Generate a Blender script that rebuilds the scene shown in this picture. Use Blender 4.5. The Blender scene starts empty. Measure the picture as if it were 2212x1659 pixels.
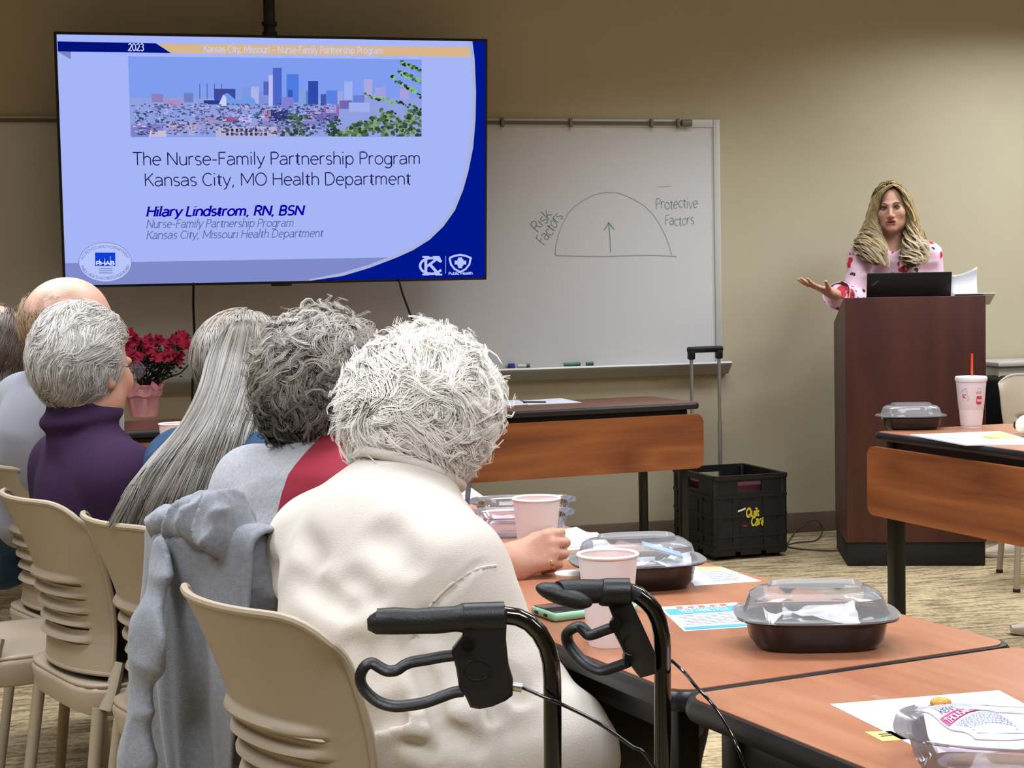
import bpy, bmesh, math, random
import numpy as np
from mathutils import Vector, Matrix

# ---------------------------------------------------------------- scene, camera, light
scn = bpy.context.scene
COL = scn.collection
PI = math.pi
ALPHA = math.radians(14.3)            # the camera looks this far to the right of the back wall's normal
CA, SA = math.cos(ALPHA), math.sin(ALPHA)
FPX, CAMZ, HOR, ROLL = 3600.0, 1.27, 612.0, 0.020
PITCH = math.atan((829.5 - HOR) / FPX)
YW = 7.655                            # the back wall, in room axes (x along the wall, y towards it)

def W(x, y, z=0.0):
    """point given right of / ahead of the camera spot -> room axes"""
    return Vector((x * CA + y * SA, -x * SA + y * CA, z))

fwd = W(0, 1) * math.cos(PITCH) + Vector((0, 0, -math.sin(PITCH)))
right0 = W(1, 0)
up0 = right0.cross(fwd)
cr, sr = math.cos(ROLL), math.sin(ROLL)
cam_r = right0 * cr - up0 * sr
cam_u = up0 * cr + right0 * sr
cam = bpy.data.cameras.new('camera')
cam.sensor_width = 36.0
cam.lens = 36.0 * FPX / 2212.0
cam.clip_start = 0.05
camo = bpy.data.objects.new('camera', cam)
COL.objects.link(camo)
m = Matrix.Identity(4)
for i in range(3):
    m[i][0], m[i][1], m[i][2] = cam_r[i], cam_u[i], -fwd[i]
m[2][3] = CAMZ
camo.matrix_world = m
scn.camera = camo

def ray(px, py):
    return cam_r * ((px - 1106.0) / FPX) - cam_u * ((py - 829.5) / FPX) + fwd
EYE = Vector((0, 0, CAMZ))
def to_c(v):
    return Vector((v.x * CA - v.y * SA, v.x * SA + v.y * CA, v.z))
def at_z(px, py, z):
    """where the sight line of a pixel meets the level z (camera-ground axes)"""
    r = ray(px, py); return to_c(EYE + r * ((z - CAMZ) / r.z))
def at_d(px, py, d):
    """the point of a sight line d metres ahead (camera-ground axes)"""
    r = to_c(ray(px, py)); return Vector((0, 0, CAMZ)) + r * (d / r.y)
def at_wall(px, py, off=0.0):
    r = ray(px, py); return EYE + r * ((YW - off) / r.y)

scn.view_settings.view_transform = 'Standard'
scn.view_settings.look = 'None'
scn.view_settings.gamma = 1.0
scn.view_settings.exposure = 0.0
scn.view_settings.use_curve_mapping = False
scn.cycles.max_bounces = 10
scn.cycles.diffuse_bounces = 6
scn.cycles.transparent_max_bounces = 16
scn.cycles.sample_clamp_indirect = 4.0
wld = bpy.data.worlds.new('world'); scn.world = wld
wld.use_nodes = True
wld.node_tree.nodes['Background'].inputs[0].default_value = (1, .95, .88, 1)
wld.node_tree.nodes['Background'].inputs[1].default_value = 0.10

def area(name, loc, sx, sy, power, col=(1, .95, .88), tilt=None, spread=180):
    l = bpy.data.lights.new(name, 'AREA'); l.shape = 'RECTANGLE'; l.size = sx; l.size_y = sy
    l.energy = power; l.color = col; l.spread = math.radians(spread)
    o = bpy.data.objects.new(name, l); COL.objects.link(o); o.location = loc
    if tilt: o.rotation_euler = tilt
    return o
# louvred ceiling troffers of the room (all above the frame); the ones by the screen are off
for cx, cy, pw, sp in [(-1.6, 3.0, 33, 135), (-.1, 3.0, 22, 135), (1.4, 3.0, 24, 135), (-1.7, 4.8, 32, 120), (-.1, 4.8, 14, 112), (1.4, 4.8, 15, 115),
                       (3.0, 3.8, 18, 130), (-1.6, 1.2, 38, 155), (.6, .6, 44, 155), (2.4, 0.9, 30, 150), (1.1, 7.05, 15, 118), (2.9, 7.45, 48, 155), (3.3, 5.7, 28, 150), (1.8, 6.2, 14, 125)]:
    area('ceiling_troffer', W(cx, cy, 2.73), 1.2, .6, pw, (.91, .97, 1.06), spread=sp)

# ---------------------------------------------------------------- helpers
rng = np.random.default_rng(7)
random.seed(7)
def lin(c):
    if isinstance(c, str):
        c = [int(c[i:i + 2], 16) for i in (0, 2, 4)]
    return tuple((x / 255 / 12.92) if x / 255 <= .04045 else ((x / 255 + .055) / 1.055) ** 2.4 for x in c)

def nodes_of(name):
    mt = bpy.data.materials.new(name); mt.use_nodes = True
    nt = mt.node_tree
    return mt, nt, nt.nodes['Principled BSDF']
def ND(nt, typ, **kw):
    n = nt.nodes.new(typ)
    for k, v in kw.items():
        if k in n.inputs.keys(): n.inputs[k].default_value = v
        else: setattr(n, k, v)
    return n
def mat(name, c, rough=.5, metal=0.0, spec=.5, var=0.0, vscale=40, bump=0.0, bscale=200, emit=None, es=1.0, sheen=0, coat=0, sss=0, stretch=(1, 1, 1)):
    mt, nt, b = nodes_of(name)
    c = lin(c)
    b.inputs['Base Color'].default_value = (*c, 1)
    b.inputs['Roughness'].default_value = rough
    b.inputs['Metallic'].default_value = metal
    b.inputs['Specular IOR Level'].default_value = spec
    if sheen: b.inputs['Sheen Weight'].default_value = sheen
    if coat: b.inputs['Coat Weight'].default_value = coat
    if sss:
        b.inputs['Subsurface Weight'].default_value = sss
        b.inputs['Subsurface Radius'].default_value = (.012, .005, .003)
        b.inputs['Subsurface Scale'].default_value = .5
    L = nt.links.new
    if var or bump:
        tc = ND(nt, 'ShaderNodeTexCoord'); mp = ND(nt, 'ShaderNodeMapping', Scale=stretch); L(tc.outputs['Object'], mp.inputs[0])
    if var:
        n = ND(nt, 'ShaderNodeTexNoise', Scale=vscale, Detail=4.0); L(mp.outputs[0], n.inputs['Vector'])
        r = ND(nt, 'ShaderNodeMapRange'); r.inputs[1].default_value = .3; r.inputs[2].default_value = .7
        r.inputs[3].default_value = 1 - var; r.inputs[4].default_value = 1 + var
        L(n.outputs[0], r.inputs[0])
        h = ND(nt, 'ShaderNodeHueSaturation', Color=(*c, 1)); L(r.outputs[0], h.inputs['Value']); L(h.outputs[0], b.inputs['Base Color'])
    if bump:
        n2 = ND(nt, 'ShaderNodeTexNoise', Scale=bscale, Detail=3.0); L(mp.outputs[0], n2.inputs['Vector'])
        bp = ND(nt, 'ShaderNodeBump', Strength=bump, Distance=.004); L(n2.outputs[0], bp.inputs['Height']); L(bp.outputs[0], b.inputs['Normal'])
    if emit is not None:
        b.inputs['Emission Color'].default_value = (*lin(emit), 1); b.inputs['Emission Strength'].default_value = es
    return mt

def wood(name, dark, light, scale=(1.2, 9, 9), rough=.35, contrast=1.0, spec=.5, arcs=.35):
    """grain runs along local x: fine streaks plus a few wandering arcs"""
    mt, nt, b = nodes_of(name); L = nt.links.new
    tc = ND(nt, 'ShaderNodeTexCoord'); mp = ND(nt, 'ShaderNodeMapping', Scale=scale); L(tc.outputs['Object'], mp.inputs[0])
    n0 = ND(nt, 'ShaderNodeTexNoise', Scale=.55, Detail=1.5, Distortion=.4); L(mp.outputs[0], n0.inputs['Vector'])
    k = ND(nt, 'ShaderNodeMath', operation='MULTIPLY'); k.inputs[1].default_value = 5.5; L(n0.outputs[0], k.inputs[0])
    fr_ = ND(nt, 'ShaderNodeMath', operation='PINGPONG'); fr_.inputs[1].default_value = .5; L(k.outputs[0], fr_.inputs[0])
    d2 = ND(nt, 'ShaderNodeMath', operation='MULTIPLY'); d2.inputs[1].default_value = 2.0; L(fr_.outputs[0], d2.inputs[0])
    mp2 = ND(nt, 'ShaderNodeMapping', Scale=(scale[0] * 2.2, scale[1] * 7, scale[2] * 7)); L(tc.outputs['Object'], mp2.inputs[0])
    n1 = ND(nt, 'ShaderNodeTexNoise', Scale=1.0, Detail=6.0, Roughness=.65); L(mp2.outputs[0], n1.inputs['Vector'])
    n2 = ND(nt, 'ShaderNodeTexNoise', Scale=.35, Detail=2.0); L(mp.outputs[0], n2.inputs['Vector'])
    m1 = ND(nt, 'ShaderNodeMix', data_type='FLOAT'); m1.inputs[0].default_value = arcs; L(n1.outputs[0], m1.inputs[2]); L(d2.outputs[0], m1.inputs[3])
    m2 = ND(nt, 'ShaderNodeMix', data_type='FLOAT'); m2.inputs[0].default_value = .35; L(m1.outputs[0], m2.inputs[2]); L(n2.outputs[0], m2.inputs[3])
    cr_ = ND(nt, 'ShaderNodeValToRGB'); e = cr_.color_ramp.elements
    e[0].position = .5 - .22 / contrast; e[0].color = (*lin(dark), 1); e[1].position = .5 + .2 / contrast; e[1].color = (*lin(light), 1)
    L(m2.outputs[0], cr_.inputs[0]); L(cr_.outputs[0], b.inputs['Base Color'])
    b.inputs['Roughness'].default_value = rough; b.inputs['Specular IOR Level'].default_value = spec
    return mt

def clear(name, tint=(255, 255, 255), haze=.06, gloss=.9, rough=.06, ior=1.45):
    """thin clear plastic: transparent, with a glossy coat and a little milky haze"""
    mt, nt, b = nodes_of(name); L = nt.links.new
    nt.nodes.remove(b); out = nt.nodes['Material Output']
    t = ND(nt, 'ShaderNodeBsdfTransparent', Color=(*lin(tint), 1))
    d = ND(nt, 'ShaderNodeBsdfDiffuse', Color=(.8, .8, .82, 1))
    g = ND(nt, 'ShaderNodeBsdfGlossy', Roughness=rough)
    f = ND(nt, 'ShaderNodeFresnel', IOR=ior)
    mx = ND(nt, 'ShaderNodeMixShader'); mx.inputs[0].default_value = haze
    L(t.outputs[0], mx.inputs[1]); L(d.outputs[0], mx.inputs[2])
    ml = ND(nt, 'ShaderNodeMath', operation='MULTIPLY'); ml.inputs[1].default_value = gloss; L(f.outputs[0], ml.inputs[0])
    m2 = ND(nt, 'ShaderNodeMixShader'); L(ml.outputs[0], m2.inputs[0]); L(mx.outputs[0], m2.inputs[1]); L(g.outputs[0], m2.inputs[2])
    L(m2.outputs[0], out.inputs[0])
    return mt

def np_mesh(name, V, F4):
    """fast mesh from numpy verts and an array of quads (or triangles)"""
    me = bpy.data.meshes.new(name)
    V = np.ascontiguousarray(V, dtype=np.float32); F4 = np.ascontiguousarray(F4, dtype=np.int32)
    k = F4.shape[1]
    me.vertices.add(len(V)); me.vertices.foreach_set('co', V.ravel())
    me.loops.add(F4.size); me.loops.foreach_set('vertex_index', F4.ravel())
    me.polygons.add(len(F4)); me.polygons.foreach_set('loop_start', np.arange(0, F4.size, k, dtype=np.int32))
    me.update(calc_edges=True)
    return me

class MB:
    """collects shapes into ONE mesh"""
    def __init__(s): s.v = []; s.f = []; s.m = []; s.cm = 0
    def add(s, vs, fs):
        o = len(s.v); s.v += [tuple(v) for v in vs]; s.f += [tuple(i + o for i in f) for f in fs]; s.m += [s.cm] * len(fs); return s
    def use(s, i): s.cm = i; return s
    def box(s, c, d, rot=None, bev=0.0, seg=2):
        bm = bmesh.new(); bmesh.ops.create_cube(bm, size=1.0)
        for v in bm.verts: v.co = Vector((v.co.x * d[0], v.co.y * d[1], v.co.z * d[2]))
        if bev: bmesh.ops.bevel(bm, geom=bm.edges[:], offset=bev, segments=seg, affect='EDGES', profile=.5)
        M = rot if rot is not None else Matrix.Identity(3)
        vs = [M @ v.co + Vector(c) for v in bm.verts]; bm.verts.index_update()
        s.add(vs, [[v.index for v in f.verts] for f in bm.faces]); bm.free(); return s
    def tube(s, pts, r, seg=10, caps=True, closed=False, flat=None):
        pts = [Vector(p) for p in pts]; n = len(pts); R = r if isinstance(r, (list, tuple)) else [r] * n
        tang = []
        for i in range(n):
            a = pts[(i - 1) % n] if (closed or i > 0) else pts[i]; b = pts[(i + 1) % n] if (closed or i < n - 1) else pts[i]
            t = (b - a); tang.append(t.normalized() if t.length > 1e-9 else Vector((0, 0, 1)))
        up = Vector((0, 0, 1)) if abs(tang[0].z) < .9 else Vector((1, 0, 0))
        nrm = (up - tang[0] * up.dot(tang[0])).normalized(); vs = []; fs = []
        for i in range(n):
            nrm = (nrm - tang[i] * nrm.dot(tang[i])).normalized(); bn = tang[i].cross(nrm)
            for j in range(seg):
                a = 2 * PI * j / seg; k = flat if flat else 1.0
                vs.append(pts[i] + (nrm * math.cos(a) + bn * math.sin(a) * k) * R[i])
        for i in range(n if closed else n - 1):
            for j in range(seg):
                i2 = (i + 1) % n
                fs.append((i * seg + j, i * seg + (j + 1) % seg, i2 * seg + (j + 1) % seg, i2 * seg + j))
        if caps and not closed:
            fs.append(tuple(range(seg - 1, -1, -1))); fs.append(tuple((n - 1) * seg + j for j in range(seg)))
        return s.add(vs, fs)
    def loft(s, rings, closed=True, cap0=False, cap1=False):
        n = len(rings[0]); vs = [p for r in rings for p in r]; fs = []
        for i in range(len(rings) - 1):
            for j in range(n if closed else n - 1):
                j2 = (j + 1) % n; fs.append((i * n + j, i * n + j2, (i + 1) * n + j2, (i + 1) * n + j))
        if cap0: fs.append(tuple(range(n - 1, -1, -1)))
        if cap1: fs.append(tuple((len(rings) - 1) * n + j for j in range(n)))
        return s.add(vs, fs)
    def lathe(s, prof, c=(0, 0, 0), seg=32, cap0=True, cap1=False):
        return s.loft([[(c[0] + r * math.cos(2 * PI * j / seg), c[1] + r * math.sin(2 * PI * j / seg), c[2] + z) for j in range(seg)] for r, z in prof], True, cap0, cap1)
    def prism(s, poly, d0, d1, f):
        """poly 2-D, extruded from d0 to d1; f(x, y, d) -> 3-D"""
        n = len(poly); vs = [f(x, y, d0) for x, y in poly] + [f(x, y, d1) for x, y in poly]
        fs = [tuple(range(n - 1, -1, -1)), tuple(range(n, 2 * n))] + [(i, (i + 1) % n, n + (i + 1) % n, n + i) for i in range(n)]
        return s.add(vs, fs)
    def poly(s, pts): return s.add(pts, [tuple(range(len(pts)))])
    def grid(s, fn, nu, nv, skip=None):
        vs = [fn(i / nu, j / nv) for j in range(nv + 1) for i in range(nu + 1)]
        fs = [(j * (nu + 1) + i, j * (nu + 1) + i + 1, (j + 1) * (nu + 1) + i + 1, (j + 1) * (nu + 1) + i) for j in range(nv) for i in range(nu) if not (skip and skip((i + .5) / nu, (j + .5) / nv))]
        return s.add(vs, fs)
    def ball(s, c, r, seg=16, rings=10):
        r = r if isinstance(r, (tuple, list)) else (r, r, r)
        vs = [(c[0], c[1], c[2] + r[2])]; fs = []
        for i in range(1, rings):
            t = PI * i / rings
            for j in range(seg):
                a = 2 * PI * j / seg
                vs.append((c[0] + r[0] * math.sin(t) * math.cos(a), c[1] + r[1] * math.sin(t) * math.sin(a), c[2] + r[2] * math.cos(t)))
        vs.append((c[0], c[1], c[2] - r[2])); e = len(vs) - 1
        for j in range(seg):
            fs.append((0, 1 + j, 1 + (j + 1) % seg)); fs.append((e, e - seg + (j + 1) % seg, e - seg + j))
        for i in range(rings - 2):
            for j in range(seg):
                a = 1 + i * seg; fs.append((a + j, a + seg + j, a + seg + (j + 1) % seg, a + (j + 1) % seg))
        return s.add(vs, fs)
    def build(s, name, mats, parent=None, smooth=True, ang=40, solid=0, sub=0, M=None):
        me = bpy.data.meshes.new(name); vs = s.v
        if M is not None: vs = [M @ Vector(v) for v in vs]
        me.from_pydata([tuple(v) for v in vs], [], s.f)
        mats = mats if isinstance(mats, (list, tuple)) else [mats]
        for q in mats: me.materials.append(q)
        me.polygons.foreach_set('material_index', s.m)
        return link_mesh(name, me, parent, smooth, ang, solid, sub)

def link_mesh(name, me, parent=None, smooth=True, ang=40, solid=0, sub=0):
    bm = bmesh.new(); bm.from_mesh(me); bmesh.ops.recalc_face_normals(bm, faces=bm.faces[:]) if len(bm.faces) < 60000 else None; bm.to_mesh(me); bm.free()
    if smooth:
        me.polygons.foreach_set('use_smooth', [True] * len(me.polygons))
        if ang < 180: me.set_sharp_from_angle(angle=math.radians(ang))
    me.update()
    o = bpy.data.objects.new(name, me); COL.objects.link(o)
    if parent: o.parent = parent
    if solid:
        md = o.modifiers.new('solid', 'SOLIDIFY'); md.thickness = solid; md.offset = 0
    if sub:
        md = o.modifiers.new('sub', 'SUBSURF'); md.levels = sub; md.render_levels = sub
    return o

def crom(pts, n):
    pts = np.array(pts, float); m = len(pts); out = []
    for t in np.linspace(0, m - 1, n):
        i = min(int(t), m - 2); f = t - i; a, b, c, d = pts[max(0, i - 1)], pts[i], pts[i + 1], pts[min(m - 1, i + 2)]
        out.append(.5 * ((2 * b) + (c - a) * f + (2 * a - 5 * b + 4 * c - d) * f * f + (3 * b - a - 3 * c + d) * f ** 3))
    return np.array(out)
def tag(o, label, cat, group=None):
    o['label'] = label; o['category'] = cat
    if group: o['group'] = group
    return o
def thing(name, label, cat, loc=(0, 0, 0), rz=0.0, group=None):
    o = bpy.data.objects.new(name, None); COL.objects.link(o); o.empty_display_size = .1
    o.location = loc; o.rotation_euler = (0, 0, rz)
    return tag(o, label, cat, group)
def struct(o): o['kind'] = 'structure'; return o
def place(o, loc, rz=0.0): o.location = loc; o.rotation_euler = (0, 0, rz); return o
def copy_tree(o, parent=None):
    c = o.copy(); COL.objects.link(c)
    if parent: c.parent = parent
    for ch in list(o.children): copy_tree(ch, c)
    return c
def dup(o, loc, rz, label, group=None):
    c = copy_tree(o); c.location = loc; c.rotation_euler = (0, 0, rz); c['label'] = label
    if group: c['group'] = group
    return c
CROT = -ALPHA          # rotation of things modelled in camera-ground axes
def ang_c(dx, dy):
    """heading of a camera-ground direction in room axes, as rotation of local +x"""
    return math.atan2(dy, dx) - ALPHA

# ---- monoline stroke lettering
GL = {
 'a': (5.1, '0.9,4.3 @2.4,3.4,1.9,1.6,130,0 4.3,0;4.3,2.9 2.2,2.8 @2.1,1.4,1.6,1.4,90,270 2.8,.1 4.3,1.3'), 'b': (5.3, '.7,7.6 .7,0;@2.7,2.5,2,2.5,180,-180'),
 'c': (4.7, '@2.7,2.5,2.2,2.5,48,312'), 'd': (5.3, '4.5,7.6 4.5,0;@2.5,2.5,2,2.5,0,360'), 'e': (5.2, '.5,2.7 4.7,2.7 @2.65,2.5,2.1,2.5,5,312'),
 'f': (3.2, '@2.5,6.2,1.1,1.4,60,180 1.4,0;.3,5 2.9,5'), 'g': (5.2, '@2.5,2.5,2,2.5,0,360;4.5,5 4.5,-.6 @2.5,-.6,2,1.6,0,-150'),
 'h': (5, '.7,7.6 .7,0;.7,3 @2.5,3.2,1.8,1.8,180,0 4.3,0'), 'i': (1.9, '.8,5 .8,0;.8,6.7 .8,7.25'), 'k': (4.5, '.7,7.6 .7,0;4,5 .7,1.9;1.9,3 4.3,0'),
 'l': (1.9, '.8,7.6 .8,0'), 'm': (7.7, '.7,5 .7,0;.7,3 @2.2,3.4,1.5,1.6,180,0 3.7,0;3.7,3 @5.2,3.4,1.5,1.6,180,0 6.7,0'),
 'n': (5, '.7,5 .7,0;.7,3 @2.5,3.2,1.8,1.8,180,0 4.3,0'), 'o': (5.4, '@2.7,2.5,2.2,2.5,0,360'), 'p': (5.3, '.7,5 .7,-2.2;@2.7,2.5,2,2.5,180,-180'),
 'r': (3.6, '.7,5 .7,0;.7,2.8 @2.4,3.2,1.7,1.8,180,65'), 's': (4.1, '@2.1,3.75,1.5,1.25,40,270 @2.1,1.25,1.5,1.25,90,-140'),
 't': (3.4, '1.5,6.4 1.5,1.2 @2.5,1.2,1,1.2,180,290;.3,5 3,5'), 'u': (5, '.7,5 .7,2 @2.5,1.8,1.8,1.8,180,360;4.3,5 4.3,0'), 'v': (4.6, '.3,5 2.3,0 4.3,5'),
 'w': (6.8, '.3,5 1.9,0 3.4,4.6 4.9,0 6.5,5'), 'x': (4.4, '.3,5 4.1,0;4.1,5 .3,0'), 'y': (4.7, '.3,5 2.4,0;4.5,5 1.8,-1.5 .6,-2.2'), 'z': (4.2, '.4,5 3.8,5 .4,0 3.8,0'),
 'A': (6, '.2,0 3,7.2 5.8,0;1.2,2.5 4.8,2.5'), 'B': (5.6, '.8,0 .8,7.2;.8,7.2 2.8,7.2 @2.8,5.5,1.7,1.7,90,-90 .8,3.8;.8,3.8 3,3.8 @3,1.9,1.9,1.9,90,-90 .8,0'),
 'C': (6.2, '@3.5,3.6,2.9,3.6,48,312'), 'D': (6.5, '.8,0 .8,7.2;.8,7.2 2.6,7.2 @2.6,3.6,3.2,3.6,90,-90 .8,0'), 'E': (5, '.8,0 .8,7.2;.8,7.2 4.4,7.2;.8,3.8 4,3.8;.8,0 4.4,0'),
 'F': (4.8, '.8,0 .8,7.2;.8,7.2 4.4,7.2;.8,3.8 4,3.8'), 'G': (6.6, '@3.5,3.6,2.9,3.6,48,350;6.3,3.2 4,3.2'), 'H': (6.4, '.8,0 .8,7.2;5.6,0 5.6,7.2;.8,3.8 5.6,3.8'), 'I': (2.4, '1.2,0 1.2,7.2'),
 'K': (5.6, '.8,0 .8,7.2;5,7.2 .8,3;2.2,4.3 5.3,0'), 'L': (4.6, '.8,0 .8,7.2;.8,0 4.3,0'), 'M': (8.2, '.8,0 .8,7.2;.8,7.2 4.1,1.5 7.4,7.2;7.4,7.2 7.4,0'),
 'N': (6.6, '.8,0 .8,7.2;.8,7.2 5.8,0;5.8,0 5.8,7.2'), 'O': (7, '@3.5,3.6,3,3.6,0,360'), 'P': (5.3, '.8,0 .8,7.2;.8,7.2 2.8,7.2 @2.8,5.3,2,1.9,90,-90 .8,3.4'),
 'Q': (7, '@3.5,3.6,3,3.6,0,360;4,2 6.4,-.6'), 'R': (5.6, '.8,0 .8,7.2;.8,7.2 2.8,7.2 @2.8,5.4,1.9,1.8,90,-90 .8,3.6;2.8,3.6 5.2,0'), 'S': (5.2, '@2.6,5.4,1.9,1.8,35,270 @2.6,1.8,2,1.8,90,-145'),
 'T': (5.4, '2.7,0 2.7,7.2;.2,7.2 5.2,7.2'), 'U': (6.2, '.8,7.2 .8,2.3 @3.1,2.3,2.3,2.3,180,360 5.4,7.2'), 'V': (5.8, '.2,7.2 2.9,0 5.6,7.2'), 'Y': (5.4, '.2,7.2 2.7,3.4 5.2,7.2;2.7,3.4 2.7,0'),
 '0': (5.2, '@2.6,3.6,2.1,3.6,0,360'), '2': (5.2, '@2.6,5.2,1.9,2,160,-20 .5,0 4.7,0'), '3': (5.2, '@2.4,5.4,1.8,1.8,150,-90 @2.4,1.85,2,1.85,90,-150'), '1': (5.2, '1.4,6 2.6,7.2 2.6,0'), '5': (5.2, '4.4,7.2 1,7.2 .9,4 @2.5,2.2,2.1,2.2,120,-140'),
 ',': (2.4, '1.3,.5 .7,-1.3'), '.': (2.2, '1,0 1,.5'), '-': (3.4, '.5,2.8 2.9,2.8'), '\u2013': (5.4, '.4,2.8 5,2.8'), "'": (1.8, '.9,7.4 .7,5.6'), '?': (4.4, '@2.2,5.5,1.7,1.7,160,-60 2.2,2.2;2.2,0 2.2,.6'), ' ': (2.6, ''), ':': (2.2, '1,0 1,.5;1,4 1,4.5'), '*': (3, '.6,3 2.4,3;1.5,2 1.5,4'),
}
def stroke_pts(st):
    out = []
    for tk in st.split():
        if tk[0] == '@':
            cx, cy, rx, ry, a0, a1 = map(float, tk[1:].split(',')); n = max(4, int(abs(a1 - a0) / 20))
            out += [(cx + rx * math.cos(math.radians(a0 + (a1 - a0) * i / n)), cy + ry * math.sin(math.radians(a0 + (a1 - a0) * i / n))) for i in range(n + 1)]
        else: out.append(tuple(map(float, tk.split(','))))
    return out
def ribbon2(pts, w):
    """2-D polyline -> (verts, quads) of a ribbon w wide"""
    n = len(pts); vs = []
    for i in range(n):
        a = pts[max(0, i - 1)]; b = pts[min(n - 1, i + 1)]; dx, dy = b[0] - a[0], b[1] - a[1]; l = math.hypot(dx, dy) or 1
        nx, ny = -dy / l * w / 2, dx / l * w / 2
        if 0 < i < n - 1:
            d1 = (pts[i][0] - a[0], pts[i][1] - a[1]); d2 = (b[0] - pts[i][0], b[1] - pts[i][1]); c = (d1[0] * d2[0] + d1[1] * d2[1]) / ((math.hypot(*d1) * math.hypot(*d2)) or 1)
            k = min(2.0, 1 / max(.35, math.sqrt(max(0, (1 + c) / 2)))); nx *= k; ny *= k
        vs += [(pts[i][0] + nx, pts[i][1] + ny), (pts[i][0] - nx, pts[i][1] - ny)]
    return vs, [(2 * i, 2 * i + 1, 2 * i + 3, 2 * i + 2) for i in range(n - 1)]
def text_width(s, u): return sum(GL[c][0] for c in s) * u
def text(mb, s, u, f, x0=0, y0=0, w=.75, serif=0.0, shear=0.0, align='l', fit=None, path=None):
    """lettering s, u metres per glyph unit, laid with f(x, y) -> 3-D"""
    tot = text_width(s, u); kx = (fit / tot) if fit else 1.0; tot *= kx
    x = x0 - (tot / 2 if align == 'c' else 0)
    for ch in s:
        gw, st = GL[ch]
        for q in st.split(';'):
            if not q: continue
            pts = stroke_pts(q)
            if ch in '.:i' and len(pts) == 2 and abs(pts[0][1] - pts[1][1]) < .7: ww = w * 1.25
            else: ww = w
            segs = [ribbon2(pts, ww)]
            if serif:
                for e, p2 in ((pts[0], pts[1]), (pts[-1], pts[-2])):
                    if min(abs(e[1] - yy) for yy in (0, 5, 7.2, 7.6, -2.2)) < .05 and abs(e[1] - p2[1]) > 1.5 and ch not in 'ct,.-' :
                        segs.append(([(e[0] - serif, e[1] + .22), (e[0] - serif, e[1] - .22), (e[0] + serif, e[1] - .22), (e[0] + serif, e[1] + .22)], [(0, 1, 2, 3)]))
            for vs, fs in segs:
                if path:   # along an ellipse: path(arclength) -> (point, tangent angle)
                    out = []
                    (px, py), ta = path(x + gw * u * kx / 2 - x0)
                    for a, b in vs:
                        lx, ly = (a - gw / 2) * u * kx, b * u; out.append(f(px + lx * math.cos(ta) - ly * math.sin(ta), py + lx * math.sin(ta) + ly * math.cos(ta)))
                    mb.add(out, fs)
                else:
                    mb.add([f(x + (a + b * shear) * u * kx, y0 + b * u) for a, b in vs], fs)
        x += gw * u * kx
    return mb
# ---------------------------------------------------------------- materials of the place
M_wall = mat('wall_paint', 'bdb398', .75, spec=.25, var=.02, vscale=3, bump=.08, bscale=300)
M_ceil = mat('ceiling_white', 'd8d8d4', .8)
M_base = mat('rubber_base', '6f5f50', .5)
M_black = mat('black_plastic', '0c0c0d', .42)
M_blackm = mat('black_steel', '0a0a0b', .35, spec=.5)
M_edge = mat('black_edge', '1d1d20', .32, bump=.05)
M_alu = mat('aluminium', 'b9b9b6', .35, metal=.75)
M_white = mat('white_plastic', 'e8e8e6', .4)
M_board = mat('whiteboard_face', 'd6d6d6', .3, spec=.35)
M_paper = mat('paper', 'e6e8ee', .8, spec=.1)
M_dim = mat('grey_print', '9aa0a8', .8)
M_ink = mat('dark_print', '33363c', .8)
M_yel = mat('yellow_note', 'eee07a', .8)
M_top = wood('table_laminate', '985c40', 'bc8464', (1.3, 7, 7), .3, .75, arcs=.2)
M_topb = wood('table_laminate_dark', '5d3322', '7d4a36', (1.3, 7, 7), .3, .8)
M_panel = wood('panel_laminate', '6e3a20', 'ac6636', (1.3, 7, 7), .4, .9, arcs=.4)
M_lect = wood('lectern_veneer', '3a1a14', '5a2c22', (6, 1.0, .7), .45, .8, arcs=.3)

def carpet():
    mt, nt, b = nodes_of('carpet_tile'); L = nt.links.new
    tc = ND(nt, 'ShaderNodeTexCoord'); mp = ND(nt, 'ShaderNodeMapping', Scale=(5, 26, 1)); L(tc.outputs['Object'], mp.inputs[0])
    n = ND(nt, 'ShaderNodeTexNoise', Scale=1.3, Detail=5.0, Roughness=.62); L(mp.outputs[0], n.inputs['Vector'])
    n2 = ND(nt, 'ShaderNodeTexNoise', Scale=55.0, Detail=2.0); L(tc.outputs['Object'], n2.inputs['Vector'])
    mx = ND(nt, 'ShaderNodeMix', data_type='FLOAT'); mx.inputs[0].default_value = .3; L(n.outputs[0], mx.inputs[2]); L(n2.outputs[0], mx.inputs[3])
    r = ND(nt, 'ShaderNodeValToRGB'); e = r.color_ramp.elements
    e[0].position = .4; e[0].color = (*lin('75654c'), 1); e[1].position = .56; e[1].color = (*lin('b5a27e'), 1)
    L(mx.outputs[0], r.inputs[0]); L(r.outputs[0], b.inputs['Base Color']); b.inputs['Roughness'].default_value = .95
    b.inputs['Specular IOR Level'].default_value = .1
    bp = ND(nt, 'ShaderNodeBump', Strength=.5, Distance=.01); L(mx.outputs[0], bp.inputs['Height']); L(bp.outputs[0], b.inputs['Normal'])
    return mt
M_carpet = carpet()

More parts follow.
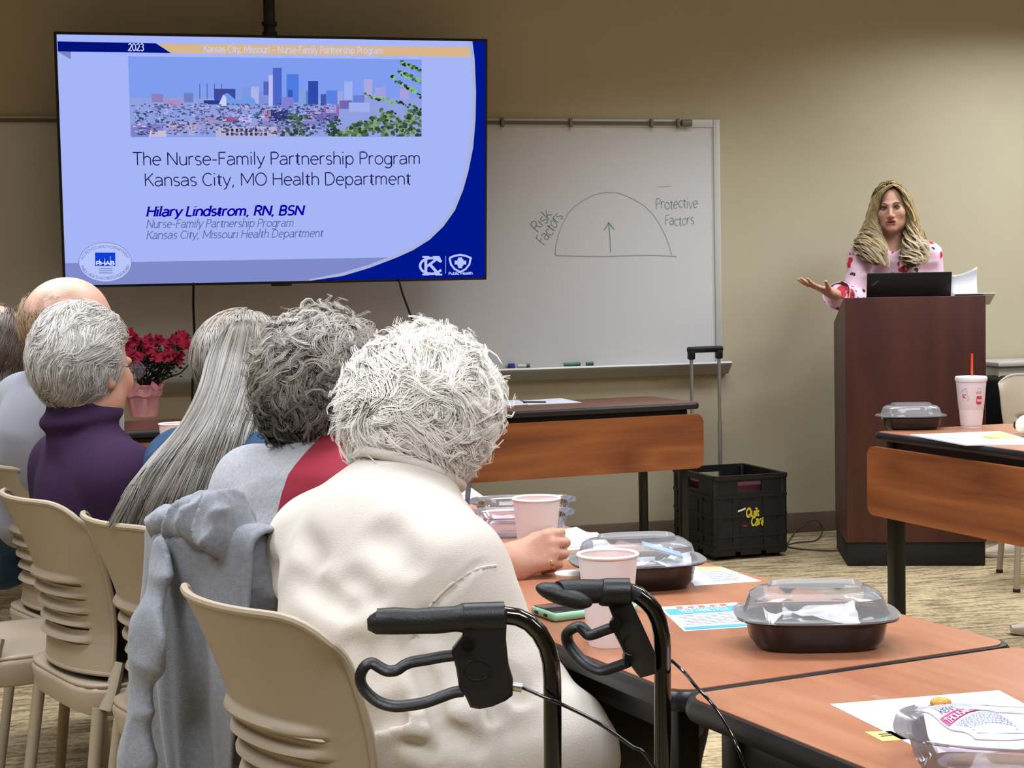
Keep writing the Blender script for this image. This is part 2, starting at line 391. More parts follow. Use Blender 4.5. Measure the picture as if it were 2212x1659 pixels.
# ---------------------------------------------------------------- room shell
X0, X1, Y0, ZC = -4.6, 6.6, -3.2, 2.76
struct(MB().box(((X0 + X1) / 2, (Y0 + YW) / 2, -.05), (X1 - X0 + .4, YW - Y0 + .4, .1)).build('floor', M_carpet))
struct(MB().box(((X0 + X1) / 2, (Y0 + YW) / 2, ZC + .05), (X1 - X0 + .4, YW - Y0 + .4, .1)).build('ceiling', M_ceil))
struct(MB().box(((X0 + X1) / 2, YW + .06, ZC / 2), (X1 - X0 + .2, .12, ZC)).build('wall_back', M_wall))
struct(MB().box((X0 - .06, (Y0 + YW) / 2, ZC / 2), (.12, YW - Y0, ZC)).build('wall_left', M_wall))
struct(MB().box((X1 + .06, (Y0 + YW) / 2, ZC / 2), (.12, YW - Y0, ZC)).build('wall_right', M_wall))
struct(MB().box(((X0 + X1) / 2, Y0 - .06, ZC / 2), (X1 - X0 + .2, .12, ZC)).build('wall_front', M_wall))
struct(MB().box(((X0 + X1) / 2, YW - .005, .05), (X1 - X0, .01, .1), bev=.003).build('baseboard_back', M_base))

# ---------------------------------------------------------------- whiteboard with its rail, tray and drawing
bx1 = at_wall(1553, 520).x; bz1 = at_wall(1300, 258.5).z; bz0 = at_wall(1300, 793).z; bx0 = bx1 - 4.9
wb = thing('whiteboard', 'long white dry-erase board with aluminium frame and green diagram, mounted on the beige wall', 'whiteboard', ((bx0 + bx1) / 2, YW, bz0))
wc = ((bx0 + bx1) / 2, YW, bz0)
def wl(x, y, z): return (x - wc[0], y - wc[1], z - wc[2])
MB().box(wl((bx0 + bx1) / 2, YW - .012, (bz0 + bz1) / 2), (bx1 - bx0 - .03, .022, bz1 - bz0 - .02)).build('board_surface', M_board, wb)
fr = MB()
fr.box(wl(bx1 - .017, YW - .016, (bz0 + bz1) / 2), (.034, .032, bz1 - bz0), bev=.004)
fr.box(wl(bx0 + .017, YW - .016, (bz0 + bz1) / 2), (.034, .032, bz1 - bz0), bev=.004)
fr.box(wl((bx0 + bx1) / 2, YW - .014, bz1 - .019), (bx1 - bx0 - .06, .028, .038), bev=.003)
fr.build('frame', mat('board_frame', 'c8c8c2', .45), wb)
rx1 = at_wall(1487, 266).x
ra = MB().box(wl((bx0 + rx1) / 2, YW - .031, bz1 - .019), (rx1 - bx0, .01, .016)); ra.build('map_rail', mat('rail_cork', '6d6355', .7), wb)
for px in (1081, 1228, 1402, 1459):
    cx = at_wall(px, 266).x
    MB().box(wl(cx, YW - .038, bz1 - .019), (.016, .02, .043), bev=.003).build('rail_clip', mat('clip_grey', '77736a', .5) if px == 1081 else bpy.data.materials['clip_grey'], wb)
MB().tube([wl(at_wall(1466, 266).x, YW - .04, bz1 - .018), wl(rx1, YW - .04, bz1 - .018)], .017, 10).build('rail_end_cap', bpy.data.materials['clip_grey'], wb)
tx1 = at_wall(1568, 789).x
tr = MB()
prof = [(-.0, .012), (-.075, .012), (-.08, .004), (-.078, -.004), (-.03, -.05), (0, -.05)]
tr.prism(prof, bx0, tx1, lambda a, b, d: wl(d, YW + a, bz0 + b)); tr.build('tray', mat('tray_alu', 'a9a8a2', .4, metal=.3), wb)
# the drawing on the board
M_green = mat('green_marker', '7d9c92', .7); M_gray = mat('grey_marker', 'a2a29e', .7)
dr = MB(); dg = MB()
def bd(px, py):
    v = at_wall(px, py, .0235); return (v.x - wc[0], v.z - wc[2])
def bf(x, y): return (x, -.0238, y)
def bstroke(mb, pts, w):
    vs, fs = ribbon2([bd(*p) for p in pts], w); mb.add([bf(*v) for v in vs], fs)
arc = [(1199, 551), (1201, 530), (1206, 508), (1215, 484), (1227, 461), (1240, 447), (1258, 434), (1280, 422), (1305, 416), (1330, 416), (1345, 420), (1368, 430), (1390, 443), (1410, 462), (1424, 483), (1436, 506), (1444, 527), (1451, 552)]
bstroke(dg, arc, .0035); bstroke(dg, [(1199, 549), (1202, 552), (1255, 553.5), (1305, 554), (1370, 552), (1410, 551.5), (1462, 554)], .0045)
bstroke(dr, [(1319, 545), (1318, 520), (1315, 482)], .0045); bstroke(dr, [(1305, 498), (1315, 481), (1327, 496)], .005)
bstroke(dg, [(1420, 404), (1450, 402)], .002)
def hand(s, px, py, px2, py2, um, wob=.12):
    a = bd(px, py); b2 = bd(px2, py2); dx, dy = b2[0] - a[0], b2[1] - a[1]; l = math.hypot(dx, dy); ca, sa = dx / l, dy / l
    def f(x, y):
        yy = y + .004 * math.sin(x * 60); return bf(a[0] + x * ca - yy * sa, a[1] + x * sa + yy * ca)
    q = MB(); text(q, s, um, f, w=.62, fit=l, shear=.05); q.build('green_writing', M_green, wb, smooth=False)
hand('Risk', 1162, 504, 1193, 464, .0072); hand('Factors', 1176, 531, 1217, 468, .0072)
hand('Protective', 1416, 452, 1508, 448, .0066); hand('Factors', 1436, 487, 1500, 485, .0064)
dr.build('green_arrow', M_green, wb, smooth=False); dg.build('grey_outline', M_gray, wb, smooth=False)
# pens in the tray
def pen(px, py, name, lab, capc, bodyc, ln=.12):
    v = at_wall(px, py, .045); t = thing(name, lab, 'marker', (v.x, YW - .045, bz0 + .012))
    r = .0085
    MB().tube([(-ln / 2, 0, r), (ln * .2, 0, r)], r, 12).build('barrel', mat(name + '_body', bodyc, .4), t)
    MB().tube([(ln * .2, 0, r), (ln / 2, 0, r)], r * 1.08, 12).build('cap', mat(name + '_cap', capc, .4), t)
    return t
t = thing('board_eraser', 'small blue eraser block in the board tray, left of the pens', 'eraser', (at_wall(1105, 799, .04).x, YW - .042, bz0 + .012))
MB().box((0, 0, .011), (.03, .03, .022), bev=.005).build('blue_casing', mat('eraser_blue', '2c3f8e', .5), t)
MB().box((0, 0, .003), (.028, .028, .006)).build('felt_pad', mat('eraser_felt', '2a2a2e', .9), t)
pen(1131, 799, 'dry_erase_marker', 'white dry-erase marker in the board tray, beside the blue eraser', '55585c', 'd8d8d4', .06)
pen(1236, 796, 'dry_erase_marker', 'green-labelled white marker in the board tray, nearer the middle', '2d6a4a', '3e7d5e', .08)
pen(1274, 794, 'dry_erase_marker', 'dark green capped marker in the board tray, rightmost of the pens', '2a5c42', '2f6a4c', .035)

# ---------------------------------------------------------------- television showing the slide
OFF = .34
tl, trr = at_wall(126, 350, OFF).x, at_wall(1053, 346, OFF).x
TW = trr - tl; tcz = at_wall(589, 348, OFF).z; TH = (at_wall(589, 80.5, OFF).z - at_wall(589, 615.5, OFF).z) * 1.003
tvp = Vector(((tl + trr) / 2, YW - OFF, tcz))
tv = thing('wall_television', 'large flat television showing a blue title slide, hung from a ceiling pole before the whiteboard', 'television', tvp)
TT = Matrix.Rotation(math.radians(6.0), 3, 'X')         # leans forward at the top
def tvf(u, v, d=0.0): return TT @ Vector((u, -d, v))
hb = MB()
bm_ = Matrix(TT)
hb.box(tvf(0, 0, -.03), (TW, .055, TH), rot=TT, bev=.006)
hb.box(tvf(0, -.1, -.09), (TW * .62, .07, TH * .55), rot=TT, bev=.02)
hb.box(tvf(0, -TH / 2 - .004, -.012), (.09, .02, .012), rot=TT, bev=.003)
hb.build('housing', M_black, tv)
po = MB().tube([(-.01, .16, .1), (-.01, .16, ZC - tcz - .002)], .026, 16)
po.box((-.01, .11, .1), (.26, .1, .3), bev=.01); po.build('ceiling_pole', M_blackm, tv)
zc = at_wall(582, 62, OFF - .15).z - tcz
for dz in (-.022, .022, .30): MB().tube([(-.01, .16, zc + dz - .008), (-.01, .16, zc + dz + .008)], .034, 16).build('pole_collar', M_blackm, tv)
# homography from the photo's picture of the screen to metres on the screen
bz = .012; sw, sh = TW / 2 - bz, TH / 2 - bz
src = [(119, 78), (1050, 92.5), (1049, 600), (138, 620)]; dst = [(-sw, sh), (sw, sh), (sw, -sh), (-sw, -sh)]
A_ = []; B_ = []
for (x, y), (u, v) in zip(src, dst):
    A_.append([x, y, 1, 0, 0, 0, -u * x, -u * y]); B_.append(u); A_.append([0, 0, 0, x, y, 1, -v * x, -v * y]); B_.append(v)
H_ = np.append(np.linalg.solve(np.array(A_, float), np.array(B_, float)), 1).reshape(3, 3)
def S(px, py):
    q = H_ @ np.array([px, py, 1.0]); return (max(-sw, min(sw, q[0] / q[2])), max(-sh, min(sh, q[1] / q[2])))
EM = {}
def em(c, s=1.0):
    if (c, s) not in EM:
        mt = bpy.data.materials.new('screen_' + c); mt.use_nodes = True; nt = mt.node_tree; nt.nodes.clear()
        e = nt.nodes.new('ShaderNodeEmission'); o = nt.nodes.new('ShaderNodeOutputMaterial'); nt.links.new(e.outputs[0], o.inputs[0])
        e.inputs[0].default_value = (*lin(c), 1); e.inputs[1].default_value = s; EM[(c, s)] = mt
    return EM[(c, s)]
class Slide:
    """flat coloured shapes of one picture on the screen, one mesh with several screen colours"""
    def __init__(s): s.mb = MB(); s.mats = []; s.cur = 0
    def col(s, c):
        mt = em(c)
        if mt not in s.mats: s.mats.append(mt)
        s.mb.use(s.mats.index(mt)); return s
    def poly(s, pts, lay): s.mb.poly([tvf(*S(*p), lay) for p in pts]); return s
    def rect(s, x0, y0, x1, y1, lay): return s.poly([(x0, y0), (x0, y1), (x1, y1), (x1, y0)], lay)
    def build(s, name, par): return s.mb.build(name, s.mats, par, smooth=False)
LY = .0002
sc_ = Slide().col('a6b5f6'); sc_.mb.poly([tvf(-sw, sh, .0006), tvf(-sw, -sh, .0006), tvf(sw, -sh, .0006), tvf(sw, sh, .0006)])
screen = sc_.build('screen', tv)
bs = .0006
g = Slide()
g.col('7f8acb').poly([(136, 572), (138, 622), (690, 622), (800, 598), (866, 557)], bs + LY)
cur = [(1022, 84), (1027, 130), (1030, 200), (1029, 260), (1024, 320), (1014, 370), (1003, 410), (985, 455), (960, 490), (930, 519), (895, 541), (860, 557), (800, 580), (740, 598), (670, 612)]
gr = [(x - 9 + i * .45, y - 2 - i * .35) for i, (x, y) in enumerate(cur)]
g.col('aab2d8')
for i in range(len(cur) - 1): g.poly([gr[i], gr[i + 1], cur[i + 1], cur[i]], bs + 2 * LY)
g.col('00168c')
for i in range(len(cur) - 1): g.poly([cur[i], cur[i + 1], (1056, cur[i + 1][1] if i < len(cur) - 2 else 640), (1056, cur[i][1])] if cur[i][1] < 557 else [cur[i], cur[i + 1], (cur[i + 1][0], 640), (cur[i][0], 640)], bs + 3 * LY)
g.poly([(860, 557), (860, 640), (1056, 640), (1056, 557)], bs + 3.2 * LY)
g.col('7a84bd').poly([(122, 116), (150, 132), (150, 115)], bs + LY)
g.col('d7b58c').poly([(338, 98), (368, 118), (1021, 126), (1019, 104)], bs + LY)
g.col('00127a').poly([(121, 93), (122, 115), (368, 118), (335, 97)], bs + 2 * LY)
g.build('slide_bands', screen)
# lettering of the slide
def sline(s, px, py, px2, py2, um, colr, w=.7, serif=0.0, shear=0.0, lay=5, name='slide_text', par=None):
    a = S(px, py); b2 = S(px2, py2); dx, dy = b2[0] - a[0], b2[1] - a[1]; l = math.hypot(dx, dy); ca, sa = dx / l, dy / l
    q = MB(); text(q, s, um, lambda x, y: tvf(a[0] + x * ca - y * sa, a[1] + x * sa + y * ca, bs + lay * LY), w=w, serif=serif, shear=shear, fit=l)
    o = q.build(name, em(colr), par or screen, smooth=False); return o
pm = 2 * sw / 922.0
sline('2023', 275, 113, 310, 113, 14.5 * pm / 7.2, 'c6cff5', 1.2, .75)
sline('Kansas City, Missouri \u2013 Nurse-Family Partnership Program', 439, 116, 829, 119, 14 * pm / 7.2, 'c9cdf3', 1.0, .7)
sline('The Nurse-Family Partnership Program', 284, 360, 911, 356, 27 * pm / 7.2, '1e1e50', .62)
sline('Kansas City, MO Health Department', 309, 405, 890, 400, 27 * pm / 7.2, '1e1e50', .62)
sline('Hilary Lindstrom, RN, BSN', 313, 470, 656, 466, 20 * pm / 7.2, '0a00a8', 1.35, 1.0, .2)
sline('Nurse-Family Partnership Program', 313, 495, 634, 491, 16.5 * pm / 7.2, '5b66a0', .75, .75, .22)
sline('Kansas City, Missouri Health Department', 313, 519, 698, 513, 16.5 * pm / 7.2, '5b66a0', .75, .75, .22)
# accreditation seal
sl = Slide(); ctr = (224, 569.5)
ell = [(ctr[0] + 58 * math.cos(a), ctr[1] + 43 * math.sin(a)) for a in np.linspace(0, 2 * PI, 49)[:-1]]
sl.col('6f7fb4').poly(ell, bs + 4 * LY)
sl.col('b7c4fa').poly([(ctr[0] + (x - ctr[0]) * .98, ctr[1] + (y - ctr[1]) * .975) for x, y in ell], bs + 5 * LY)
sl.col('0f3fd0').rect(202, 548.5, 246, 577.5, bs + 6 * LY)
sl.col('8090c8')
for yy in (582, 586.5, 591.5): sl.rect(211, yy, 240, yy + 2.2, bs + 6 * LY)
sl.col('cdd8ff')
for x0, y0 in ((211.5, 563), (223, 561), (235.5, 557)): sl.rect(x0 - .5, y0, x0 + .5, 577, bs + 7 * LY)
for x0 in (175, 271): sl.rect(x0 - 1, 569, x0 + 1, 571.5, bs + 6 * LY)
seal = sl.build('slide_seal', screen)
sline('PHAB', 204, 576, 244.5, 575.4, 8 * pm / 7.2, 'dfe6ff', 1.5, lay=8, par=seal)
def ring_text(s, a0, a1, rx, ry, um, outward):
    c = S(*ctr); n = 200; ang = np.linspace(math.radians(a0), math.radians(a1), n)
    pts = np.stack([c[0] + rx * pm * np.cos(ang), c[1] + ry * pm * np.sin(ang)], 1); d = np.r_[0, np.cumsum(np.linalg.norm(np.diff(pts, axis=0), axis=1))]
    def path(t):
        x = np.interp(t, d, pts[:, 0]); y = np.interp(t, d, pts[:, 1]); k = min(n - 2, int(np.searchsorted(d, t)))
        tn = pts[k + 1] - pts[max(0, k - 1)]; return (x, y), math.atan2(tn[1], tn[0])
    q = MB(); text(q, s, um, lambda x, y: tvf(x, y, bs + 7 * LY), w=.8, serif=.5, fit=float(d[-1]), path=path)
    q.build('seal_lettering', em('4a5890'), seal, smooth=False)
ring_text('ACCREDITED HEALTH DEPARTMENT', 168, 12, 47, 31, 5.5 * pm / 7.2, True)
ring_text('PUBLIC HEALTH ACCREDITATION BOARD', 192, 348, 52.5, 37.5, 5.5 * pm / 7.2, False)
# city emblem and health shield
lg = Slide().col('b9c3fb')
def lstroke(pts, w, lay=6):
    vs, fs = ribbon2([S(*p) for p in pts], w * pm); lg.mb.add([tvf(a, b, bs + lay * LY) for a, b in vs], fs)
lstroke([(921.5, 556), (921.5, 594)], 6.5); lstroke([(952, 556), (923, 577)], 5.5); lstroke([(930, 572), (950, 594)], 6.5)
for x0, x1, yy in ((914, 929, 556), (914, 929, 594), (937, 950, 556), (942, 957, 594)): lstroke([(x0, yy), (x1, yy)], 4)
lstroke([(955, 567), (947, 558)] + [(934 + 25 * math.cos(a), 575.5 + 17 * math.sin(a)) for a in np.linspace(-1.0, -5.25, 18)] + [(955, 584)], 5.5)
lstroke([(964.5, 554), (964.5, 592)], 1)
sh_ = [(973, 558), (984, 553.5), (996, 551.5), (1008, 553.5), (1019, 558), (1016, 572), (1008, 582), (996, 588.5), (984, 582), (976, 572), (973, 558)]
lstroke(sh_, 4.5); lstroke([(990, 568), (1003, 568)], 15, 6); lstroke([(984, 568), (1009, 568)], 9, 7); lstroke([(996, 557), (996, 580)], 9, 7)
emb = lg.build('slide_emblems', screen)
sline('Public Health', 971, 594.5, 1023, 593.5, 6 * pm / 7.2, 'b9c3fb', 1.5, .5, lay=8, par=emb)
# photograph of a skyline on the slide
ph = Slide().col('7f9cee'); ph.poly([(274.5, 125), (280, 299.5), (912.5, 297), (912, 131)], bs + LY)
r2 = random.Random(3)
ph.col('8f9fe0').rect(279, 214, 911, 298, bs + 2 * LY)
def C1(x, y): return (100 + x / 4.424, 50 + y / 4.424)
def C2(x, y): return (560 + x / 4.424, 50 + y / 4.424)
bld = [(1, 1000, 690, 1110, 770, '8f7fb8'), (1, 1120, 740, 1300, 800, 'a98fc8'), (1, 1310, 680, 1400, 770, '6f7fc0'), (1, 1605, 640, 1805, 760, '3f4a9a'), (1, 1500, 750, 1660, 790, '2a3a90'),
       (1, 1870, 625, 1950, 740, '7f96e0'), (1, 1955, 620, 2030, 780, 'aab4ea'), (1, 2030, 670, 2120, 790, '7f90d8'), (1, 2075, 575, 2140, 700, '5566b8'),
       (2, 90, 510, 185, 800, 'b9bdf0'), (2, 130, 440, 215, 800, '4a66c8'), (2, 0, 680, 85, 800, '7f90d8'), (2, 40, 570, 90, 700, '5566b8'), (2, 262, 500, 378, 770, '4f7ce0'), (2, 275, 650, 320, 760, '3658b8'),
       (2, 385, 650, 450, 790, '7fa0d8'), (2, 450, 660, 510, 800, '5878d0'), (2, 470, 565, 565, 790, '2f4aa8'), (2, 590, 690, 640, 800, '4656a8'), (2, 640, 655, 750, 790, '5c80e0'), (2, 750, 660, 800, 800, '9fa4dc'),
       (2, 815, 570, 895, 745, '9fb2f0'), (2, 1003, 548, 1085, 720, 'a9a8e0'), (2, 1110, 625, 1215, 720, '9f9fe0'), (2, 1350, 640, 1440, 730, 'a9a0d8'), (2, 900, 700, 1010, 780, '6c80d0'),
       (2, 770, 750, 890, 830, '6f66b0'), (2, 220, 720, 330, 830, '7f80d0'), (2, 860, 770, 1060, 860, '9fb0ec'), (2, 40, 840, 275, 945, '30307c'), (2, 40, 840, 110, 945, 'b08ab8'), (2, 450, 830, 760, 950, 'a08fc8'),
       (2, 545, 870, 760, 945, '6a68b8'), (2, 620, 790, 640, 940, '9a6aa8'), (2, 740, 790, 765, 900, '8a6aa8'), (2, 0, 945, 650, 1020, '7f86c8'), (1, 1620, 1000, 2200, 1100, 'b8b0d0'), (1, 800, 980, 1110, 1100, '8080c8'),
       (1, 970, 1040, 1140, 1100, 'c8bcd8'), (1, 1150, 960, 1440, 1040, 'b0a4d0'), (1, 1460, 910, 1660, 1000, '9d94c8'), (1, 1780, 885, 1960, 960, 'b8bcf0'), (1, 1680, 910, 1840, 960, 'a05888')]
for i, (k, x0, y0, x1, y1, c) in enumerate(bld):
    f = C1 if k == 1 else C2; a, b2 = f(x0, y0), f(x1, y1); ph.col(c).rect(a[0], a[1], b2[0], b2[1], bs + (3 + i * .03) * LY)
ph.col('6f9ae8').poly([C1(*p) for p in [(1640, 800), (1680, 700), (1730, 680), (1800, 740), (1900, 740), (1930, 700), (1990, 740), (2010, 800)]][::-1], bs + 5 * LY)
ph.col('c9d4f4').poly([C1(*p) for p in [(1640, 800), (1690, 700), (1715, 720), (1720, 810)]][::-1], bs + 5.1 * LY)
ph.col('3a4a80')
for x in (1460, 1530, 1600, 1670): ph.rect(*C1(x, 590), *C1(x + 6, 740), bs + 5 * LY)
ph.col('2c2c50')
for i in range(9):
    for j in range(2): ph.rect(*C1(1715 + i * 46, 1020 + j * 38), *C1(1740 + i * 46, 1048 + j * 38), bs + 5 * LY)
for i in range(900):                                            # roofs, trees and cars of the low town
    x = r2.uniform(281, 720); y = r2.uniform(226, 292); c = r2.choice(['8f86c4', '4a5ca0', '3a4a70', '2f4470', 'c4bce4', '6a78c0', '9a6a98', 'a8b4ec', '44588c', '5a5aa0', '3c5470', '2e4a58', '34506a'])
    w_, h_ = r2.uniform(2, 9), r2.uniform(1.2, 4); ph.col(c).rect(x, y, min(x + w_, 905), y + h_, bs + (5.2 + i * .0019) * LY)
def blob(px, py, r, cols, lay, n=1):
    a = [(px + r * r2.uniform(.7, 1.1) * math.cos(t), py + r * .8 * r2.uniform(.7, 1.1) * math.sin(t)) for t in np.linspace(0, -2 * PI, 9)[:-1]]
    ph.col(r2.choice(cols)).poly([(min(max(x, 281), 912), min(max(y, 133), 297)) for x, y in a], lay)
G1 = ['4a6a4a', '6f8f5a', '35503e', '86a06a', '2c4436', '5c7a52']
for i in range(330):
    x = r2.uniform(725, 912); top = 297 - 62 * min(1, max(.1, (x - 715) / 110)) * (.9 + .1 * math.sin(x * .1)); y = r2.uniform(top, 297)
    blob(x, y, r2.uniform(2.5, 6.5), G1, bs + (7 + i * .003) * LY)
for i in range(60): blob(r2.gauss(642, 14), r2.uniform(252, 297), r2.uniform(2, 6), ['3a5440', '2a4038', '4c6a4c'], bs + (7 + i * .003) * LY)
for i in range(40): blob(r2.gauss(722, 8), r2.uniform(254, 297), r2.uniform(2, 6), ['2c4438', '223830', '3c5648'], bs + (7 + i * .003) * LY)
for (x0, y0, x1, y1) in ((868, 136, 911, 155), (846, 168, 911, 208), (790, 206, 911, 236), (862, 158, 911, 178)):
    for i in range(26):
        t = i / 25; blob(x0 + (x1 - x0) * t, y0 + (y1 - y0) * t + r2.uniform(-3, 5), r2.uniform(2.5, 5.5), ['2f4a2c', '7aa860', '1a2a1c', '8fc070', '3f6a3c'], bs + (8.2 + i * .004) * LY)
ph.build('slide_photo', screen)
# cords of the television
def cord(name, lab, pts, r, mt, off=.12):
    q = [at_wall(px, py, o) for px, py, o in pts]; base = q[-1]
    o = MB().tube([v - base for v in q], r, 8).build(name, mt); o.location = base; return tag(o, lab, 'cord')
cord('power_cord', 'thin black cord hanging straight down from the television behind the pink flowers', [(418, 612, .30), (417.5, 660, .2), (420, 720, .1), (417, 790, .09), (416, 830, .11), (415, 880, .06), (414, 960, .03), (414, 1140, .012)], .0055, M_black)
cord('power_cord', 'thin black cord slanting from the television behind the grey and white haired women', [(862, 606, .30), (868, 630, .2), (890, 690, .1), (930, 800, .1), (985, 920, .06), (1012, 1030, .03), (1022, 1080, .012), (1024, 1130, .012)], .005, M_black)

# ---------------------------------------------------------------- folding training tables
def make_table(L, D, panel, topm, label, loc, rz, group, tleg=False):
    """local x along the length, the modesty panel on the +y side, user side -y"""
    t = thing('training_table', label, 'table', loc, rz, group)
    H = .74; r = .035
    def rr(l, d, rad, z, n=6):
        out = []
        for cx, cy, a0 in ((l / 2 - rad, d / 2 - rad, 0), (-l / 2 + rad, d / 2 - rad, 90), (-l / 2 + rad, -d / 2 + rad, 180), (l / 2 - rad, -d / 2 + rad, 270)):
            out += [(cx + rad * math.cos(math.radians(a0 + 90 * i / n)), cy + rad * math.sin(math.radians(a0 + 90 * i / n)), z) for i in range(n + 1)]
        return out
    q = MB(); e = .007
    q.loft([rr(L - 2 * e, D - 2 * e, r, H - .026), rr(L - 2 * e, D - 2 * e, r, H)], True, True, True); q.build('tabletop', topm, t, ang=30)
    q = MB(); ps = [(-e, H - .0015), (-.001, H - .0018), (.002, H - .008), (.003, H - .015), (.002, H - .022), (-.001, H - .028), (-e, H - .028)]
    q.loft([rr(L + 2 * o, D + 2 * o, r, z) for o, z in ps], True); q.build('edge_band', M_edge, t)
    if panel:
        p = MB(); PH = .235; Lp = L + .0; rad = .035; poly = []
        for cx, cy, a0 in ((Lp / 2 - rad, -rad, 0), (-Lp / 2 + rad, -rad, 90), (-Lp / 2 + rad, -PH + rad, 180), (Lp / 2 - rad, -PH + rad, 270)):
            poly += [(cx + rad * math.cos(math.radians(a0 + 15 * i)), cy + rad * math.sin(math.radians(a0 + 15 * i))) for i in range(7)]
        p.prism(poly, D / 2 + .004, D / 2 + .022, lambda a, b, d: (a, d, H - .048 + b)); p.build('modesty_panel', M_panel, t, ang=30)
    f = MB(); f.box((0, -D / 2 + .06, H - .055), (L - .1, .035, .05), bev=.008); f.box((0, D / 2 - .05, H - .05), (L - .16, .03, .04), bev=.006)
    f.build('under_rail', mat('rail_grey', '3a3a3b', .4, metal=.3) if 'rail_grey' not in bpy.data.materials else bpy.data.materials['rail_grey'], t)
    for sx in (-1, 1):
        x = sx * (L / 2 - .065)
        if tleg:
            g = MB(); g.box((x, D / 2 - .05, (H - .03) / 2 + .012), (.042, .05, H - .055), bev=.006); g.box((x, D / 2 - .17, .018), (.05, .28, .03), bev=.01); g.build('leg', M_blackm, t)
        for sy in () if tleg else (-1, 1):
            g = MB(); y = sy * (D / 2 - .05); g.box((x, y, (H - .03) / 2 + .012), (.034, .034, H - .055), bev=.004); g.box((x, y, .008), (.045, .045, .016), bev=.004); g.build('leg', M_blackm, t)
        b = MB(); b.box((x, 0, H - .04), (.03, D - .1, .024), bev=.003); b.build('crossbar', M_blackm, t)
    return t
# near row: the seam and edges read off the picture
e0, e1 = at_z(1461, 1499, .74), at_z(1155, 1392, .74)
rowd = Vector((-.435, .900, 0)).normalized(); nrm = Vector((rowd.y, -rowd.x, 0))          # along the row (away), across it (to the right)
TDm = .575
near_edge = e0.copy(); near_edge.z = 0
def row_pt(s, a): return near_edge + rowd * s + nrm * a                                   # s along from the seam, a across from the sitters' edge
LA = 1.83
def put_table(c, d, L, D, panel, topm, lab, group):
    """d: camera-ground direction of the table's +x"""
    return make_table(L, D, panel, topm, lab, W(c.x, c.y), ang_c(d.x, d.y), group)
grp = 'training tables of the horseshoe'
LA1 = 1.99; cA = row_pt(LA1 / 2 + .003, TDm / 2); cB = row_pt(-LA / 2 - .003, TDm / 2); cA2 = row_pt(LA * 1.5 + .009, TDm / 2)
put_table(cA, -rowd, LA1, TDm, True, M_top, 'wood-topped table in the near row carrying two lunch boxes, phone and flyer', grp)
cA3 = row_pt(LA1 + .012 + .75, TDm / 2)
put_table(cA3, -rowd, 1.5, TDm, True, M_top, 'wood-topped table end hidden behind the long-haired and purple-clad women', grp)
put_table(cB, -rowd, LA, TDm, True, M_top, 'wood-topped table at bottom right with the open clear lunch tray', grp)
# back row, close to the wall
f0, f1 = at_z(276, 931, .74), at_z(1514, 869, .74)
bd_ = (f1 - f0); bd_.z = 0; bl = bd_.length; bd_.normalize(); bn = Vector((-bd_.y, bd_.x, 0))
f1g = Vector((f1.x, f1.y, 0)); LB = 1.5; DB = .5
tb1 = f1g - bd_ * (LB / 2) + bn * (DB / 2); tb2 = f1g - bd_ * (LB * 1.5 + .012) + bn * (DB / 2)
def put_back(c, lab):      # its panel faces the camera: +y local must point to -bn
    return make_table(LB, DB, True, M_topb, lab, W(c.x, c.y), ang_c(-bd_.x, -bd_.y), grp)
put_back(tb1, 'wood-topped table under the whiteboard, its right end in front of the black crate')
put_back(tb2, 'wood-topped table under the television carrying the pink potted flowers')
# right-hand row
g0 = at_z(1884, 932, .74); g0.z = 0; g1 = at_z(2212, 975, .74); g1.z = 0
rd = (g1 - g0).normalized(); rn = Vector((-rd.y, rd.x, 0))
cR = g0 + rd * (2.3 / 2) + rn * (TDm / 2)
make_table(2.3, TDm, True, M_top, 'wood-topped table at right in front of the lectern, with the foam cup', W(cR.x, cR.y), ang_c(-rd.x, -rd.y), grp, True)

# ---------------------------------------------------------------- lectern
lp0 = at_z(1830, 1224, 0); lp1 = at_z(2131, 1223, 0)
ld = (lp1 - lp0); LWd = ld.length; ld.normalize()
lec = thing('lectern', 'dark cherry wood lectern with black plinth in front of the beige wall', 'lectern', W((lp0.x + lp1.x) / 2, (lp0.y + lp1.y) / 2), ang_c(ld.x, ld.y))
LH, LD = at_d(1810, 644, lp0.y).z, .52
q = MB(); q.box((0, .012, (LH + .105) / 2), (LWd, .024, LH - .105), bev=.003); q.build('front_panel', M_lect, lec)
sp = [(0.024, .105), (0.024, LH), (.06, LH), (LD, LH - .12), (LD, .105)]
for sx in (-1, 1):
    q = MB(); x0 = sx * (LWd / 2 - .022); x1 = sx * LWd / 2
    q.prism(sp, x0, x1, lambda a, b, d: (d, a, b)); q.build('side_panel', M_lect, lec, smooth=False)
q = MB(); q.prism([(.024, LH - .03), (.024, LH - .008), (.06, LH - .008), (LD - .02, LH - .128), (LD - .02, LH - .15)], -LWd / 2 + .022, LWd / 2 - .022, lambda a, b, d: (d, a, b)); q.build('slanted_top', M_lect, lec, smooth=False)
q = MB(); q.box((0, .25, .45), (LWd - .05, .42, .02)); q.build('shelf', M_lect, lec)
q = MB(); q.box((0, LD / 2, .0525), (LWd - .006, LD - .02, .105), bev=.003); q.build('plinth', mat('plinth_black', '101012', .6), lec)

lrz = ang_c(ld.x, ld.y); lor = Vector(((lp0.x + lp1.x) / 2, (lp0.y + lp1.y) / 2, 0)); ln_ = Vector((-ld.y, ld.x, 0))
def lec_pt(x, y, z=0): v = lor + ld * x + ln_ * y; return W(v.x, v.y, z)
def lec_top(y): return LH if y < .06 else LH - .12 * (y - .06) / (LD - .06)
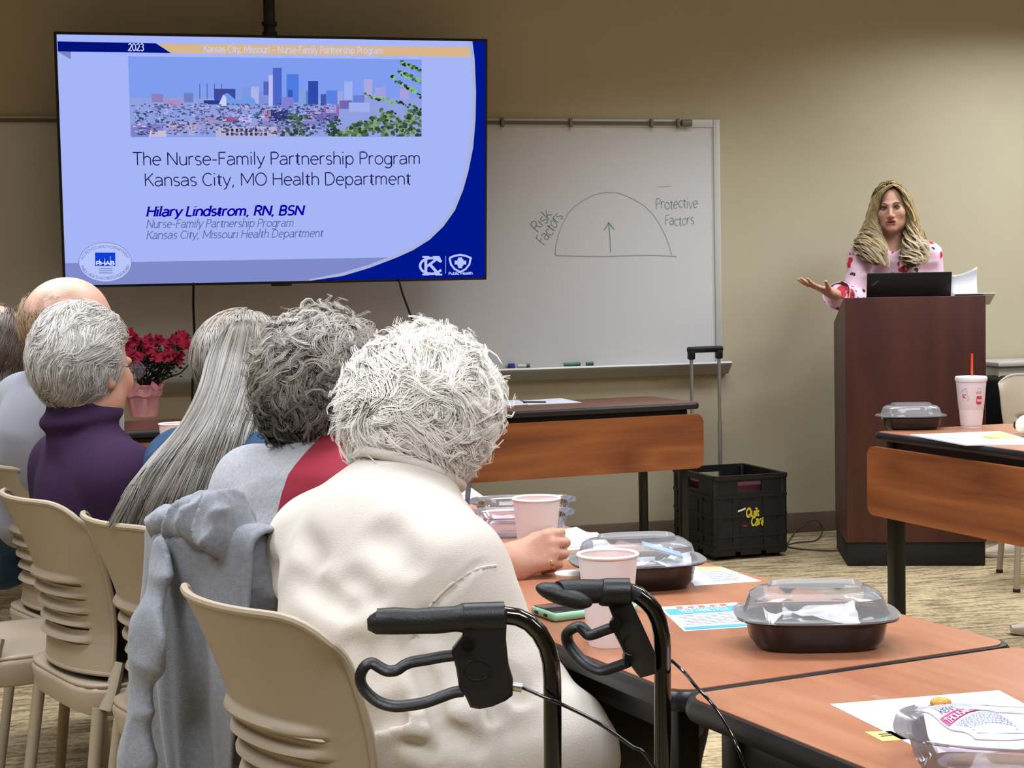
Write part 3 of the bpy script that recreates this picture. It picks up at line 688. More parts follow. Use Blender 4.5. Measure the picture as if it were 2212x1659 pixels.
# laptop, open towards the speaker: its lid turns its back to the room
lx0 = (at_d(1870, 620, lp0.y + .1) - lor).dot(ld); lx1 = (at_d(2050, 620, lp0.y + .1) - lor).dot(ld)
lw_ = lx1 - lx0
lapt = thing('laptop', 'black laptop open on the lectern, its lid back towards the room', 'laptop', lec_pt((lx0 + lx1) / 2, .09, lec_top(.09) - .004), lrz + .03)
slope = math.atan(.12 / (LD - .06)); Rs = Matrix.Rotation(-slope, 3, 'X')
q = MB(); q.box(Rs @ Vector((0, .125, .011)), (lw_, .24, .016), rot=Rs, bev=.005); q.build('keyboard_base', M_black, lapt)
lidh = at_d(1960, 589, lp0.y + .1).z - lec_top(.09) + .004
Rl = Matrix.Rotation(math.radians(14), 3, 'X')
q = MB(); q.box(Rl @ Vector((0, 0, lidh / 2)) + Vector((0, .004, .004)), (lw_, .007, lidh), rot=Rl, bev=.003); lid = q.build('lid', mat('lid_black', '0d0d0f', .5), lapt)
q = MB(); q.box(Rl @ Vector((-lw_ * .40, -.0045, lidh * .62)) + Vector((0, .004, .004)), (.036, .001, .0075), rot=Rl @ Matrix.Rotation(math.radians(-38), 3, 'Y')); q.build('badge', mat('badge_grey', '5a5660', .35, metal=.5), lid)
# papers on the lectern
pa = MB(); pz = lec_top(.1)
pa.grid(lambda u, v: (u * .11 + .004 * v, .03 * math.sin(v * 2.0) - .01, .012 + v * (.085 + .035 * u * u)), 6, 8)
po_ = pa.build('curled_page', mat('page_shade', 'd4d5d6', .8), None, solid=.0006); place(po_, lec_pt(lx1 + .006, .12, pz + .003), lrz); tag(po_, 'white printed page curling up beside the laptop on the lectern', 'paper')
q = MB()
for i in range(7): q.box((.05, -.004 + .0 * i, .03 + .009 * i), (.07, .0004, .0018))
pa = MB(); pa.box((0, 0, 0), (.17, .2, .003), rot=Matrix.Rotation(-slope, 3, 'X')); po2 = pa.build('paper_sheet', M_paper); place(po2, lec_pt(.268, .14, lec_top(.14) + .004), lrz - .05); tag(po2, 'loose white sheets lying flat on the lectern, overhanging its right edge', 'paper')

# ---------------------------------------------------------------- rolling crate with a pull handle
k0 = at_z(1543, 1213, 0); k1 = at_z(1699, 1201, 0); kd = (k1 - k0); KW = kd.length; kd.normalize(); kn = Vector((-kd.y, kd.x, 0)); KD, KH = .44, at_d(1543, 1030, k0.y).z
cr_t = thing('rolling_crate', 'black folding plastic crate on wheels with pull handle, behind the table end by the lectern', 'crate', W(*(k0 + kd * KW / 2 + kn * KD / 2).xy), ang_c(kd.x, kd.y))
def crate_wall(mb, L, f, hole=True):
    """f(a along, z, o outwards)"""
    def bx(a0, a1, z0, z1, o0, o1):
        vs = [f(a, z, o) for o in (o0, o1) for z in (z0, z1) for a in (a0, a1)]
        mb.add(vs, [(0, 2, 3, 1), (4, 5, 7, 6), (0, 1, 5, 4), (2, 6, 7, 3), (0, 4, 6, 2), (1, 3, 7, 5)])
    h = L / 2; w = .06; z0, z1 = KH * .80, KH * .92
    bx(-h, h, .035, z0, -.012, 0); bx(-h, h, z1, KH, -.012, 0); bx(-h, -w, z0, z1, -.012, 0); bx(w, h, z0, z1, -.012, 0)
    bx(-h, h, KH - .02, KH, 0, .008)
    for z in (.05, KH * .27, KH * .5, KH * .73): bx(-h, h, z, z + .012, 0, .006)
    for a in (-h + .03, -h * .42, h * .42, h - .03): bx(a - .012, a + .012, .04, KH * .75, 0, .004)
    for a in (-h * .7, 0, h * .7):
        for z in (KH * .13, KH * .38, KH * .61): bx(a - .05, a + .05, z - .03, z + .03, 0, .0025)
q = MB()
crate_wall(q, KW, lambda a, z, o: (a, -KD / 2 - o, z)); crate_wall(q, KW, lambda a, z, o: (-a, KD / 2 + o, z))
crate_wall(q, KD, lambda a, z, o: (-KW / 2 - o, -a, z)); crate_wall(q, KD, lambda a, z, o: (KW / 2 + o, a, z))
q.box((0, 0, .045), (KW - .01, KD - .01, .015))
for sx in (-1, 1):
    for sy in (-1, 1): q.box((sx * (KW / 2 - .012), sy * (KD / 2 - .012), KH / 2 + .01), (.03, .03, KH - .03), bev=.004)
q.build('crate_body', mat('crate_black', '121214', .5), cr_t)
for sx in (-1, 1):
    q = MB(); q.tube([(sx * (KW / 2 - .05), -KD / 2 + .05, .035), (sx * (KW / 2 - .02), -KD / 2 + .05, .035)], .035, 18); q.build('wheel', M_black, cr_t)
    q = MB(); q.box((sx * (KW / 2 - .03), KD / 2 - .04, .02), (.04, .04, .04), bev=.005); q.build('foot', M_black, cr_t)
q = MB(); text(q, 'Quik', .0052, lambda x, y: (x, -KD / 2 - .0072, y), x0=-.045 + .02, y0=KH * .505, w=1.9, fit=.065, shear=.15); text(q, 'Cart', .0052, lambda x, y: (x, -KD / 2 - .0072, y), x0=.0, y0=KH * .40, w=1.9, fit=.062, shear=.15)
q.build('yellow_lettering', mat('print_yellow', 'd8c52e', .6), cr_t, smooth=False)
q = MB(); q.box((-.045, -KD / 2 - .0072, KH * .59), (.04, .0006, .008), rot=Matrix.Rotation(-.3, 3, 'Y')); q.build('white_lettering', M_white, cr_t)
q = MB(); q.box((-.03, -KD / 2 - .0072, KH * .40), (.02, .0006, .007)); q.build('red_lettering', mat('print_red', 'a02030', .6), cr_t)
hz = at_d(1516, 748, 8.0).z
for sx in (-1, 1):
    q = MB(); q.tube([(sx * .072 - .0, KD / 2 + .026, .08), (sx * .072, KD / 2 + .026, hz * .62)], .011, 12); q.tube([(sx * .072, KD / 2 + .026, hz * .6), (sx * .072, KD / 2 + .026, hz - .03)], .0085, 12); q.build('handle_pole', M_alu, cr_t)
q = MB(); q.box((0, KD / 2 + .026, hz - .013), (.185, .03, .03), bev=.01)
for sx in (-1, 1): q.box((sx * .072, KD / 2 + .026, hz - .035), (.034, .03, .05), bev=.008)
q.build('pull_grip', M_black, cr_t)
bk = MB().box((0, 0, 0), (.28, .36, .26), bev=.01).build('storage_box', mat('maroon_box', '4e1a26', .6)); place(bk, W(*(k0 + kd * KW / 2 + kn * KD / 2).xy, KH * .13 + .155 + .0), ang_c(kd.x, kd.y)); tag(bk, 'maroon box packed inside the black rolling crate', 'box')
def floor_cord():
    pts = [(1640, 1196), (1690, 1186), (1712, 1170), (1730, 1140), (1752, 1123), (1770, 1128), (1776, 1150), (1760, 1168), (1720, 1172), (1700, 1180), (1740, 1187), (1830, 1189), (1900, 1180)]
    out = []
    for i, (x, y) in enumerate(pts):
        if 2 <= i <= 6: v = at_d(x, y, 8.12); v.z = max(v.z, .006)
        else: v = at_z(x, y, .004)
        if v.y > 8.13: v.y = 8.13
        out.append(v)
    sm = []
    for i in range(len(out) - 1):
        for k in range(5):
            t = k / 5; a, b, c, d = out[max(0, i - 1)], out[i], out[i + 1], out[min(len(out) - 1, i + 2)]
            sm.append(.5 * ((2 * b) + (c - a) * t + (2 * a - 5 * b + 4 * c - d) * t * t + (3 * b - a - 3 * c + d) * t ** 3))
    sm = [W(v.x, v.y, max(v.z, .004)) for v in sm]; b = sm[0]
    o = MB().tube([v - b for v in sm], .004, 8).build('floor_cord', mat('cord_grey', '4a443c', .6)); o.location = b; tag(o, 'thin dark cord looping over the carpet between crate and lectern', 'cord')
floor_cord()

# low grey cabinet along the wall, right of the lectern
gc0 = at_wall(2139, 781, .25)
cab = thing('low_cabinet', 'light grey low cabinet against the wall, behind the beige chair at far right', 'cabinet', (gc0.x + .95, YW - .18, 0))
q = MB(); q.box((0, 0, gc0.z / 2 - .01), (1.9, .3, gc0.z - .03), bev=.004); q.build('body', mat('cab_grey', 'a39d92', .5), cab)
q = MB(); q.box((0, -.005, gc0.z - .012), (1.92, .32, .024), bev=.006); q.build('top', mat('cab_top', 'b0aaa0', .45), cab)
# ---------------------------------------------------------------- beige stacking chairs
M_beige = mat('beige_poly', 'a5957f', .48, bump=.04, bscale=400)
M_slot = mat('slot_dark', '1a1612', .8)
def chair_proto(name, label):
    """local: origin on the floor under the seat, facing +y"""
    t = thing(name, label, 'chair')
    ZB, ZT = .475, .84
    SL = [.535, .567, .599, .631, .663]                      # heights of the five slots
    def back(u, v):
        a = u * 2 - 1; z = ZB + (ZT - ZB) * v
        w = .192 + .016 * v - .012 * math.exp(-((v - .25) / .2) ** 2)
        r = .05                                              # rounded upper corners
        zt = z
        if v > .8 and abs(a) > .55:
            k = (abs(a) - .55) / .45; zt = z - ((v - .8) / .2) ** 1.5 * .034 * k ** 3
        lean = -.205 - .012 * v - .105 * max(0, v - .22) ** 1.35 + .012 * math.sin(v * PI)
        y = lean + (.055 + .02 * v) * abs(a) ** 2.2
        for s_ in SL:                                        # a lip bulging out above every slot
            d = (z - s_ - .003)
            wf = max(0, 1 - (abs(a) / .74) ** 6)
            y -= wf * .016 * math.exp(-(d / .0085) ** 2) * (1 if d > -.002 else .25)
        return (a * w, y, zt)
    NV = 110
    def skip(u, v):
        a = abs(u * 2 - 1); z = ZB + (ZT - ZB) * v
        return a < .70 and any(s_ - .0045 < z < s_ for s_ in SL)
    q = MB(); q.grid(back, 40, NV, skip); bk = q.build('backrest', M_beige, t, ang=60, solid=.007)
    rim = [back(0, v) for v in np.linspace(0, 1, 30)] + [back(u, 1) for u in np.linspace(0, 1, 30)[1:-1]] + [back(1, v) for v in np.linspace(1, 0, 30)] + [back(u, 0) for u in np.linspace(1, 0, 16)[1:-1]]
    q = MB(); q.tube(rim, .0062, 8, closed=True); q.build('rolled_rim', M_beige, bk)
    def seat(u, v):
        a = u * 2 - 1; b = v * 2 - 1
        m_ = (abs(a) ** 5 + abs(b) ** 5) ** (1 / 5) if (a or b) else 0
        k = max(abs(a), abs(b)) / m_ if m_ else 1
        x, y = a * k * .215, b * k * .215
        z = .455 - .012 * (1 - min(1, a * a)) * (1 - min(1, b * b)) - .025 * max(0, b - .55) ** 1.5
        return (x, y, z)
    q = MB(); q.grid(seat, 24, 24); q.build('seat', M_beige, t, ang=60, solid=.008)
    sk = []
    for z, o in ((.452, 0), (.44, .004), (.395, -.006), (.39, -.015)):
        ring = []
        for i in range(48):
            th = 2 * PI * i / 48; c, s = math.cos(th), math.sin(th); k = (abs(c) ** 5 + abs(s) ** 5) ** (-1 / 5)
            ring.append(((.213 + o) * c * k, (.213 + o) * s * k, z))
        sk.append(ring)
    q = MB(); q.loft(sk, True); q.build('seat_frame', M_beige, t, solid=.004)
    for sx in (-1, 1):
        q = MB(); q.tube([(sx * .19, -.135, .50), (sx * .195, -.15, .455), (sx * .2, -.17, .405)], [.017, .02, .022], 10, flat=.7); q.build('back_bracket', M_beige, t)
        for sy in (-1, 1):
            q = MB(); q.tube([(sx * .185, sy * .18, .41), (sx * .205, sy * .215 if sy > 0 else sy * .235, .012)], [.0145, .0125], 12); q.build('leg', M_beige, t)
            q = MB(); q.tube([(sx * .205, sy * .215 if sy > 0 else sy * .235, .014), (sx * .205, sy * .215 if sy > 0 else sy * .235, 0)], .0145, 12); q.build('leg_glide', M_slot, t)
    return t
CH = chair_proto('stacking_chair', 'beige slotted chair nearest the camera, the white-haired woman sits on it')
cg = 'beige stacking chairs'; CH['group'] = cg
def chair_at(o, px, py, d, face, z=.835):
    """put the middle of the chair's top back edge at a pixel and distance; face: degrees of its facing, from camera-right"""
    v = at_d(px, py, d); f = math.radians(face); fx, fy = math.cos(f), math.sin(f)
    p = W(v.x + fx * .285, v.y + fy * .285); o.location = (p.x, p.y, 0); o.rotation_euler = (0, 0, f - PI / 2 - ALPHA)
    return Vector((v.x + fx * .285, v.y + fy * .285, 0))
def chair_like(lab): return dup(CH, (0, 0, 0), 0, lab, cg)
seat1 = chair_at(CH, 458, 1330, 2.27, 36)
ch2 = chair_like('beige slotted chair of the long-haired woman, third from the camera, its top corner bare'); seat2 = chair_at(ch2, 215, 1138, 3.10, 36)
chh = chair_like('beige slotted chair almost covered by the grey hoodie hung over its back'); seath = chair_at(chh, 378, 1252, 2.72, 33)
ch3 = chair_like('beige slotted chair at left with bare back, the purple sweater woman sits on it'); seat3 = chair_at(ch3, 28, 1084, 3.5, 34)
ch4 = chair_like('beige slotted chair half hidden behind the purple sweater woman\'s chair'); seat4 = chair_at(ch4, -10, 1012, 4.15, 36)
ch5 = chair_like('beige slotted chair cut off by the left edge of the photo'); seat5 = chair_at(ch5, -200, 1058, 3.78, 30)
ch6 = chair_like('beige slotted chair facing the room at far right, beyond the foam cup'); chair_at(ch6, 2262, 800, 7.05, 262)
# black office chair behind it
oc = thing('office_chair', 'black office chair half hidden behind the beige chair at far right', 'chair', W(*at_d(2168, 900, 7.97).xy), ang_c(-.6, -.8) - PI / 2)
q = MB(); q.box((0, -.2, .62), (.42, .06, .3), bev=.03, seg=4); q.build('backrest', M_black, oc)
q = MB(); q.box((0, .02, .45), (.44, .44, .07), bev=.025, seg=4); q.build('seat', M_black, oc)
q = MB(); q.tube([(0, 0, .42), (0, 0, .09)], .025, 12); q.build('post', M_blackm, oc)
for k in range(5):
    a = 2 * PI * k / 5; q = MB(); q.tube([(0, 0, .1), (.2 * math.cos(a), .2 * math.sin(a), .065)], .017, 8); q.ball((.2 * math.cos(a), .2 * math.sin(a), .03), .03, 12, 8); q.build('base_arm', M_blackm, oc)
q = MB(); q.tube([(-.23, -.1, .45), (-.25, -.1, .66), (-.24, .1, .665)], .017, 10); q.build('arm', M_beige, oc)

# ---------------------------------------------------------------- lunch boxes
M_tray = mat('black_tray', '150c0c', .22, spec=.6)
M_clear = clear('clear_lid', haze=.26, rough=.08)
M_clear2 = clear('clear_tray', tint=(246, 240, 246), haze=.13)
def sring(rx, ry, z, n=72, p=3.2, rib=0.0):
    out = []
    for i in range(n):
        th = 2 * PI * i / n; c, s = math.cos(th), math.sin(th); k = (abs(c) ** p + abs(s) ** p) ** (-1 / p)
        e = rib * (1 if (i % 9) == 4 else 0)
        out.append(((rx - e) * c * k, (ry - e) * s * k, z))
    return out
def lunch_box(label, food=True):
    t = thing('lunch_box', label, 'container')
    q = MB(); q.loft([sring(.076, .048, .001), sring(.085, .057, 0), sring(.095, .068, .014), sring(.1, .073, .04), sring(.116, .086, .044), sring(.116, .086, .046), sring(.097, .07, .044), sring(.09, .063, .012), sring(.07, .04, .006)], True, True, True); q.build('black_tray', M_tray, t)
    q = MB(); q.loft([sring(.1175, .0875, .046), sring(.118, .088, .049), sring(.103, .076, .0495), sring(.1, .073, .055, rib=.0025), sring(.094, .067, .074, rib=.003), sring(.084, .058, .081, rib=.002), sring(.068, .043, .0815), sring(.066, .041, .0895), sring(.06, .036, .09)], True, False, True)
    lid = q.build('clear_lid', M_clear, t, ang=35)
    q = MB()
    for a in (.55, 2.6, 3.75):
        q.loft([[(.118 * math.cos(a) * 1.0 - .012, .088 * math.sin(a), .048), (.118 * math.cos(a) + .012, .088 * math.sin(a), .048)], [(.128 * math.cos(a) - .006, .098 * math.sin(a), .042), (.128 * math.cos(a) + .008, .098 * math.sin(a), .043)]], False)
    q.build('lid_tabs', M_clear, lid)
    return t
r3 = random.Random(5)
def crumple(mb, c, s, n=8, seed=0):
    rr_ = random.Random(seed)
    mb.grid(lambda u, v: (c[0] + (u - .5) * s[0], c[1] + (v - .5) * s[1], c[2] + s[2] * (rr_.random() * .6 + .5 * math.sin(u * 5) * math.cos(v * 4))), n, n)
def napkin(label, loc, rz, seed, cols=('dcdce2',)):
    q = MB(); crumple(q, (0, 0, .006), (.13, .085, .022), 9, seed)
    o = q.build('crumpled_wrapper', mat('wrapper', 'dcdce0', .35) if 'wrapper' not in bpy.data.materials else bpy.data.materials['wrapper'], None, ang=20); place(o, loc, rz); return tag(o, label, 'wrapper')
TZ = .7402
lb = lunch_box('black lunch box with clear domed lid on the near table, nearest to the camera')
grp2 = 'lidded lunch boxes'; lb['group'] = grp2
v = at_z(1762, 1392, TZ); place(lb, W(v.x, v.y, TZ), CROT - .03)
napkin('crumpled white wrapper inside the lunch box nearest to the camera', W(v.x - .005, v.y, TZ + .03), CROT, 1)
v = at_z(1376, 1266, TZ); lb2 = dup(lb, W(v.x, v.y, TZ), CROT + .12, 'black lunch box with clear domed lid behind the white cup on the near table', grp2)
w2 = napkin('crumpled white wrapper with a blue packet, inside the lunch box behind the white cup', W(v.x + .03, v.y, TZ + .026), CROT, 2)
q = MB(); q.box((0, 0, 0), (.07, .05, .004), rot=Matrix.Rotation(.3, 3, 'Y')); o = q.build('blue_packet', mat('packet_blue', '9fc6de', .4)); place(o, W(v.x + .045, v.y + .005, TZ + .062), CROT); tag(o, 'pale blue packet lying in the lunch box behind the white cup', 'packet')
v = at_z(1968, 926, TZ); lb3 = dup(lb, W(v.x, v.y, TZ), CROT - .05, 'black lunch box with clear domed lid on the right table before the lectern', grp2)

# open clear tray with a dressing packet, near right
v = Vector((.522, 1.752, TZ)); ty = v
ot = thing('clear_tray', 'open clear plastic lunch tray in the bottom right corner, on white paper', 'container', W(v.x, v.y, TZ + .0012), CROT - .3)
q = MB(); q.loft([sring(.076, .048, .002), sring(.088, .06, 0), sring(.098, .07, .016, rib=.002), sring(.104, .077, .04, rib=.002), sring(.107, .08, .042), sring(.112, .086, .0425), sring(.119, .091, .045), sring(.119, .091, .047), sring(.108, .081, .0445), sring(.1, .073, .04)], True, True); body = q.build('tray_body', M_clear2, ot, ang=35)
q = MB(); q.loft([[(-.112, .045, .046), (-.108, .075, .046)], [(-.135, .06, .05), (-.125, .075, .05)], [(-.15, .072, .054), (-.146, .076, .054)]], False); q.build('corner_tab', M_clear2, ot)
PK = [at_z(1988, 1537, .798), at_z(2108, 1600, .789), at_z(2240, 1588, .789), at_z(2082, 1514, .798)]
pk_o = (PK[0] + PK[1] + PK[2] + PK[3]) / 4
pk = thing('dressing_packet', 'white dressing packet with magenta band leaning in the open clear tray', 'packet', W(pk_o.x, pk_o.y, pk_o.z), CROT)
def pkf(x, y, h=0.0):
    """x 0..1 across, y 0..1 from the top; h lifts off the packet"""
    a = PK[0].lerp(PK[3], x); b = PK[1].lerp(PK[2], x); p = a.lerp(b, y) - pk_o
    p.z += .010 * math.sin(PI * x) * math.sin(PI * min(1, y * 1.05)) + h + .003 * math.sin(y * 9 + x * 3); return p
M_pkt = mat('packet_white', 'dfe2ee', .3)
q = MB(); q.grid(lambda u, v_: pkf(u, v_), 16, 22); q.build('front_foil', M_pkt, pk, ang=180, solid=.002)
q = MB(); q.grid(lambda u, v_: pkf(u * .96 + .02, .34 + v_ * .17 - .03 * math.sin(u * PI), .0016), 16, 4); q.build('magenta_band', mat('print_magenta', 'a8246e', .4), pk, ang=180)
q = MB(); text(q, 'THOUSAND ISLAND', 1 / 7.2, lambda x, y: pkf(x, .475 - y * .105 - .03 * math.sin(x * PI) + .02, .0024), x0=.06, w=1.2, serif=.8, fit=.88); q.build('band_lettering', M_white, pk, smooth=False)
q = MB(); text(q, "KEN'S", 1 / 7.2, lambda x, y: pkf(x, .30 - y * .085, .0018), x0=.12, w=1.0, serif=.8, fit=.34); text(q, 'DRESSING', 1 / 7.2, lambda x, y: pkf(x, .52 - y * .03 - .02, .0026), x0=.5, w=1.1, fit=.25); q.build('maker_lettering', mat('print_navy', '34356e', .5), pk, smooth=False)
q = MB()
rr_ = random.Random(11)
for ln in range(12):
    y = (.10 + .03 * ln) if ln < 4 else (.555 + .032 * (ln - 4)); x = .1
    while x < .9:
        w_ = rr_.uniform(.02, .06); q.add([pkf(x, y, .0018), pkf(x, y + .012, .0018), pkf(min(x + w_, .93), y + .012, .0018), pkf(min(x + w_, .93), y, .0018)], [(0, 1, 2, 3)]); x += w_ + .015
for y in (.83, .90): q.add([pkf(.1, y, .0018), pkf(.1, y + .012, .0018), pkf(.9, y + .012, .0018), pkf(.9, y, .0018)], [(0, 1, 2, 3)])
q.build('small_print', mat('print_slate', '70768f', .6), pk, smooth=False)
q = MB(); q.ball(pkf(.42, .03, .002), (.012, .008, .006), 12, 8); q.build('sauce_smear', mat('sauce', 'd39a3a', .3), pk)

# ---------------------------------------------------------------- papers
def sheet(name, lab, px, z, th=.0006, m=None, cat='paper'):
    """flat sheet whose corners are read off the picture"""
    c = [at_z(x, y, z) for x, y in px]; o = sum(c, Vector()) / len(c); q = MB(); q.prism([(p.x - o.x, p.y - o.y) for p in c], 0, th, lambda a, b, d: (a, b, d))
    ob = q.build(name, m or M_paper, smooth=False); place(ob, W(o.x, o.y, z), CROT); tag(ob, lab, cat); return ob, o
def print_on(par, corners, o, z, lines, m, name, h=.0011):
    """lines: (x0, y0, x1, y1) in 0..1 of the sheet spanned by corners TL, BL, BR, TR"""
    q = MB(); C = [at_z(x, y, z) - o for x, y in corners]
    def f(x, y): p = C[0].lerp(C[3], x).lerp(C[1].lerp(C[2], x), y); return (p.x, p.y, h)
    for x0, y0, x1, y1 in lines: q.add([f(x0, y0), f(x0, y1), f(x1, y1), f(x1, y0)], [(0, 1, 2, 3)])
    return q.build(name, m, par, smooth=False), f
FL = [(1423, 1312), (1478, 1364), (1662, 1352), (1590, 1302)]
fo, oo = sheet('flyer', 'printed flyer with blue banner, partly under the nearest lunch box', FL, TZ)
M_cyan = mat('print_cyan', '4aa0c8', .7)
_, ff = print_on(fo, FL, oo, TZ, [(.03, .13, .97, .36), (.03, .87, .97, .97)], M_cyan, 'blue_banner')
print_on(fo, FL, oo, TZ, [(.10 + .012 * (i % 3), .42 + .058 * i, .90 - .03 * (i % 2), .435 + .058 * i) for i in range(7)], M_dim, 'text_lines')
print_on(fo, FL, oo, TZ, [(.2 + .14 * i, .04 + .02 * (i % 2), .28 + .14 * i, .13) for i in range(5)], mat('print_orange', 'd0653a', .7), 'orange_pictures')
q = MB(); text(q, 'HELP FAMILY FEST', 1 / 7.2, lambda x, y: (*ff(x, .32 - y * .15)[:2], .0016), x0=.2, w=1.3, fit=.6); q.build('banner_lettering', M_white, fo, smooth=False)
S2 = [(1470, 1225), (1500, 1266), (1645, 1256), (1558, 1225)]
so, oo = sheet('paper_sheet', 'white printed sheet with yellow corner behind the second lunch box', S2, TZ)
print_on(so, S2, oo, TZ, [(.35, .3 + .1 * i, .9 - .02 * i, .325 + .1 * i) for i in range(6)], M_dim, 'text_lines')
print_on(so, S2, oo, TZ, [(.35, .02, .95, .22)], M_yel, 'yellow_strip')
S3 = [(1793, 1522), (2030, 1640), (2360, 1600), (2158, 1492)]
so, oo = sheet('paper_sheet', 'large white sheet lying under the open clear tray', S3, TZ)
print_on(so, S3, oo, TZ, [(.3, .25, .8, .262), (.32, .3, .85, .312)], M_dim, 'text_lines')
so, oo = sheet('sticky_note', 'small yellow sticky note beside the open clear tray', [(1868, 1582), (1907, 1602), (1962, 1598), (1925, 1580)], TZ, m=M_yel, cat='note')
print_on(so, [(1868, 1582), (1907, 1602), (1962, 1598), (1925, 1580)], oo, TZ, [(.3, .3, .8, .36), (.25, .5, .7, .56)], M_ink, 'handwriting')
nb, oo = sheet('notebook', 'thin dark-edged notebook under the white papers beside the hand', [(1205, 1160), (1215, 1198), (1330, 1190), (1290, 1158)], TZ, th=.008, m=mat('notebook_cover', 'c8c4bc', .6), cat='notebook')
sheet('paper_sheet', 'white papers lying on the notebook right of the held cup', [(1195, 1150), (1205, 1185), (1312, 1176), (1245, 1141)], TZ + .0085, th=.003)
so, oo = sheet('paper_stack', 'stack of white papers at the far end of the near table, by the clear tumbler', [(930, 1062), (950, 1096), (1046, 1084), (1010, 1058)], TZ, th=.012)
so, oo = sheet('paper_sheet', 'white handout at left on the back table under the whiteboard', [(1040, 868), (1045, 880), (1140, 874), (1120, 864)], TZ)
so, oo = sheet('paper_sheet', 'white handouts spread at right on the back table under the whiteboard', [(1130, 866), (1140, 875), (1256, 870), (1212, 861)], TZ, th=.002)
q = MB(); q.tube([(0, 0, .004), (.1, -.03, .004)], .004, 8); o = q.build('pen', M_black); v = at_z(1130, 871, TZ); place(o, W(v.x, v.y, TZ + .001), CROT); tag(o, 'dark pen lying between the handouts on the back table', 'pen')
S4 = [(1965, 941), (2085, 963), (2260, 962), (2160, 934)]
so, oo = sheet('paper_stack', 'spread of white printed papers on the right table before the foam cup', S4, TZ, th=.004)
print_on(so, S4, oo, TZ, [(.15, .1, .35, .5), (.45, .45, .7, .95)], mat('print_pale', 'a8adc0', .8), 'printed_pictures', h=.0045)
sheet('sticky_note', 'pale yellow sticky pad on the papers of the right table', [(2122, 944), (2140, 948), (2192, 946), (2156, 935)], TZ + .0042, th=.004, m=M_yel, cat='note')
q = MB(); q.tube([(0, 0, .03), (.09, .01, .03), (.14, .02, .028)], [.012, .018, .03], 12); o = q.build('black_pouch', M_black); v = at_z(2192, 938, TZ); place(o, W(v.x, v.y, TZ + .0), CROT); tag(o, 'small black pouch on the right table at the photo\'s edge', 'pouch')
q = MB(); q.ball((0, 0, .035), (.045, .04, .035), 20, 12); o = q.build('white_bottle_cap', M_white); v = at_z(2224, 944, TZ); place(o, W(v.x, v.y, TZ + .0042), CROT); tag(o, 'white rounded object on the right table, cut off by the photo\'s edge', 'object')

# ---------------------------------------------------------------- cups
M_cup = mat('paper_cup', 'ead9d6', .55, spec=.3)
def paper_cup(label, loc, group='white paper cups'):
    t = thing('paper_cup', label, 'cup', loc, 0, group)
    q = MB(); q.lathe([(.0, .006), (.0295, .006), (.03, 0), (.0305, 0), (.0435, .131), (.0425, .131), (.0305, .01), (0, .009)], seg=48, cap0=False); q.build('cup_wall', M_cup, t)
    q = MB(); q.tube([(.0435 * math.cos(a), .0435 * math.sin(a), .1325) for a in np.linspace(0, 2 * PI, 49)[:-1]], .0025, 8, closed=True); q.build('rolled_rim', mat('cup_rim', 'f2ebe9', .45) if 'cup_rim' not in bpy.data.materials else bpy.data.materials['cup_rim'], t)
    return t
v = at_z(1316, 1391, TZ); paper_cup('white paper cup standing behind the walker handle on the near table', W(v.x, v.y, TZ))
cupv = at_d(1161, 1210, 3.06); cupv.z = TZ; cup1 = paper_cup('white paper cup held by the older woman\'s hand', W(cupv.x, cupv.y, TZ))
v = at_d(378, 1000, 4.95); paper_cup('white paper cup below the flower pot, rim just showing beside the long hair', W(v.x, v.y, TZ))
q = MB(); q.lathe([(.0, 0), (.024, 0), (.03, .018), (.032, .02), (.032, .022), (.029, .021), (.0, .02)], seg=32, cap0=False); o = q.build('condiment_cup', M_white); v = at_z(1238, 1264, TZ); place(o, W(v.x, v.y, TZ)); tag(o, 'small round white condiment cup left of the second lunch box', 'cup')
gl = MB(); gl.lathe([(.0, .003), (.027, .003), (.029, 0), (.037, .082), (.0355, .082), (.028, .006), (0, .005)], seg=40, cap0=False); o = gl.build('clear_tumbler', clear('clear_cup', haze=.05)); v = at_z(985, 1122, TZ); place(o, W(v.x, v.y, TZ)); tag(o, 'clear plastic tumbler behind the white-haired woman\'s shoulder', 'cup')
for k, (px, py, rz) in enumerate([(1120, 1154, .0), (1130, 1124, .0)]):
    t = thing('clear_tray', ['empty clear plastic tray behind the held cup, nearer one', 'empty clear plastic tray behind the held cup, farther one by the tumbler'][k], 'container', W(*at_z(px, py, TZ).xy, TZ), CROT + rz)
    for ch in ot.children:
        c = ch.copy(); COL.objects.link(c); c.parent = t
fc = thing('foam_cup', 'large white foam cup with red straw on the right table before the lectern', 'cup', W(*at_z(2098, 924, TZ).xy, TZ), CROT)
q = MB(); q.lathe([(.0, .002), (.034, 0), (.0375, .055), (.0395, .062), (.0425, .068), (.0515, .165), (.0505, .165), (.036, .01), (0, .008)], seg=48, cap0=False); q.build('cup_body', mat('foam_white', 'eadcde', .7, spec=.2), fc)
q = MB(); q.lathe([(.0535, .162), (.0545, .168), (.0545, .173), (.052, .178), (.03, .18), (0, .181)], seg=48, cap0=False); q.build('lid', mat('lid_white', 'ece6e6', .4), fc)
q = MB(); q.tube([(.002, 0, .02), (.004, .002, .256)], .0042, 10); q.build('straw', mat('straw_red', 'e2502f', .45), fc)
def fcf(a, z, e=.0006):
    """angle a to the right of the camera-facing side, height z, on the cup's wall"""
    r = np.interp(z, [.068, .165], [.0425, .0515]) + e; return (r * math.sin(a), -r * math.cos(a), z)
q = MB(); text(q, 'SO TASTY', 1 / 7.2, lambda x, y: fcf(-.28 + x * .95, .122 + y * .0055), x0=.38, w=1.2, fit=.46)
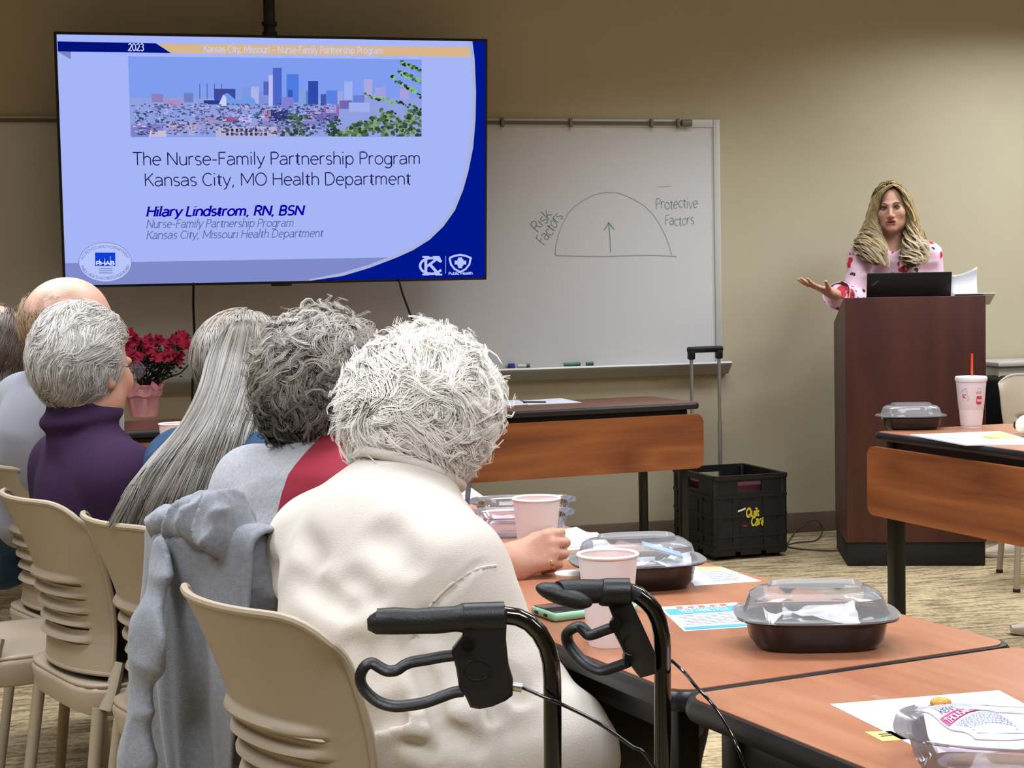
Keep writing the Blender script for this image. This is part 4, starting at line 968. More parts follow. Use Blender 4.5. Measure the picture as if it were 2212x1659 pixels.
for z0, z1, a0, a1 in ((.083, .113, .12, .58),):
    n = 10; P_ = []
    for x, y in [(.15, 0), (.85, 0), (1, .15), (1, .85), (.85, 1), (.15, 1), (0, .85), (0, .15)]: P_.append(fcf(a0 + (a1 - a0) * x, z0 + (z1 - z0) * y, .0008))
    q.poly(P_)
q.build('red_print', mat('cup_red', 'c4344a', .6), fc, smooth=False)
q = MB(); q.add([fcf(.17, .094, .0014), fcf(.53, .092, .0014), fcf(.53, .103, .0014), fcf(.35, .1005, .0014), fcf(.17, .104, .0014)], [(0, 1, 2, 3, 4)]); q.build('pink_print', mat('cup_pink', 'f0b4b8', .6), fc, smooth=False)
q = MB()
for z, a0, a1 in ((.137, .2, .52), (.130, .14, .56), (.1165, .14, .54), (.1105, .08, .6)): q.add([fcf(a0, z), fcf(a1, z), fcf(a1, z + .0018), fcf(a0, z + .0018)], [(0, 1, 2, 3)])
out = [(-1.0, .124), (-.78, .136), (-.62, .139), (-.56, .134), (-.55, .118), (-.46, .104), (-.42, .100), (-.5, .0985), (-.95, .098)]
vs, fs = ribbon2([(a * .05, z) for a, z in out], .0016); q.add([fcf(a / .05, z) for a, z in vs], fs)
q.build('blue_print', mat('cup_blue', '8fa0be', .6), fc, smooth=False)
q = MB(); text(q, 'SC', 1 / 7.2, lambda x, y: fcf(-1.0 + x * .35, .106 + y * .012), x0=.1, w=1.6, fit=.9, shear=.2); q.build('logo_lettering', bpy.data.materials['cup_red'], fc, smooth=False)

# ---------------------------------------------------------------- phone
a = at_z(1196, 1345, TZ); b = at_z(1153, 1330, TZ); sd = (b - a).normalized(); ldv = Vector((sd.y, -sd.x, 0)); c = a + sd * .038 + ldv * .078
pht = thing('mobile_phone', 'phone in a mint green case lying on the near table behind the walker handle', 'phone', W(c.x, c.y, TZ), ang_c(ldv.x, ldv.y))
q = MB(); q.box((0, 0, .007), (.156, .08, .014), bev=.0062, seg=3); q.build('case', mat('mint_case', '93c4a4', .5), pht)
q = MB(); q.box((0, 0, .0142), (.146, .070, .0016), bev=.0006); q.build('screen', mat('phone_glass', '1c2126', .08, spec=.7), pht)
q = MB(); q.box((.02, 0, .0152), (.05, .03, .0004)); q.build('screen_tile', mat('tile_grey', '5a666c', .2), pht)
for y in (.018, -.012): q = MB(); q.box((-.078, y, .007), (.0012, .012, .005), bev=.0004); q.build('port', M_black, pht)

# ---------------------------------------------------------------- folded walker
M_grip = mat('rubber_grip', '121213', .5, bump=.15, bscale=300)
M_gloss = mat('gloss_black_tube', '040404', .12, spec=.6, coat=.4)
wlk = thing('rollator_walker', 'folded black walker with two brake handles parked at the near table edge', 'walker', W(.05, 1.93), CROT)
wo = Vector((.05, 1.93, 0))
def wp(px, py, d, dy=0.0): v = at_d(px, py, d) - wo; v.y += dy; return v
def plate(mb, pts, d, th, yaw=0.0, bev=True):
    """outline given in picture points, th thick about distance d, turned by yaw about its middle"""
    P_ = [wp(x, y, d) for x, y in pts]; cx = sum(p.x for p in P_) / len(P_); n = len(P_)
    def sh(p, k, e): 
        x = p.x; return (p.x, p.y + (p.x - cx) * yaw + e, p.z)
    cz = sum(p.z for p in P_) / n
    def ins(p, f): return Vector((cx + (p.x - cx) * f, p.y, cz + (p.z - cz) * f))
    rings = [[sh(ins(p, f), 0, e) for p in P_] for f, e in ((.93, -th / 2), (1, -th / 2 + .003), (1, th / 2 - .003), (.93, th / 2))]
    mb.loft(rings, True, True, True)
def k4(x, y): return (700 + x / 2.724, 1050 + y / 2.724)
def k5(x, y): return (1100 + x / 3.687, 1050 + y / 3.687)
dl, dr_ = 1.90, 2.02
def side(tube_px, d, yaw, grip, bracket, lever, screw, oval, cable, sleeve):
    tp = [wp(*p, d) for p in tube_px]; lo = tp[-1]; tp.append(Vector((lo.x, lo.y, .15)))
    q = MB(); q.tube(tp, .0105, 16); tb = q.build('frame_tube', M_gloss, wlk)
    q = MB(); q.tube([wp(*p, d, dy) for p, dy in grip[0]], [r for r in grip[1]], 20); hg = q.build('hand_grip', M_grip, wlk)
    q = MB(); plate(q, bracket, d, .026, yaw); q.tube([wp(*p, d) for p in sleeve], .0175, 18); bk = q.build('brake_bracket', mat('bracket_black', '0f0f11', .42, bump=.1, bscale=500) if 'bracket_black' not in bpy.data.materials else bpy.data.materials['bracket_black'], wlk)
    P_ = [wp(*p, d) for p in lever]; cx = wp(*bracket[0], d).x
    P_ = [Vector((p.x, p.y + (p.x - cx) * yaw, p.z)) for p in P_]
    P_ = [Vector(p) for p in crom([tuple(p) for p in P_], 60)]; q = MB(); q.tube(P_, .0066, 12, flat=1.6); q.build('brake_lever', bpy.data.materials['bracket_black'], wlk)
    s = wp(*screw, d); q = MB(); q.tube([s + Vector((0, -.012, 0)), s + Vector((0, -.019, 0))], .0075, 18); q.tube([s + Vector((0, -.018, 0)), s + Vector((0, -.0205, 0))], .0042, 6); q.build('pivot_screw', mat('screw_black', '1c1c1e', .2, metal=.6) if 'screw_black' not in bpy.data.materials else bpy.data.materials['screw_black'], bk)
    s, rx, rz = oval; c = wp(*s, d); c.y += (c.x - cx) * yaw * 0; q = MB(); q.tube([c + Vector((rx * math.cos(a), -.0135 + rx * math.cos(a) * yaw * .5, rz * math.sin(a))) for a in np.linspace(0, 2 * PI, 41)[:-1]], .0009, 6, closed=True); q.build('oval_mark', bpy.data.materials['bracket_black'], bk)
    cp = [wp(*p, d + o) for p, o in cable]; last = cp[-1]; cp += [last + Vector((.05, -.0, -.12)), Vector((last.x + .03, last.y, .2))]
    sm = []
    for i in range(len(cp) - 1):
        for k in range(6):
            t = k / 6; a, b, c_, e = cp[max(0, i - 1)], cp[i], cp[i + 1], cp[min(len(cp) - 1, i + 2)]
            sm.append(.5 * ((2 * b) + (c_ - a) * t + (2 * a - 5 * b + 4 * c_ - e) * t * t + (3 * b - a - 3 * c_ + e) * t ** 3))
    q = MB(); q.tube(sm, .0023, 10); q.build('brake_cable', M_gloss, wlk)
    return lo
lo1 = side([k4(1040, 760), (1090, 1329), (1118, 1333), (1143, 1345), (1165, 1367), (1181, 1396), (1190, 1430), (1193, 1470), (1194, 1659)], dl, .0,
     ([(k4(262, 772), .0), (k4(285, 790), .0), (k4(310, 796), 0), (k4(420, 793), 0), (k4(540, 796), 0), (k4(660, 790), 0), (k4(770, 782), 0), (k4(800, 779), 0), (k4(822, 777), 0), (k4(836, 776), 0)], [.003, .0125, .0150, .0158, .0148, .0156, .0148, .0162, .0178, .0165]),
     [k4(*p) for p in [(825, 705), (1060, 705), (1078, 735), (1070, 900), (1085, 1050), (1112, 1140), (1110, 1220), (1070, 1250), (990, 1285), (915, 1300), (862, 1290), (832, 1225), (795, 1170), (778, 1060), (752, 960), (815, 880)]],
     [k4(*p) for p in [(770, 995), (690, 1005), (600, 1022), (520, 1035), (470, 1055), (430, 1082), (375, 1088), (330, 1068), (285, 1042), (250, 1052), (222, 1090), (212, 1140), (235, 1195), (290, 1250), (350, 1282), (420, 1296), (500, 1290), (600, 1272), (690, 1240), (760, 1215), (820, 1205)]],
     k4(848, 918), (k4(905, 1067), .0148, .0118), [(k4(1110, 1178), -.0), (k4(1165, 1185), 0), (k4(1300, 1243), -.02), (k4(1400, 1285), -.03), (k4(1600, 1385), -.04), (k4(1800, 1525), -.04), (k4(1930, 1640), -.04)], [k4(825, 775), k4(1062, 768)])
q = MB(); ba, bb = wp(*k4(1075, 1172), dl), wp(*k4(1165, 1186), dl)
q.tube([ba, ba.lerp(bb, .35)], .0078, 6); q.tube([ba.lerp(bb, .35), bb], .0055, 16); q.build('cable_adjuster', mat('nickel', 'c4c2bc', .3, metal=.9), wlk)
lo2 = side([k5(960, 840), k5(1030, 868), k5(1095, 920), k5(1150, 985), k5(1190, 1070), k5(1214, 1180), k5(1221, 1300), (1431.5, 1500), (1431, 1659)], dr_, -.5,
     ([(k5(380, 800), -.035), (k5(420, 805), -.03), (k5(520, 815), -.02), (k5(620, 825), -.012), (k5(720, 838), 0), (k5(735, 841), 0), (k5(760, 845), 0), (k5(790, 850), 0)], [.0125, .0145, .0150, .0150, .0146, .0165, .0175, .0165]),
     [k5(*p) for p in [(770, 770), (960, 775), (1045, 815), (960, 900), (1040, 1060), (1155, 1310), (1155, 1455), (1040, 1503), (1005, 1470), (960, 1412), (905, 1385), (915, 1330), (860, 1220), (805, 1120), (830, 1060), (785, 950)]],
     [k5(*p) for p in [(850, 1110), (760, 1150), (690, 1185), (640, 1200), (600, 1165), (560, 1140), (500, 1170), (465, 1215), (478, 1290), (540, 1370), (610, 1430), (690, 1465), (760, 1468), (850, 1430), (940, 1385)]],
     k5(838, 1083), (k5(962, 1255), .010, .0115), [(k5(1240, 1380), .02), (k5(1300, 1395), .02), (k5(1400, 1490), 0), (k5(1500, 1610), -.05), ((1540, 1522), -.08), ((1580, 1585), -.1), ((1612, 1659), -.12)], [k5(770, 845), k5(960, 845)])
q = MB(); c = wp(*k5(430, 835), dr_, -.03); R_ = Matrix.Rotation(.32, 3, 'Y')
ring = []
q2 = MB(); q2.ball((0, 0, 0), (.036, .02, .0125), 24, 12); q.add([R_ @ Vector(v) + c for v in q2.v], q2.f); q.build('palm_rest', M_grip, wlk)
fdir = Vector((.82, -.57, 0))
for lo in (lo1, lo2):
    a = Vector((lo.x, lo.y, .58)); b = a + fdir * .30 + Vector((0, 0, -.44))
    q = MB(); q.tube([a, b], .0095, 12); q.build('front_leg', M_gloss, wlk)
    for c in (Vector((lo.x, lo.y, .085)), Vector((b.x, b.y, .085))):
        q = MB(); sd_ = Vector((-fdir.y, fdir.x, 0)); q.tube([c - sd_ * .014, c + sd_ * .014], .085, 28); q.build('wheel', mat('tyre', '1b1b1c', .7) if 'tyre' not in bpy.data.materials else bpy.data.materials['tyre'], wlk)
        q = MB(); q.tube([c + Vector((0, 0, .095)), c + sd_ * .018 + Vector((0, 0, .06)), c + sd_ * .018], .008, 8); q.build('wheel_fork', M_blackm, wlk)
q = MB(); q.tube([Vector((lo1.x, lo1.y, .38)), Vector((lo2.x, lo2.y, .38))], .009, 10); q.build('cross_brace', M_gloss, wlk)
q = MB(); mid = (Vector((lo1.x, lo1.y, .5)) + Vector((lo2.x, lo2.y, .5))) / 2; q.box(mid, (.03, .10, .28), rot=Matrix.Rotation(math.atan2(lo2.x - lo1.x, -(lo2.y - lo1.y)) * 0, 3, 'Z'), bev=.012); q.build('folded_seat', M_black, wlk)

# ---------------------------------------------------------------- potted azalea
pv = at_z(311, 900, TZ); pot = thing('potted_azalea', 'pink-wrapped pot of crimson azaleas on the back table under the television', 'plant', W(pv.x, pv.y, TZ), CROT)
M_pink = mat('pink_paper', 'f0a6ae', .7, var=.05, vscale=60, bump=.3, bscale=120)
q = MB(); rr_ = random.Random(4)
rings = []
for r, z, wv in ((.052, 0, 0), (.056, .01, .001), (.068, .085, .002), (.076, .09, .003), (.077, .118, .004), (.082, .135, .012)):
    rings.append([((r + wv * math.sin(j * 1.3)) * math.cos(2 * PI * j / 48), (r + wv * math.sin(j * 1.3)) * math.sin(2 * PI * j / 48), z + wv * 1.5 * math.cos(j * .9)) for j in range(48)])
q.loft(rings, True, True); q.build('paper_wrap', M_pink, pot, ang=50)
for a, s in ((.3, 1), (2.6, .9), (-1.2, .5), (1.5, .8)):
    q = MB(); q.grid(lambda u, v_: ((.07 + .012 * v_) * math.cos(a + (u - .5) * 1.0), (.07 + .012 * v_) * math.sin(a + (u - .5) * 1.0), .11 + v_ * .06 * s * (1 - (2 * u - 1) ** 2) + .004 * math.sin(u * 9)), 10, 6); q.build('paper_ruffle', M_pink, pot, ang=60, solid=.001)
q = MB(); q.lathe([(0, .1), (.066, .098)], seg=24, cap0=False); q.build('soil', mat('soil', '2a1c14', .9), pot)
st = MB(); lf = MB(); tips = []
fl_px = [(290, 735, 0), (305, 745, .03), (322, 738, -.02), (312, 757, .02), (345, 738, .04), (365, 745, 0), (378, 735, .03), (395, 728, 0), (398, 745, -.02), (440, 747, 0), (332, 765, -.03), (350, 772, -.05), (372, 768, -.03), (385, 772, 0), (285, 768, -.05), (300, 775, -.06), (276, 748, .02), (386, 755, .05), (280, 725, 0)]
def pp(px, py, dy): v = at_d(px, py, pv.y + dy); return v - Vector((pv.x, pv.y, TZ))
for px, py, dy in fl_px:
    t_ = pp(px, py, dy); tips.append(t_); b = Vector((rr_.uniform(-.025, .025), rr_.uniform(-.025, .025), .1)); mdl = b.lerp(t_, .5) + Vector((0, 0, -.02)); 
    if px > 420: mdl = b.lerp(t_, .6) + Vector((0, 0, -.035))
    st.tube([b, b.lerp(mdl, .5) + Vector((0, 0, .015)), mdl, t_ - Vector((0, 0, .012))], [.005, .004, .003, .002], 6)
def leaf(mb, c, d, up, L, w_):
    d = d.normalized(); s = d.cross(up); s = s.normalized() if s.length > 1e-4 else Vector((1, 0, 0)); n = s.cross(d)
    pts = [c, c + d * L * .35 + s * w_ + n * .002, c + d * L, c + d * L * .35 - s * w_ + n * .002, c + d * L * .45 - n * .003]
    mb.add(pts, [(0, 1, 4), (1, 2, 4), (2, 3, 4), (3, 0, 4)])
for i in range(520):
    t_ = tips[i % len(tips)]; t0 = rr_.uniform(.45, 1.02); c = Vector((0, 0, .1)).lerp(t_, t0) + Vector((rr_.gauss(0, .022), rr_.gauss(0, .022), rr_.gauss(-.005, .014)))
    if c.z < .125: continue
    leaf(lf, c, Vector((rr_.gauss(0, 1), rr_.gauss(0, 1), rr_.gauss(.1, .6))), Vector((rr_.gauss(0, .3), rr_.gauss(0, .3), 1)), rr_.uniform(.018, .034), rr_.uniform(.005, .009))
st.build('stems', mat('stem_brown', '2c231a', .8), pot); lf.build('leaves', mat('leaf_green', '2f4632', .45, var=.3, vscale=30), pot, ang=180)
M_fl = mat('petal_crimson', 'd62a58', .6, var=.12, vscale=50)
for t_ in tips:
    q = MB()
    for k in range(rr_.choice((5, 6, 7))):
        a = 2 * PI * k / 6 + rr_.uniform(-.3, .3); el = rr_.uniform(.35, .8); d = Vector((math.cos(a) * math.cos(el), -math.sin(el) * .8, math.sin(a) * math.cos(el) + .35)).normalized(); L = rr_.uniform(.028, .037)
        s = d.cross(Vector((0, -.8, .6))).normalized(); n = s.cross(d)
        q.grid(lambda u, v_: t_ + d * L * v_ + s * (u - .5) * .034 * math.sin(PI * min(1, .15 + v_ * .8)) + n * (.006 * math.sin(u * 8 + k) * v_ - .01 * v_ * v_), 4, 4)
    q.build('flower', M_fl, pot, ang=180)

# ---------------------------------------------------------------- shoes at right
M_shoe = mat('shoe_beige', 'c4b49e', .55); M_sole = mat('shoe_sole', 'd8ccb8', .6)
def shoe(label, loc, rz, heel=.0, pitch=0.0):
    t = thing('shoe', label, 'shoe', loc, rz); Rp = Matrix.Rotation(pitch, 3, 'Y')
    def f(x, y, z): return Rp @ Vector((x, y, z))
    def outline(u, s): # x 0 toe .. .25 heel
        return s * .042 * (math.sin(PI * min(1, (u * .92 + .08))) ** .5) * (1.0 - .12 * u)
    us = np.linspace(0, 1, 24); rings = []
    for z, k in ((0, .93), (.006, 1.0), (.016, 1.0), (.018, .97)):
        rings.append([f(u * .25, outline(u, 1) * k, z + .02 * max(0, .3 - u) + heel * max(0, (u - .35))) for u in us] + [f(u * .25, outline(u, -1) * k, z + .02 * max(0, .3 - u) + heel * max(0, (u - .35))) for u in us[::-1]])
    q = MB(); q.loft(rings, True, True, True); q.build('sole', M_sole, t)
    def upper(u, v):
        a = PI * v; h = .03 + .035 * u ** 1.2 + (.01 if u > .9 else 0); w = outline(u, 1) * .95
        return f(u * .25, w * math.cos(a), .017 + .02 * max(0, .3 - u) + heel * max(0, (u - .35)) + h * math.sin(a) * min(1, .25 + u * 2))
    q = MB(); q.grid(upper, 24, 14); q.build('upper', M_shoe, t, ang=180)
    if heel: q = MB(); q.tube([f(.205, 0, heel * .47), f(.205, 0, .0) if not pitch else Vector((f(.205, 0, heel * .47).x, 0, -f(0, 0, 0).z))], [.013, .012], 14); q.build('heel_post', M_sole, t)
    return t
v = at_z(2184, 1370, .0); shoe('beige shoe on the carpet at the right edge, beyond the near table', W(v.x, v.y, .0), CROT - .1)
v = at_z(2113, 1203, .0); shoe('beige shoe on the carpet under the right table, beside the lectern plinth', W(v.x, v.y, 0), CROT)
# ---------------------------------------------------------------- smooth bodies: blended round limbs turned into one surface
def noise3(P, seed=0):
    P = np.asarray(P, np.float64); i = np.floor(P).astype(np.int64); f = P - i; f = f * f * (3 - 2 * f)
    def h(x, y, z):
        n = (x * 374761393 + y * 668265263 + z * 2147483647 + seed * 974634777) & 0x7fffffff
        n = ((n ^ (n >> 13)) * 1274126177) & 0x7fffffff
        return ((n ^ (n >> 16)) & 0xffff) / 65535.0
    r = 0
    for dx in (0, 1):
        for dy in (0, 1):
            for dz in (0, 1):
                w = (f[..., 0] if dx else 1 - f[..., 0]) * (f[..., 1] if dy else 1 - f[..., 1]) * (f[..., 2] if dz else 1 - f[..., 2])
                r = r + w * h(i[..., 0] + dx, i[..., 1] + dy, i[..., 2] + dz)
    return r - .5
V3 = lambda *a: np.array(a if len(a) == 3 else a[0], float)
class Sdf:
    def __init__(s): s.p = []; s.wr = None; s.cuts = []
    def cap(s, a, b, ra, rb=None, k=.03, flat=None, sub=False):
        """flat = (unit axis, factor): thinner along that axis"""
        s.p.append(('c', V3(a), V3(b), ra, ra if rb is None else rb, k, flat, sub)); return s
    def ell(s, c, r, R=None, k=.03, sub=False):
        s.p.append(('e', V3(c), V3(r), None if R is None else np.array(R, float), k, sub)); return s
    def chain(s, pts, rs, k=.03, flat=None):
        for i in range(len(pts) - 1): s.cap(pts[i], pts[i + 1], rs[i], rs[i + 1], k, flat)
        return s
    def off(s, d):
        n = Sdf(); n.wr = s.wr
        for q in s.p:
            if q[0] == 'c': n.p.append(q[:3] + (q[3] + d, q[4] + d) + q[5:])
            else: n.p.append(q[:2] + (q[2] + d,) + q[3:])
        return n
    def bounds(s):
        lo, hi = [], []
        for q in s.p:
            if q[-1]: continue
            if q[0] == 'c': m = max(q[3], q[4]); lo += [q[1] - m, q[2] - m]; hi += [q[1] + m, q[2] + m]
            else: m = q[2].max(); lo.append(q[1] - m); hi.append(q[1] + m)
        return np.min(lo, 0) - .03, np.max(hi, 0) + .03
    def ev(s, P):
        d = None
        for q in s.p:
            if q[0] == 'c':
                _, a, b, ra, rb, k, fl, sub = q; A, Bv, Q = a, b, P
                if fl is not None:
                    ax, fc = V3(fl[0]), fl[1]; g = (1 / fc - 1)
                    Q = P + np.outer((P - a) @ ax, ax) * g; Bv = b + ax * ((b - a) @ ax) * g
                ab = Bv - A; L = ab @ ab; t = np.clip((Q - A) @ ab / (L or 1), 0, 1)
                di = np.linalg.norm(Q - A - t[:, None] * ab, axis=1) - (ra + (rb - ra) * t)
                if fl is not None: di = di * max(fl[1], .6)
            else:
                _, c, r, R, k, sub = q; Q = P - c
                if R is not None: Q = Q @ R
                k0 = np.linalg.norm(Q / r, axis=1); k1 = np.linalg.norm(Q / (r * r), axis=1); di = k0 * (k0 - 1) / np.maximum(k1, 1e-9)
            if d is None: d = di; continue
            if sub: h = np.clip(.5 - .5 * (d + di) / k, 0, 1); d = d * (1 - h) + (-di) * h + k * h * (1 - h)
            else: h = np.clip(.5 + .5 * (d - di) / k, 0, 1); d = d * (1 - h) + di * h - k * h * (1 - h)
        if s.wr is not None: d = d - s.wr(P)
        for c, n in s.cuts: d = np.maximum(d, (P - V3(c)) @ V3(n))
        return d
    def mesh(s, h):
        lo, hi = s.bounds(); n = np.ceil((hi - lo) / h).astype(int) + 2
        st = 4; nc = n // st + 2
        gc = np.stack(np.meshgrid(*[lo[i] + np.arange(nc[i]) * h * st for i in range(3)], indexing='ij'), -1)
        dc = s.ev(gc.reshape(-1, 3)).reshape(nc)
        n = (nc - 1) * st
        near = np.abs(dc) < h * st * 2.6
        D = np.repeat(np.repeat(np.repeat(dc, st, 0), st, 1), st, 2).astype(np.float32)[:n[0], :n[1], :n[2]]
        Mk = np.repeat(np.repeat(np.repeat(near, st, 0), st, 1), st, 2)[:n[0], :n[1], :n[2]]
        # also the cells before a near corner
        idx = np.argwhere(Mk | np.roll(Mk, -st, 0) | np.roll(Mk, -st, 1) | np.roll(Mk, -st, 2))
        P = lo + idx * h
        for a in range(0, len(P), 400000): D[tuple(idx[a:a + 400000].T)] = s.ev(P[a:a + 400000])
        ins = D < 0
        shp = np.array(D.shape) - 1
        cnt = np.zeros(shp, np.int8)
        for dx in (0, 1):
            for dy in (0, 1):
                for dz in (0, 1): cnt += ins[dx:dx + shp[0], dy:dy + shp[1], dz:dz + shp[2]]
        act = (cnt > 0) & (cnt < 8); ci = np.argwhere(act); vid = -np.ones(shp, np.int64); vid[act] = np.arange(len(ci))
        acc = np.zeros((len(ci), 3)); num = np.zeros(len(ci))
        corners = [(dx, dy, dz) for dx in (0, 1) for dy in (0, 1) for dz in (0, 1)]
        vals = {c: D[ci[:, 0] + c[0], ci[:, 1] + c[1], ci[:, 2] + c[2]].astype(float) for c in corners}
        for c in corners:
            for ax in range(3):
                if c[ax]: continue
                e = list(c); e[ax] = 1; e = tuple(e); a, b = vals[c], vals[e]; m = (a < 0) != (b < 0)
                t = np.where(m, a / np.where(m, a - b, 1), 0)
                p = np.array(c, float)[None].repeat(len(ci), 0); p[:, ax] = t
                acc[m] += p[m]; num[m] += 1
        V = lo + (ci + acc / num[:, None]) * h
        F = []
        for ax in range(3):
            o1, o2 = [(1, 2), (2, 0), (0, 1)][ax]
            sl = [slice(1, shp[i]) for i in range(3)]; sl[ax] = slice(0, shp[ax])
            A = ins[tuple(sl)]; sl2 = list(sl); sl2[ax] = slice(1, shp[ax] + 1); B = ins[tuple(sl2)]
            off_ = np.array([1, 1, 1]); off_[ax] = 0
            for flip in (False, True):
                e = np.argwhere(A & ~B if not flip else ~A & B) + off_
                if not len(e): continue
                q = []
                for d1, d2 in ((0, 0), (1, 0), (1, 1), (0, 1)):
                    g = e.copy(); g[:, o1] -= d1; g[:, o2] -= d2; q.append(vid[g[:, 0], g[:, 1], g[:, 2]])
                q = np.stack(q, 1); F.append(q if not flip else q[:, ::-1])
        F = np.concatenate(F); F = F[(F >= 0).all(1)]
        # settle the surface on the blend
        for _ in range(2):
            d = s.ev(V); e = 1e-3; g = np.stack([s.ev(V + np.eye(3)[i] * e) - d for i in range(3)], 1) / e
            V = V - g * np.clip(d / np.maximum((g * g).sum(1), .1), -h, h)[:, None]
        return V, F
def sdf_obj(name, sd, h, m, base, parent=None, paint=None, extra=()):
    V, F = sd.mesh(h); me = np_mesh(name, V - np.array(base), F[:, ::-1])
    me.materials.append(m)
    for x in extra: me.materials.append(x)
    if paint is not None:
        c = V[F].mean(1); me.polygons.foreach_set('material_index', paint(c).astype(np.int32))
    me.polygons.foreach_set('use_smooth', np.ones(len(F), bool)); me.update()
    o = bpy.data.objects.new(name, me); COL.objects.link(o)
    if parent: o.parent = parent
    return o
def folds(specs):
    """specs: (amplitude, scale vector, seed, ridge?) -> displacement"""
    def f(P):
        r = 0
        for a, sc, seed, M in specs:
            Q = P if M is None else P @ np.array(M, float).T
            n = noise3(Q * np.array(sc), seed); r = r + a * (1 - np.abs(n) * 5)
        return r
    return f
def surf(sd, px, py, d0, d1):
    """first point of a surface along a sight line"""
    o = np.array([0, 0, CAMZ]); dv = np.array(at_d(px, py, 1.0)) - o; t = np.linspace(d0, d1, 500)[:, None]; P = o + dv * t; v = sd.ev(P); k = int(np.argmax(v < 0))
    return P[k] if v[k] < 0 else P[int(np.argmin(v))]
def creases(sd, specs, d0, d1):
    """folds pressed into a garment along lines: (points, width, depth, ridge)"""
    L = []
    for pts, w, a, rg in specs:
        q = np.array([surf(sd, x, y, d0, d1) for x, y in crom([(p[0], p[1], 0) for p in pts], max(8, len(pts) * 4))[:, :2]])
        cut = [0] + [k + 1 for k in range(len(q) - 1) if np.linalg.norm(q[k + 1] - q[k]) > .05] + [len(q)]
        for u, v in zip(cut[:-1], cut[1:]):
            if v - u >= 4: L.append((q[u:v], w, a, rg * .6))
    def f(P):
        out = np.zeros(len(P))
        for q, w, a, rg in L:
            lo, hi = q.min(0) - 4 * w, q.max(0) + 4 * w; m = np.where(((P > lo) & (P < hi)).all(1))[0]
            if not len(m): continue
            Q = P[m]; best = np.full(len(m), 9.0); tt = np.zeros(len(m)); sg = np.zeros(len(m))
            for i in range(len(q) - 1):
                ab = q[i + 1] - q[i]; t = np.clip((Q - q[i]) @ ab / (ab @ ab + 1e-9), 0, 1); v = Q - q[i] - t[:, None] * ab; dd = np.linalg.norm(v, axis=1); k = dd < best
                best[k] = dd[k]; tt[k] = (i + t[k]) / (len(q) - 1); sg[k] = v[k, 2]
            fade = np.clip(np.minimum(tt, 1 - tt) * 3.2, .0, 1); fade = fade * fade * (3 - 2 * fade)
            out[m] += fade * (-a * np.exp(-(best / w) ** 2) + rg * a * np.exp(-((best - 1.9 * w) / (1.1 * w)) ** 2) * np.where(sg < 0, 1.0, .45))
        return out
    return f
def frame(yaw_deg, pitch=0.0, roll=0.0):
    """columns right, forward, up of a figure that faces yaw (0 = camera right, 90 = away), pitch up, roll to its right"""
    y = math.radians(yaw_deg); f = V3(math.cos(y), math.sin(y), 0); r = V3(f[1], -f[0], 0); u = V3(0, 0, 1)
    p = math.radians(pitch); f2 = f * math.cos(p) + u * math.sin(p); u2 = u * math.cos(p) - f * math.sin(p)
    q = math.radians(roll); r2 = r * math.cos(q) - u2 * math.sin(q); u3 = u2 * math.cos(q) + r * math.sin(q)
    return np.stack([r2, f2, u3], 1)
def head_prims(sd, c, R, s=1.0, face=True, neck=None):
    c = V3(c); L = lambda *p: c + R @ (V3(*p) * s)
    sd.ell(L(0, -.012, .03), V3(.074, .094, .084) * s, R, .03)
    sd.ell(L(0, .036, -.028), V3(.060, .056, .080) * s, R, .03)
    sd.ell(L(0, .046, -.073), V3(.044, .042, .036) * s, R, .025)
    sd.ell(L(0, .077, -.096), V3(.02, .016, .015) * s, R, .02)
    for x in (-1, 1):
        sd.ell(L(x * .043, .058, -.022), V3(.022, .024, .022) * s, R, .025)
        sd.ell(L(x * .050, .012, -.062), V3(.018, .03, .028) * s, R, .03)
        sd.ell(L(x * .031, .103, .004), V3(.017, .016, .011) * s, R, .012, True)
        sd.ell(L(x * .074, -.012, -.012), V3(.010, .019, .031) * s, R, .006)
        sd.ell(L(x * .081, -.008, -.008), V3(.005, .010, .017) * s, R, .006, True)
    sd.cap(L(-.034, .086, .021), L(.034, .086, .021), .0085 * s, k=.012)
    sd.cap(L(0, .090, .012), L(0, .110, -.032), .0065 * s, .0105 * s, .012)
    for x in (-1, 1): sd.ell(L(x * .0115, .100, -.037), V3(.008, .009, .007) * s, R, .008)
    sd.cap(L(-.018, .090, -.0585), L(.018, .090, -.0585), .0055 * s, k=.008); sd.cap(L(-.016, .090, -.0705), L(.016, .090, -.0705), .0062 * s, k=.008)
    sd.ell(L(0, .1, -.0645), V3(.019, .014, .0026) * s, R, .003, True)
    if neck is not None: sd.cap(L(0, -.02, -.06), neck, .051 * s, .056 * s, .035)
    return L
